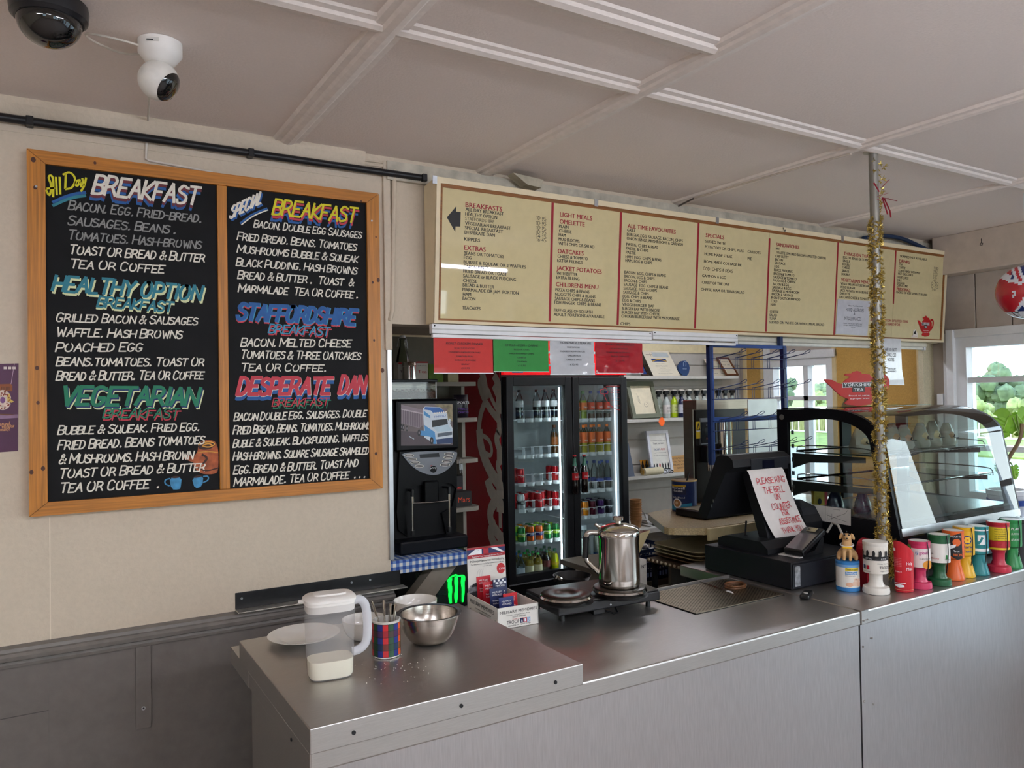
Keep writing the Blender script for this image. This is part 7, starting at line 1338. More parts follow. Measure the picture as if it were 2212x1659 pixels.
# batten light under the far half of the sign
a, b = PY(1595, 741, 2.64), PY(2010, 748, 2.64); t = thing('strip_batten', 'cream strip light batten under the window half of the menu sign', 'batten', ((a.x + b.x) / 2, 2.64, 1.895)); MB().box(a.x, b.x, 2.662, 2.695, 1.905, 1.929, P('#d9d3c4', .4), .003).build('housing', t); MB().cyl((a.x + .03, 2.675, 1.896), (b.x - .03, 2.675, 1.896), .009, P('#e9e6dc', .3), 12).build('tube', t)
MB().box(a.x + .005, a.x + .025, 2.665, 2.685, 1.885, 1.905, m_white).build('end_holder', t); MB().box(b.x - .025, b.x - .005, 2.665, 2.685, 1.885, 1.905, m_white).build('end_holder', t)
# stickers and notices on and under the sign
def on_sign(pts): return [sg(*q) for q in pts]
K8 = Z[8]
def S8(pts): return on_sign([zp(8, *q) for q in pts])
t = thing('allergy_notice', 'white laminated food allergies notice taped on the menu sign', 'notice', SO + ZX * S8([(975, 1000)])[0][0] + SV * .03)
q = S8([(800, 790), (1178, 812), (1142, 1215), (773, 1195)]); s = MB().prism(q, SO + SN * .0035, ZX, SV, .0015, P('#c9c9cf', .25, var=.05, coat=1)).build('sheet', t); mb = MB()
for tx_, x0, y0, x1, hh in (('Midway Truck Stop Limited', 920, 870, 1088, .007), ('FOOD ALLERGIES', 893, 928, 1100, .018), ('&', 980, 975, 1000, .016), ('INTOLERANCES', 870, 1030, 1070, .018), ('Please inform our staff of any', 862, 1075, 1080, .006), ('allergies before ordering and', 862, 1095, 1075, .006), ('thank you', 950, 1120, 1000, .006)):
    (xa, ya), (xb, _) = S8([(x0, y0), (x1, y0)]); mb.text(tx_, SO + SN * .0052, ZX, SV, xa, ya, xb, hh, P('#4a4a50'), off=.0004)
mb.build('print', s)
tea = P('#b8201e', .5, var=.03, spec=.3)
POT = [(.44, 1.0), (.50, 1.03), (.56, 1.0), (.57, .955), (.70, .93), (.71, .88), (.84, .78), (.88, .70), (.97, .76), (1.02, .68), (1.0, .55), (.90, .42), (.80, .32), (.74, .26), (.80, .17), (.70, .08), (.5, .05), (.32, .10), (.30, .14), (.36, .24), (.24, .34), (.17, .46), (.10, .60), (.02, .73), (.0, .80), (.12, .78), (.20, .70), (.26, .66), (.32, .78), (.40, .86), (.31, .90), (.32, .95), (.42, .965)]
def teapot(mb, O, U, Vv, w, h, th):
    mb.prism([(x * w, y * h) for x, y in POT if x < .89 or y < .45], O, U, Vv, th, tea)
    q = chaikin([(.82, .84), (.93, .86), (.99, .74), (.97, .56), (.86, .42)], 2); mb.ribbon([(x * w, y * h) for x, y in q], .07 * w, O, U, Vv, tea, th * .5); mb.ribbon([(x * w, y * h) for x, y in q], .07 * w, O, U, Vv, tea, th * .9)
def teapot_print(mb, O, U, Vv, w, h, off):
    mb.prism([(.27 * w, .56 * h), (.74 * w, .58 * h), (.74 * w, .72 * h), (.27 * w, .70 * h)], O, U, Vv, off + .0003, m_wht); mb.prism([(.275 * w, .567 * h), (.735 * w, .587 * h), (.735 * w, .713 * h), (.275 * w, .693 * h)], O, U, Vv, off + .0006, P('#2b2526')); mb.prism([(.42 * w, .44 * h), (.61 * w, .44 * h), (.61 * w, .58 * h), (.42 * w, .58 * h)], O, U, Vv, off + .0006, P('#2b2526'))
    for tx_, a, b, y, hh in (('YORKSHIRE', .29, .72, .60, .085), ('TEA', .44, .59, .46, .085), ('TAYLORS', .38, .5, .70, .016), ('Proud to serve', .36, .68, .32, .04), ('a proper brew', .38, .68, .24, .04)): mb.text(tx_, O, U, Vv, a * w, y * h, b * w, hh * h, m_wht, off=off + .0011, bold=.03)
(xa, ya), (xb, yb) = S8([(1722, 1235), (1922, 995)]); t = thing('teapot_sticker', 'small red teapot sticker in the bottom corner of the menu sign', 'sticker', SO + ZX * xa + SV * ya)
mb = MB(); O_ = SO + SN * .0026 + ZX * xa + SV * ya; teapot(mb, O_, ZX, SV, xb - xa, yb - ya, .0008); s = mb.build('vinyl', t); mb = MB(); teapot_print(mb, O_, ZX, SV, xb - xa, yb - ya, .0009); mb.build('print', s)
(xa, ya), (xb, yb) = S8([(1655, 1232), (1735, 1140)]); t = thing('round_sticker', 'small white and black emblem sticker beside the teapot sticker', 'sticker', SO + ZX * xa + SV * ya); O_ = SO + SN * .0026 + ZX * xa + SV * ya; w_, h_ = xb - xa, yb - ya
s = MB().prism([(0, 0), (w_, 0), (w_ * .95, h_ * .5), (w_ * .6, h_), (w_ * .3, h_ * .8), (.02, h_ * .3)], O_, ZX, SV, .0008, P('#dcd6cc')).build('vinyl', t); mb = MB().prism([(w_ * .35, h_ * .4), (w_ * .8, h_ * .35), (w_ * .65, h_ * .85), (w_ * .5, h_ * .7)], O_, ZX, SV, .0012, m_ink2); mb.text('GENUINE', O_, ZX, SV, w_ * .1, h_ * .08, w_ * .9, h_ * .13, P('#a8283c'), off=.0014); mb.build('print', s)
def sheet_y(name, pts, y, m, label, cat, rows_, th=.0008):
    q = pxs(pts, y); t = thing(name, label, cat, ((q[0][0] + q[1][0]) / 2, y, min(z for x, z in q))); s = MB().prism(q, (0, y, 0), ZX, ZZ, th, m).build('sheet', t); mb = MB()
    for tx_, u0, v0, u1, hh, mm in rows_: ptext(mb, tx_, u0, v0, u1, hh, y - th, mm)
    if mb.v: mb.build('print', s)
    return t
K7 = (1680, 720, 3.859)
def k7(x, y): return zz(K7, [(x, y)])[0]
sheet_y('cash_notice', zz(K7, [(872, 42), (1025, 48), (1035, 300), (1057, 432), (900, 428), (885, 250)]), 2.58, P('#d9d9de', .3, coat=.6), 'long white notice about fifty pound notes hanging under the sign by the pole', 'notice', [(s, *k7(x0, y0), k7(x1, y0)[0], hh, P('#3a3a40')) for s, x0, y0, x1, hh in (('WE DO NOT', 893, 150, 990, .020), ('TAKE \u00a350', 905, 193, 985, .020), ('NOTES', 915, 233, 970, .020), ('SORRY FOR ANY', 915, 303, 985, .009), ('INCONVENIENCE', 915, 324, 987, .009))])
# cardboard teapot standing on the cabinet
a, b = PY(1780, 890, 2.24), PY(1917, 800, 2.24); zb_ = 1.578; t = thing('teapot_sign', 'large red card teapot sign standing on the glass cabinet', 'sign', ((a.x + b.x) / 2, 2.24, zb_)); w_, h_ = b.x - a.x, (b.z - zb_) / 1.0
mb = MB(); teapot(mb, V((a.x, 2.24, zb_ - .05 * h_)), ZX, ZZ, w_, h_, .004); s = mb.build('card', t); mb = MB(); teapot_print(mb, V((a.x, 2.24, zb_ - .05 * h_)), ZX, ZZ, w_, h_, .0042); mb.build('print', s)
MB().prism([(0, 0), (.08, 0), (.0, .12)], (a.x + w_ * .5, 2.2445, zb_), ZY, ZZ, .003, P('#b8a98c')).build('strut', t)
# ------------------------------------------------------------------ blue wire snack rack hanging under the sign
KR = (1340, 730, 5.821); BY = 2.635; blu = P('#2b4a8c', .35, metal=.2, var=.1); blud = P('#1c2f5e', .35, var=.1)
xl_, xr_ = PY(1538, 870, BY).x, PY(1696, 820, BY).x; zt_ = PY(1600, 746, BY).z; zb_ = PY(1544, 1004, BY).z
t = thing('wire_rack', 'blue wire hook rack hanging under the sign above the till', 'rack', ((xl_ + xr_) / 2, BY, zb_))
for x in (xl_, xr_): MB().box(x - .012, x + .004, BY - .003, BY + .02, zb_, zt_, blud).box(x + .004, x + .012, BY - .003, BY + .02, zb_, zt_, blu).build('upright', t)
MB().box(xl_ - .012, xr_ + .012, BY, BY + .02, zt_ - .012, zt_ + .004, blu).box(xl_ + .01, xl_ + .03, BY, BY + .02, zt_ + .004, 1.93, blud).box(xr_ - .03, xr_ - .01, BY, BY + .02, zt_ + .004, 1.93, blud).build('top_bar', t)
zm = PY(1600, 905, BY).z; MB().box(xl_ + .012, xr_ - .004, BY + .004, BY + .012, zm - .012, zm + .012, blu).build('cross_bar', t)
for v in (776, 841, 908, 968):
    z1 = PY(1600, v, BY).z; z0 = z1 - .046; mb = MB()
    for z in (z0, z1): mb.tube([(xl_, BY - .006, z), (xr_, BY - .006, z)], .0022, blud, 6)
    n = 5
    for i in range(n):
        x = xl_ + .04 + i * (xr_ - xl_ - .05) / (n - 1) * .98
        for d in (0, .014): mb.tube([(x + d, BY - .006, z0), (x + d, BY - .006, z1 + .006), (x + d * .4 + .05, BY - .085, z1 + .026)], .0018, blud, 5)
        c = V((x + .062, BY - .10, z1 + .034)); mb.tube(chaikin([tuple(V((x + .053, BY - .085, z1 + .026))), tuple(c + V((.004, -.008, .012))), tuple(c + V((.014, -.014, .010))), tuple(c + V((.010, -.010, -.002))), tuple(V((x + .05, BY - .085, z1 + .024)))], 2), .0016, blud, 5)
    mb.build('hook_row', t)
# ------------------------------------------------------------------ worktop, boiler and clutter behind the till
WTZ = 1.055; gran = M('#a8946c', .4, var=.35, scale=220, coat=.3); m_cr = P('#c9b88c', .5)
w0 = PZ(1403, 1110, WTZ); w1 = PZ(1440, 1138, WTZ); w2_ = PZ(1540, 1158, WTZ)
t = thing('worktop', 'speckled worktop shelf with rounded corner carrying the coffee tin and boiler', 'worktop', (3.0, 2.95, WTZ - .03))
poly = [(2.463, 2.47), (3.2, 2.47), (3.75, 2.62), (3.75, 3.30), (3.1, 3.30), (PZ(1455, 1097, WTZ).x, PZ(1455, 1097, WTZ).y), (2.60, 2.965), (2.555, 2.95), (2.53, 2.915), (2.345, 2.60), (2.345, 2.57), (2.36, 2.55)]
MB().prism(poly, (0, 0, WTZ - .03), ZX, ZY, .03, gran).build('slab', t)
grl = P('#8d887c', .55)
MB().box(2.62, 3.0, 2.86, 2.88, 0, WTZ - .031, grl).build('leg', t); MB().box(3.6, 3.66, 2.85, 3.2, 0, WTZ - .031, grl).build('leg', t); MB().prism([(2.47, WTZ - .031), (2.85, WTZ - .031), (2.85, WTZ - .10), (2.62, WTZ - .10)], (0, 2.84, 0), ZX, ZZ, .02, P('#5f5848', .6)).build('apron', t)
MB().box(2.475, 3.2, 2.452, 2.468, WTZ - .055, WTZ - .002, m_cr, .002).build('edge_strip', t)
p = PZ(1479, 1107, WTZ); d = V((p.x, p.y, 0)).normalized(); p = p + d * .055; p.z = WTZ + .001; t = thing('coffee_tin', 'large dark blue instant coffee tin on the speckled worktop', 'tin', p); tr_, thh = .0625, PY(1479, 1036, p.y).z - WTZ
MB().lathe([(tr_, 0), (tr_ * 1.01, .004), (tr_, .008), (tr_, thh - .006), (tr_ * 1.02, thh - .003), (tr_ * 1.02, thh)], P('#1c2c5c', .35, metal=.2, var=.05), 40, p, caps=False).build('body', t); MB().lathe([(tr_ * 1.015, thh - .001), (tr_ * .9, thh - .004), (.0001, thh - .02)], P('#8f7a5c', .5), 32, p, caps=False).lathe([(tr_ * 1.03, thh - .006), (tr_ * 1.03, thh + .001), (tr_ * .98, thh + .001)], P('#c9a46a', .3, metal=.7), 40, p, caps=False).build('rim', t)
mb = MB(); ac = math.atan2(EYE.y - p.y, EYE.x - p.x) - .35
for k_, fn in enumerate((po([(-.055, .56), (.03, .56), (.03, .86), (-.055, .86)], P('#1a2244')), po([(-.055, .80), (.03, .80), (.03, .86), (-.055, .86)], P('#c9a22c')), tx('Maxwell', -.05, .024, .73, .012, Wt, bold=.02), tx('House', -.045, .014, .64, .012, Wt, bold=.02), tx('Rich Blend', -.045, .024, .44, .008, Wt), po([(-.06, .06), (.06, .06), (.06, .30), (-.06, .2)], P('#2a8ab0')), disc(-.016, .28, .024, Wt), disc(-.016, .285, .018, P('#b07a4a')), disc(-.018, .29, .008, P('#dcc09a')))):
    q = MB(); fn(q, thh)
    for f_, mi_ in zip(q.f, q.mi): mb.add([(p.x + (tr_ + .0008 + k_ * .0002) * math.cos(ac + q.v[i].x / tr_), p.y + (tr_ + .0008 + k_ * .0002) * math.sin(ac + q.v[i].x / tr_), p.z + q.v[i].z) for i in f_], [tuple(range(len(f_)))], q.mats[mi_])
mb.build('label_print', t); MB().tube([p + V((.02, .01, thh - .03)), p + V((.045, .01, thh + .03))], .004, m_black, 8).build('spoon_handle', t)
# water boiler
KB = (1480, 780, 6.9125); BY2 = 3.02
def kb(x, y, Y=BY2): return PY(*zz(KB, [(x, y)])[0], Y)
bl_, br_ = kb(55, 600), kb(1450, 600); bz = kb(500, 575).z; bxr = kb(950, 700).x
t = thing('water_boiler', 'tall stainless water boiler with dark front and control panel behind the rack', 'boiler', (bl_.x + .2, BY2 + .1, WTZ))
stl = M('#a59a8c', .3, 1, var=.06, bump=.03, scale=6, stretch=(2, 2, 30))
MB().box(kb(190, 700).x, bxr, BY2 + .04, BY2 + .115, WTZ + .001, bz, stl, .004).build('casing', t); MB().prism([(kb(185, 600).x, bz), (kb(185, 600).x, kb(200, 725).z), (bxr, kb(950, 705).z), (bxr, bz)], (0, BY2 + .039, 0), ZX, ZZ, .03, stl).build('hood', t)
MB().box(kb(205, 800).x, bxr - .004, BY2 + .025, BY2 + .0395, WTZ + .005, kb(500, 725).z, P('#17130f', .3, var=.2)).build('front_panel', t)
a_, b2 = kb(275, 1250), kb(500, 845); cp = MB().box(a_.x - .004, b2.x + .004, BY2 + .016, BY2 + .025, a_.z, b2.z, P('#8f949a', .3, metal=.7)).box(a_.x, b2.x - .006, BY2 + .012, BY2 + .016, a_.z + .006, kb(300, 910).z, P('#101218', .2)).build('control_panel', t)
mb = MB(); q = [kb(320, 995), kb(460, 1090)]; mb.box(q[0].x, q[1].x, BY2 + .011, BY2 + .012, q[1].z, q[0].z, P('#2a3138', .2)); mb.build('display', cp)
mb = MB(); mb.text('LINCAT', (0, BY2 + .0115, 0), ZX, ZZ, kb(335, 960).x, kb(335, 965).z, kb(450, 960).x, .008, P('#9aa0a8')); mb.text('FILTER', (0, BY2 + .0115, 0), ZX, ZZ, kb(340, 1170).x, kb(340, 1175).z, kb(450, 1170).x, .012, P('#8a4a3c')); mb.build('print', cp)
a_, b2 = kb(210, 1160), kb(262, 905); wl = MB().box(a_.x, b2.x, BY2 + .020, BY2 + .0245, a_.z, b2.z, P('#e0c02c', .4)).build('warning_label', t); mb = MB(); mb.box(a_.x, b2.x, BY2 + .0192, BY2 + .020, kb(230, 1055).z, kb(230, 1035).z, m_wht); c_ = kb(236, 1000); mb.prism([(-.014, -.014), (.014, -.014), (0, .03)], (c_.x, BY2 + .0195, c_.z), ZX, ZZ, .0006, m_ink2); mb.prism([(-.007, -.008), (.007, -.008), (0, .014)], (c_.x, BY2 + .0189, c_.z), ZX, ZZ, .0006, P('#e0c02c')); mb.build('print', wl)
a_, b2 = kb(525, 1390), kb(705, 880); mb = MB().cyl(((a_.x + b2.x) / 2, BY2 + .02, a_.z), ((a_.x + b2.x) / 2, BY2 + .02, b2.z), (b2.x - a_.x) / 2, m_chrome, 32); mb.build('steel_column', t)
c_ = kb(330, 1400); MB().box(c_.x - .03, c_.x + .03, BY2 - .03, BY2 + .02, c_.z - .04, c_.z + .05, m_black, .006).cyl((c_.x, BY2 - .01, c_.z - .04), (c_.x, BY2 - .01, c_.z - .085), .010, m_chrome, 14).build('tap', t)
c_ = kb(328, 1540); t2 = thing('tap_cup', 'white cup under the boiler tap', 'cup', (c_.x, BY2 - .085, WTZ + .001)); 
MB().lathe([(.02, 0), (.034, .02), (.038, c_.z - WTZ + .02), (.035, c_.z - WTZ + .02), (.030, .022), (.0001, .01)], chn, 28, (c_.x, BY2 - .085, WTZ + .001), caps=False).build('cup_body', t2); t2['label'] = 'plain white cup standing under the black boiler tap'
a_, b2 = kb(955, 1410, 2.86), kb(1375, 560, 2.86); t = thing('steel_sheet', 'pale brushed steel sheet standing between the boiler and the glass cabinet', 'steel sheet', ((a_.x + b2.x) / 2, 2.86, WTZ)); MB().box(a_.x, b2.x, 2.86, 2.866, WTZ + .001, b2.z, P('#cfd2d0', .3, metal=.45, var=.1, scale=8, bump=.05), .002).build('panel', t); MB().box(a_.x + .02, b2.x - .02, 2.866, 2.90, WTZ + .001, WTZ + .02, m_alu).build('foot', t)
t = thing('black_tray', 'flat black tray on the speckled worktop behind the till', 'tray', (2.75, 2.72, WTZ)); q = [PZ(1480, 1106, WTZ + .03), PZ(1524, 1117, WTZ + .03)]
MB().box(q[0].x + .03, q[0].x + .40, q[0].y - .10, q[0].y + .10, WTZ + .001, WTZ + .035, m_black, .006).build('tray_body', t); MB().box(q[0].x + .05, q[0].x + .38, q[0].y - .08, q[0].y + .08, WTZ + .035, WTZ + .037, P('#6f6248', .6)).build('liner', t)
# trays on a wire shelf behind the counter
TS = .872; tq = PZ(1424, 1236, TS); x0_, x1_ = 2.45, 2.86; y0_, y1_ = 2.50, 2.82
sh2 = thing('wire_shelf', 'low shelf with a twisted cream edge carrying the cafeteria trays', 'shelf', (2.3, 2.6, TS - .02)); MB().box(x0_ - .02, x1_, y0_ - .02, y1_, TS - .018, TS - .002, P('#5a4a38', .6)).build('board', sh2)
MB().box(x0_ + .01, x0_ + .03, y1_ - .02, y1_, 0, TS - .018, m_blackm).build('leg', sh2); MB().box(x1_ - .03, x1_ - .01, y1_ - .02, y1_, 0, TS - .018, m_blackm).build('leg', sh2)
mb = MB()
for k in range(22): mb.ball((x0_ - .02 + (x1_ - x0_) * k / 21, y0_ - .024, TS - .006), (.0075, .006, .007), P('#b8ab92', .5), 8)
for k in range(12): mb.ball((x0_ - .024, y0_ - .02 + (y1_ - y0_) * k / 11, TS - .006), (.006, .0075, .007), P('#b8ab92', .5), 8)
mb.build('twisted_edge', sh2)
trm = P('#b3a682', .5, var=.05)
for k in range(4):
    z = TS + .001 + k * .0165; t = thing('serving_tray', ('brown based serving tray at the bottom of the stack', 'second cream serving tray from the bottom of the stack', 'third cream serving tray, just under the top one', 'topmost cream serving tray of the stack beside the cash drawer')[k], 'tray', ((x0_ + x1_) / 2, (y0_ + y1_) / 2, z), group='stacked serving trays')
    mb = MB(); m_ = P('#6a5038', .5) if k == 0 else trm
    def rr_(ins, zz_): 
        o = []; r_ = .05
        for cx_, cy_, a0 in ((x1_ - r_, y1_ - r_, 0), (x0_ + r_, y1_ - r_, 1), (x0_ + r_, y0_ + r_, 2), (x1_ - r_, y0_ + r_, 3)):
            for j in range(6): a = (a0 + j / 5) * PI / 2; o.append(V((cx_ + (r_ - ins) * math.cos(a), cy_ + (r_ - ins) * math.sin(a), zz_)))
        return o
    loft(mb, [rr_(.030, z), rr_(.012, z + .014), rr_(0, z + .0155), rr_(0, z + .0185), rr_(.012, z + .0175), rr_(.032, z + .004)], m_); mb.build('tray_body', t)
# blue plastic baskets, low shelf and odds
ls = thing('low_shelf', 'low dark wooden shelf under the bench with blue baskets', 'shelf', (2.6, 3.3, .70)); MB().box(2.45, 3.45, 2.90, 3.58, .70, .73, P('#6f6558', .6), .003).build('board', ls); MB().box(3.3, 3.34, 3.1, 3.5, 0, .70, m_serv).build('leg', ls); MB().box(2.5, 2.54, 3.1, 3.5, 0, .70, m_serv).build('leg', ls)
def basket(x0, x1, y0, y1, z, h, label):
    t = thing('plastic_basket', label, 'basket', ((x0 + x1) / 2, (y0 + y1) / 2, z), group='blue plastic baskets'); m = P('#1c2c54', .45, var=.1); mb = MB().box(x0, x1, y0, y1, z + .001, z + .005, m)
    for a, b, c, d in ((x0, x1, y0, y0 + .004), (x0, x1, y1 - .004, y1), (x0, x0 + .004, y0, y1), (x1 - .004, x1, y0, y1)): mb.box(a, b, c, d, z + h - .02, z + h, m).box(a, b, c, d, z + .001, z + .018, m).box(a, b, c, d, z + h * .5 - .004, z + h * .5 + .004, m)
    for k in range(15):
        x = x0 + (x1 - x0 - .006) * k / 14
        for y in (y0, y1 - .004): mb.box(x, x + .006, y, y + .004, z, z + h, m)
    for k in range(9):
        y = y0 + (y1 - y0 - .006) * k / 8
        for x in (x0, x1 - .004): mb.box(x, x + .004, y, y + .006, z, z + h, m)
    mb.build('lattice_body', t); return t
p = PY(1400, 1200, 3.14); basket(p.x - .14, p.x + .16, 3.12, 3.36, .731, .10, 'blue lattice basket of sachets on the low shelf behind the coffee pot')
rn = random.Random(4); sg_ = []
for k in range(9):
    c = V((p.x - .09 + rn.uniform(0, .22), 3.16 + rn.uniform(0, .16), .79 + rn.uniform(0, .025))); one(MB().ball(c, (.03, .022, .012), P(('#cfcac0', '#b8b2a8', '#d9d6d0')[k % 3], .6), 10, X=Matrix.Rotation(rn.uniform(0, 3), 4, 'Z')), 'sachet_packet', 'crumpled pale sachet in the blue lattice basket', 'sachet', 'sachets in the basket')
p = PZ(1465, 1240, .80); basket(2.50, 2.78, 2.905, 3.04, .731, .09, 'blue lattice basket under the wire shelf of trays')
p = PY(1384, 1238, 2.62); t = thing('white_carton', 'white carton with black letters behind the coffee pot spout', 'carton', (p.x, 2.66, .70)); MB().box(p.x - .10, p.x + .035, 2.62, 2.72, .735, PY(1384, 1210, 2.62).z, P('#c9c4bb', .6), .002).build('carton_body', t); MB().box(p.x - .12, p.x + .12, 2.6, 2.8, .70, .7345, P('#8f8675', .6)).box(p.x - .1, p.x - .07, 2.62, 2.78, 0, .70, m_serv).box(p.x + .07, p.x + .1, 2.62, 2.78, 0, .70, m_serv).build('stand', thing('step_stand', 'small grey stand under the white carton behind the hot plate', 'stand', (p.x, 2.7, 0)))
mb = MB(); mb.text('NT', (0, 2.6195, 0), ZX, ZZ, p.x + .005, PY(1384, 1218, 2.62).z - .02, p.x + .03, .014, m_ink2, bold=.02); mb.build('print', t)
# ------------------------------------------------------------------ ceiling cameras, pipe, cables
def up(u, v): return PZ(u, v, ZC)
p = PZ(112, 8, ZC); c = V((p.x - .005, p.y, ZC)); t = thing('dome_camera', 'black dome security camera on the ceiling in the top corner', 'security camera', (c.x, c.y, ZC - .09))
MB().lathe([(.078, -.001), (.080, -.012), (.078, -.034), (.070, -.042)], P('#17181c', .35, coat=.3), 40, c).build('housing', t); MB().lathe([(.066 * math.cos(a), -.042 - .058 * math.sin(a)) for a in [k * PI / 20 for k in range(11)]], P('#0b0c0e', .06, coat=1), 40, c, caps=False).build('dome', t)
p = PZ(346, 92, ZC); c = V((p.x, p.y, ZC)); t = thing('ball_camera', 'white ball security camera hanging from a round ceiling base', 'security camera', (c.x, c.y, ZC - .17)); wh = P('#ece8e2', .35, var=.03)
MB().lathe([(.052, -.001), (.052, -.030), (.036, -.052), (.026, -.058)], wh, 40, c).build('base', t); bc = c + V((-.004, 0, -.098)); fwd = (CR * .9 + V((0, 0, -.62)) - CF * .02).normalized(); Q = fwd.to_track_quat('Z', 'Y').to_matrix().to_4x4()
MB().lathe([(max(.0001, .049 * math.sin(a)), -.049 * math.cos(a)) for a in [k * PI / 24 for k in range(18)]], M('#e6e2da', .4, var=.06, scale=40), 40, X=Matrix.Translation(bc) @ Q, caps=False).build('ball', t); MB().lathe([(.0385, .030), (.034, .036), (.02, .0405), (.0001, .042)], P('#0c0d10', .08, coat=1), 32, X=Matrix.Translation(bc) @ Q, caps=False).build('lens_face', t)
mb = MB(); mb.box(-.018, .012, -.0005, .0005, -.004, .006, P('#d9d6d0')).box(-.017, -.001, -.0008, .0005, -.002, .001, m_ink2); 
for i in range(len(mb.v)): mb.v[i] = Matrix.Translation(c + V((-.02, -.0485, -.016))) @ Matrix.Rotation(-.4, 4, 'Z') @ mb.v[i]
mb.build('data_label', t)
cab = P('#ded6cb', .5)
mb = MB().tube(chaikin([tuple(c + V(q)) for q in ((-.05, -.01, -.022), (-.09, -.02, -.022), (-.15, .0, -.012), (-.17, .03, -.005), (-.14, .07, -.004), (-.08, .07, -.02), (-.03, .05, -.015))], 2), .0028, cab, 6); one(mb, 'camera_cable', 'white loop of cable beside the ball camera on the ceiling', 'cable')
q = [c + V((-.02, .04, -.01)), V((c.x - .01, YW - .5, ZC - .004)), V((PY(318, 220, YW).x, YW - .012, ZC - .01)), PY(317, 300, YW - .006), PY(315, 343, YW - .006), PY(322, 347, YW - .006), PY(460, 372, YW - .006)]
one(MB().tube(q, .0035, cab, 6), 'ceiling_cable', 'thin white cable from the ball camera down to the chalkboard top', 'cable')
blkp = P('#141519', .4, var=.15); a, b = PY(-30, 253, YW - .022), PY(922, 383, YW - .022); zz_ = (a.z + b.z) / 2; b = PY(918, 383, YW - .022)
t = thing('conduit_pipe', 'long black conduit pipe clipped high along the cream wall', 'pipe', (.5, YW - .022, zz_)); MB().cyl((-1.6, YW - .024, zz_), (b.x - .02, YW - .024, zz_), .0125, blkp, 14).build('pipe', t)
for u, v in ((64, 258), (541, 325), (915, 381)):
    x = PY(u, v, YW - .022).x; MB().box(x - .010, x + .010, YW - .038, YW - .001, zz_ - .014, zz_ + .014, blkp, .003).box(x - .009, x + .009, YW - .006, YW - .001, zz_ + .01, zz_ + .046, blkp, .002).cyl((x, YW - .006, zz_ + .034), (x, YW - .008, zz_ + .034), .004, m_alu, 10).build('clip', t)
for k, (pts, lb) in enumerate(((((-20, 222), (120, 236), (200, 246), (330, 285), (560, 322), (840, 352)), 'upper white cable painted over along the wall top'), (((-20, 232), (60, 243), (180, 258), (310, 276), (600, 338), (838, 360)), 'middle white cable sagging along the wall top'), (((-20, 238), (90, 252), (300, 280), (520, 312), (700, 340), (905, 366)), 'lowest white cable just above the black pipe'))): one(MB().tube(chaikin([tuple(PY(*q, YW - .006)) for q in pts], 2), .004, m_cream, 6), 'wall_cable', lb, 'cable')
a, b = PY(852, 385, YW - .012), PY(848, 690, YW - .012); one(MB().tube([V((a.x, YW - .012, ZC - .05)), V((b.x, YW - .012, 1.98)), V((b.x - .01, YW - .012, 1.945)), V((b.x - .02, YW + .02, 1.938))], .009, m_cream, 10), 'wall_conduit', 'cream painted pipe running down beside the chalkboard to the opening', 'pipe')
for k, (pts, lb) in enumerate((([(1838, 332), (1740, 358), (1600, 398), (1500, 428)], 'loose pale cable sagging under the ceiling batten towards the sign'), ([(1500, 428), (1475, 440), (1455, 452)], 'short dark cable end dropping behind the menu sign'))): one(MB().tube(chaikin([tuple(PZ(*q, ZC - .026)) for q in pts], 2), .004, P('#c9bcae' if k == 0 else '#5a5048', .5), 6), 'batten_cable', lb, 'cable')
mb = MB().tube(chaikin([(3.9, 2.645, 2.50), (4.05, 2.64, 2.53), (4.25, 2.64, 2.535), (4.42, 2.65, 2.51), (4.56, 2.66, 2.49)], 2), .012, P('#1f3658', .5), 8); one(mb, 'blue_hose', 'dark blue cable bundle lying on top of the menu sign by the corner', 'cable')
x = PY(1100, 385, 2.66); q = pxs([(1095, 380), (1160, 395), (1155, 412), (1125, 405)], 2.655); one(MB().prism(q, (0, 2.655, 0), ZX, ZZ, .05, P('#b0a894', .6, var=.2)), 'torn_lath', 'broken painted lath poking out above the menu sign', 'lath')
for u, v, lb in ((1692, 497, 'small wire hook on the top edge of the menu sign'), (2120, 523, 'small wire hook screwed in the beam over the window')):
    c = PY(u, v, 2.56) if u < 2000 else PX(u, v, XE - .142); one(MB().tube([c + V((0, 0, .012)), c + V((0, -.004, 0)), c + V((.005, -.006, -.008)), c + V((.010, -.004, -.004)), c + V((.010, -.003, .002))] if u < 2000 else [c + V((0, 0, .02)), c, c + V((-.006, .006, -.016)), c + V((-.006, -.006, -.02)), c + V((-.002, -.008, -.006))], .002, m_ink2, 6), 'wire_hook', lb, 'hook')
# ------------------------------------------------------------------ wall ledge, strip, poster
ly = YW - .001; a = PY(512, 1300, YW - .03); b = PY(860, 1245, YW - .03)
t = thing('metal_ledge', 'scuffed black and bare metal ledge strip low on the cream wall', 'ledge', ((a.x + b.x) / 2, YW - .03, b.z)); zt1, zt2 = PY(512, 1290, YW - .004).z, PY(512, 1317, YW - .03).z; zr1 = PY(850, 1241, YW - .004).z
zL = (zt2 + PY(858, 1272, YW - .03).z) / 2; zU = zL + .055
MB().box(a.x, b.x + .02, YW - .004, YW, zL, zU, P('#1c1d1f', .35, var=.5, scale=18), .001).build('back_plate', t); MB().box(a.x, b.x + .03, YW - .05, YW - .004, zL - .004, zL, P('#b9b6ae', .35, metal=.7, var=.35, scale=25), .001).build('lip', t)
for u in (522, 760, 800): x = PY(u, 1270, YW - .006).x; MB().cyl((x, YW - .004, zL + .035), (x, YW - .006, zL + .035), .004, m_alu, 10).build('screw', t)
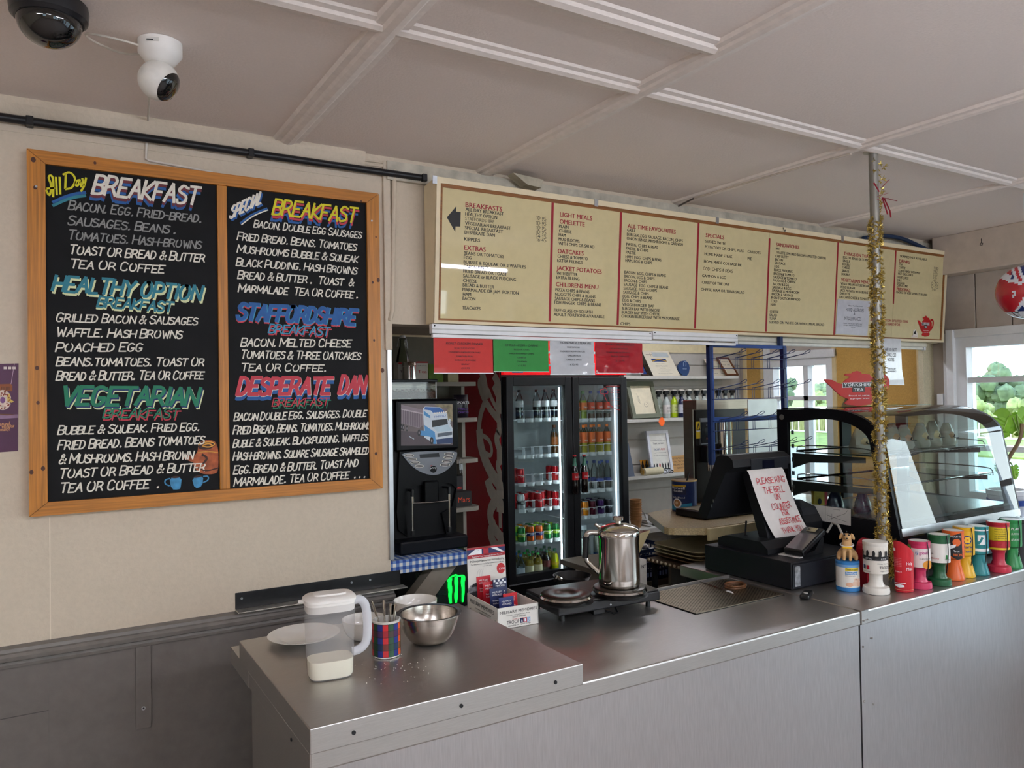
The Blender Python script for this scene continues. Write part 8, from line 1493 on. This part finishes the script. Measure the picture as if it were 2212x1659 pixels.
a, b = PY(292, 1405, YW), PY(327, 1568, YW); t = thing('wall_batten', 'short grey painted batten with a screw on the lower wall', 'batten', ((a.x + b.x) / 2, YW - .005, b.z)); MB().box(a.x, b.x, YW - .008, YW, b.z, .8805, m_grey, .001).build('board', t)
c = PY(310, 1530, YW - .009); MB().cyl((c.x, YW - .008, c.z), (c.x, YW - .010, c.z), .006, m_alu, 12).cyl((c.x, YW - .0102, c.z), (c.x, YW - .0106, c.z), .003, m_blackm, 8).build('screw', t)
x = PY(105, 1500, YW).x; z = PY(50, 1545, YW).z; struct(MB().box(x - .0015, x + .0015, YW - .0012, YW + .001, 0, .88, P('#6c6762', .5)).box(-3.3, x, YW - .0012, YW + .001, z - .001, z + .001, P('#4f4b47', .6)), 'trim_19')
K0 = (0, 760, 6.9125); YP_ = YW - .002
t = thing('doughnut_poster', 'purple poster of a hanging bitten doughnut at the edge of the wall', 'poster', (PY(-60, 900, YW).x, YW - .002, PY(0, 975, YW).z)); s = MB(); q = pxs([(-170, 790), (40, 785), (39, 974), (-170, 990)], YP_); s = s.prism(q, (0, YP_ + .0015, 0), ZX, ZZ, .0015, P('#4a1440', .4, var=.2, scale=4)).build('sheet', t)
mb = MB(); flat(mb, [(-120, 1000), (-120, 930), (272, 935), (272, 985), (-120, 1010)], YP_, P('#8a6a86', .5, var=.3), .0006, k=K0); flat(mb, [(-60, 930), (0, 925), (150, 930), (240, 940), (100, 950)], YP_, P('#6a3a20', .5), .0009, k=K0); mb.build('floor_band', s)
mb = MB(); flat(mb, [(-60, 485), (160, 478), (185, 500), (185, 590), (-60, 580)], YP_, P('#8a4a22', .5, var=.3), .0006, k=K0)
for k in range(6): flat(mb, [(20 + k * 22, 520), (32 + k * 22, 520), (32 + k * 22, 570), (20 + k * 22, 570)], YP_, P('#5c2c12'), .0010, k=K0)
line(mb, [(215, 178), (165, 480)], .0012, YP_, P('#c9a9c0'), .0008, k=K0); mb.build('chocolate_swing', s)
dn = [(40 + 130 * math.cos(a_) * (1 if not .2 > a_ > -.6 else .8), 720 + 150 * math.sin(a_)) for a_ in [k * PI / 16 for k in range(32)]]
mb = MB(); flat(mb, dn, YP_, P('#d9c3b4', .5, var=.3, scale=80), .0010, k=K0); flat(mb, [(105, 640), (150, 620), (150, 700), (212, 745), (170, 760), (110, 740)], YP_, P('#d9b85c', .5), .0013, k=K0); flat(mb, [(40 + 38 * math.cos(a_), 720 + 48 * math.sin(a_)) for a_ in [k * PI / 10 for k in range(20)]], YP_, P('#7a4a80'), .0014, k=K0)
rn = random.Random(6)
for k in range(34):
    a_ = rn.uniform(0, 6.28); f_ = rn.uniform(.5, .95); cx_, cy_ = 40 + 130 * f_ * math.cos(a_), 720 + 150 * f_ * math.sin(a_); flat(mb, [(cx_ + 11 * math.cos(j), cy_ + 13 * math.sin(j)) for j in range(6)], YP_, P('#8a3524'), .0016, k=K0)
mb.build('doughnut', s); mb = MB()
for s_, v0, u1 in (('natural,', 1105, 160), ('with flavour', 1140, 215), ('personality!', 1190, 145)):
    (ua, va), (ub, _) = zz(K0, [(u1 - 190 if u1 > 150 else u1 - 230, v0), (u1, v0)]); ptext(mb, s_, ua, va, ub, .010, YP_, P('#e0a06a'), va - 2, off=.001, bold=.02)
for k in range(3): (ua, va), (ub, vb) = zz(K0, [(55 + 65 * k, 260), (103 + 65 * k, 222)]); flat(mb, [(ua, vb), (ub, vb), (ub, va), (ua, va)], YP_, P('#d9c9c4'), .0008)
mb.build('print', s)
# ------------------------------------------------------------------ foil balloon over the window
bx0 = PX(2217, 630, 3.9); rB = .125; t = thing('foil_balloon', 'round union flag foil balloon hanging near the end window', 'balloon', (3.9, bx0.y, bx0.z - rB)); c = V((3.9, bx0.y, bx0.z)); fw_ = (EYE - c).normalized(); rt = fw_.cross(ZZ).normalized() * -1; up_ = rt.cross(fw_) * -1 if rt.cross(fw_).z < 0 else rt.cross(fw_)
foil = [P('#b8202c', .2, coat=1), P('#dcdce2', .2, coat=1), P('#1f2f6a', .2, coat=1), P('#c9cacc', .12, metal=1)]
n1, n2 = 48, 96; mb = MB(); vs = []
for j in range(n1 + 1):
    for i in range(n2):
        a_, b_ = PI * j / n1, 2 * PI * i / n2; vs.append(c + rt * rB * math.sin(a_) * math.cos(b_) + up_ * rB * math.cos(a_) * 1.0 + fw_ * rB * .62 * math.sin(a_) * math.sin(b_))
fs = [[], [], [], []]
for j in range(n1):
    for i in range(n2):
        f = (j * n2 + i, j * n2 + (i + 1) % n2, (j + 1) * n2 + (i + 1) % n2, (j + 1) * n2 + i); m_ = (vs[f[0]] + vs[f[2]]) / 2 - c; x, y = m_.dot(rt) / rB, m_.dot(up_) / rB; x, y = x * .85 - y * .5, x * .5 + y * .85; x += .1
        r_ = math.hypot(x, y)
        if abs(x) < .13 or abs(y) < .13: k = 0
        elif abs(x) < .22 or abs(y) < .22: k = 1
        elif abs(abs(x) - abs(y)) < .08: k = 0
        elif abs(abs(x) - abs(y)) < .2: k = 1
        else: k = 2
        if m_.dot(up_) < -.72 * rB: k = 3 if (i // 6) % 2 else 1
        if m_.dot(rt) < -.45 * rB and m_.dot(up_) > -.7 * rB: k = 0 if abs(y - .2) > .12 else 1
        fs[k].append(f)
for k in range(4): mb.add(vs, fs[k], foil[k], True)
mb.build('foil_skin', t); MB().tube([c + up_ * rB, V((c.x, c.y, ZC - .001))], .0009, m_wht, 5).build('string', t); MB().tube([c + up_ * rB * .98, c + up_ * (rB + .012)], [.004, .009], foil[3], 8).build('neck', t)
# ------------------------------------------------------------------ window ledge with the cheese plant
ts = thing('window_table', 'small white table under the end window carrying the pots', 'table', (4.42, 1.95, 0)); MB().box(4.16, 4.66, 1.45, 2.42, .93, .96, m_white, .004).build('table_top', ts)
for x in (4.2, 4.6):
    for y in (1.5, 2.36): MB().box(x, x + .03, y, y + .03, 0, .93, m_white).build('leg', ts)
p0 = PX(2176, 1110, 4.36); py0 = p0.y; t = thing('cheese_plant', 'tall cheese plant with split bright green leaves in front of the end window', 'plant', (4.36, py0, .961))
pot = MB().lathe([(.06, .0), (.075, .01), (.09, .12), (.096, .125), (.096, .15), (.088, .15), (.082, .12), (.0001, .115)], P('#d9d9dc', .3), 32, (4.36, py0, .961), caps=False).lathe([(.0915, .07), (.0945, .10)], P('#2a4a9c', .3), 32, (4.36, py0, .961), caps=False); pot.build('pot', t)
lf = M('#7fb52c', .4, var=.15, scale=12); 
bt = lf.node_tree.nodes['Principled BSDF']; bt.inputs['Subsurface Weight'].default_value = .0
def leafm(c, U, Vv, L, m):
    """split heart leaf: base at c, tip along Vv"""
    N = U.cross(Vv); right = [(0, .02), (.16, -.10), (.34, -.08), (.46, .08), (.50, .24), (.36, .27), (.34, .30), (.51, .34), (.50, .50), (.34, .49), (.33, .52), (.47, .56), (.42, .70), (.28, .66), (.27, .69), (.36, .74), (.22, .90), (.04, 1.02)]
    for s in (1, -1):
        q = [(s * x, y) for x, y in right]; mb_ = [c + U * x * L + Vv * y * L - N * (abs(x) ** 2) * L * .5 for x, y in q]
        k = len(right); mid = [c + Vv * L * (1.0 * i / (k - 1)) for i in range(k)]
        yield mb_, mid
def leaf(mb, c, U, Vv, L, m):
    for a, mid in leafm(c, U, Vv, L, m):
        k = len(a); mb.add(a + mid, [(i, i + 1, k + i + 1, k + i) for i in range(k - 1)], m, False)
    mb.tube([c, c + Vv * L], .003, P('#a9d060', .4), 5)
stem0 = V((4.36, py0, 1.11)); stm = P('#8a7358', .6, var=.2); sp = [stem0, V((4.35, py0 + .005, 1.22)), PX(2178, 990, 4.34), PX(2205, 950, 4.34), PX(2208, 915, 4.34)]
MB().tube(chaikin([tuple(q) for q in sp], 2), .010, stm, 8).build('stem', t)
for k, (u, v, du, dv, L) in enumerate(((2183, 892, -.35, -1, .145), (2196, 895, .7, -.8, .15), (2170, 958, -.6, -.5, .05), (2165, 1000, -.3, -1, .06), (2188, 1008, .3, -1, .07))):
    c = PX(u, v, 4.30 + .02 * (k % 2)); d = (CR * du - CU * -dv); d.normalize(); Vv = (d + CF * .12).normalized(); U = Vv.cross(CF * -1).normalized(); mb = MB(); leaf(mb, c, U, Vv, L, lf); mb.build('leaf', t); MB().tube([sp[3] if k < 2 else sp[2] if k < 4 else sp[1], (sp[3] + c) / 2 + V((0, 0, .01)) if k < 2 else (sp[2] + c) / 2, c], .0035, P('#8fae5a', .5), 6).build('leaf_stalk', t)
p = V((4.28, py0 - .24, .961)); t = thing('blue_white_pot', 'blue banded white pot beside the cheese plant on the window table', 'pot', p); MB().lathe([(.045, 0), (.06, .01), (.066, .10), (.07, .105), (.07, .12), (.06, .12), (.055, .1), (.0001, .09)], P('#dedee2', .3), 28, p, caps=False).build('pot_body', t); MB().lathe([(.0635, .04), (.0665, .085)], P('#2a4a9c', .3), 28, p, caps=False).build('blue_band', t)
# ------------------------------------------------------------------ outside: trees, tall grass, railing
rn = random.Random(21)
def crown(mb, c, r, m, n):
    for _ in range(n):
        d = V((rn.gauss(0, 1), rn.gauss(0, 1), rn.gauss(0, .8))); d.normalize(); d *= rn.uniform(.2, .9); q = V(c) + V((d.x * r, d.y * r, d.z * r * .7)); rr_ = r * rn.uniform(.12, .26); k0 = len(mb.v); mb.ball(q, rr_, m, 10)
        for i in range(k0, len(mb.v)): e = mb.v[i] - q; mb.v[i] = q + e * rn.uniform(.85, 1.15)
tl = [M('#59684a', .9, var=.35, scale=2), M('#505f42', .9, var=.35, scale=2), M('#687552', .9, var=.35, scale=2)]
spot = [(62, 9), (60, 16), (62, 23), (60, 30), (62, 37), (61, 44), (60, 51), (62, 58), (60, 66)]
for k, (x, y) in enumerate(spot):
    t = thing('hedge_tree', '%s pale green rounded tree from the near end of the distant hedge' % ('first', 'second', 'third', 'fourth', 'fifth', 'sixth', 'seventh', 'eighth', 'ninth')[k], 'tree', (x, y, -.2), group='trees beyond the yard'); h_ = rn.uniform(2.9, 3.7); mb = MB(); crown(mb, (x, y, h_ - 2.0), 2.6, tl[k % 3], 80); mb.build('foliage', t); MB().cyl((x, y, -.22), (x, y, h_ * .5), .25, stm, 8).build('trunk', t)
for k, (x, y) in enumerate(((44, 11), (45, 15.5), (44, 20), (45, 24.5), (44, 29), (45, 33.5), (44, 38), (45, 42.5))):
    t = thing('garden_bush', '%s light green bush from the near end of the row before the trees' % ('first', 'second', 'third', 'fourth', 'fifth', 'sixth', 'seventh', 'eighth', 'ninth')[k], 'bush', (x, y, -.2), group='bushes beyond the yard'); mb = MB(); crown(mb, (x, y, .35), 1.7, M('#7f8a52', .9, var=.35, scale=3), 50); mb.build('foliage', t); MB().cyl((x, y, -.22), (x, y, .5), .1, stm, 6).build('trunk', t)
mb = MB(); tg = M('#958e5c', .9, var=.4, scale=1.5)
for _ in range(5200):
    x, y = rn.uniform(29, 36), rn.uniform(2, 36); h_ = rn.uniform(.4, .95); w_ = .04; d = V((rn.uniform(-.15, .15), rn.uniform(-.15, .15), h_)); b0 = V((x, y, -.2)); mb.add([b0 + V((0, -w_, 0)), b0 + V((0, w_, 0)), b0 + d], [(0, 1, 2)], tg)
tag(mb.build('tall_grass', None, 'strip of tall pale grass beyond the yard outside the windows', 'grass'), kind='stuff')
t = thing('yard_railing', 'thin white metal railing across the yard outside', 'railing', (24, 16, -.25)); mb = MB()
for z in (.15, .75): mb.box(23.98, 24.02, 4, 30, z, z + .05, m_white)
for k in range(88): y = 4 + k * .296; mb.box(23.99, 24.01, y, y + .03, .15, .75, m_white)
mb.build('rail_panel', t)
for k in range(9): y = 4 + k * 3.25; MB().box(23.96, 24.04, y - .04, y + .04, -.26, .9, m_white).build('post', t)
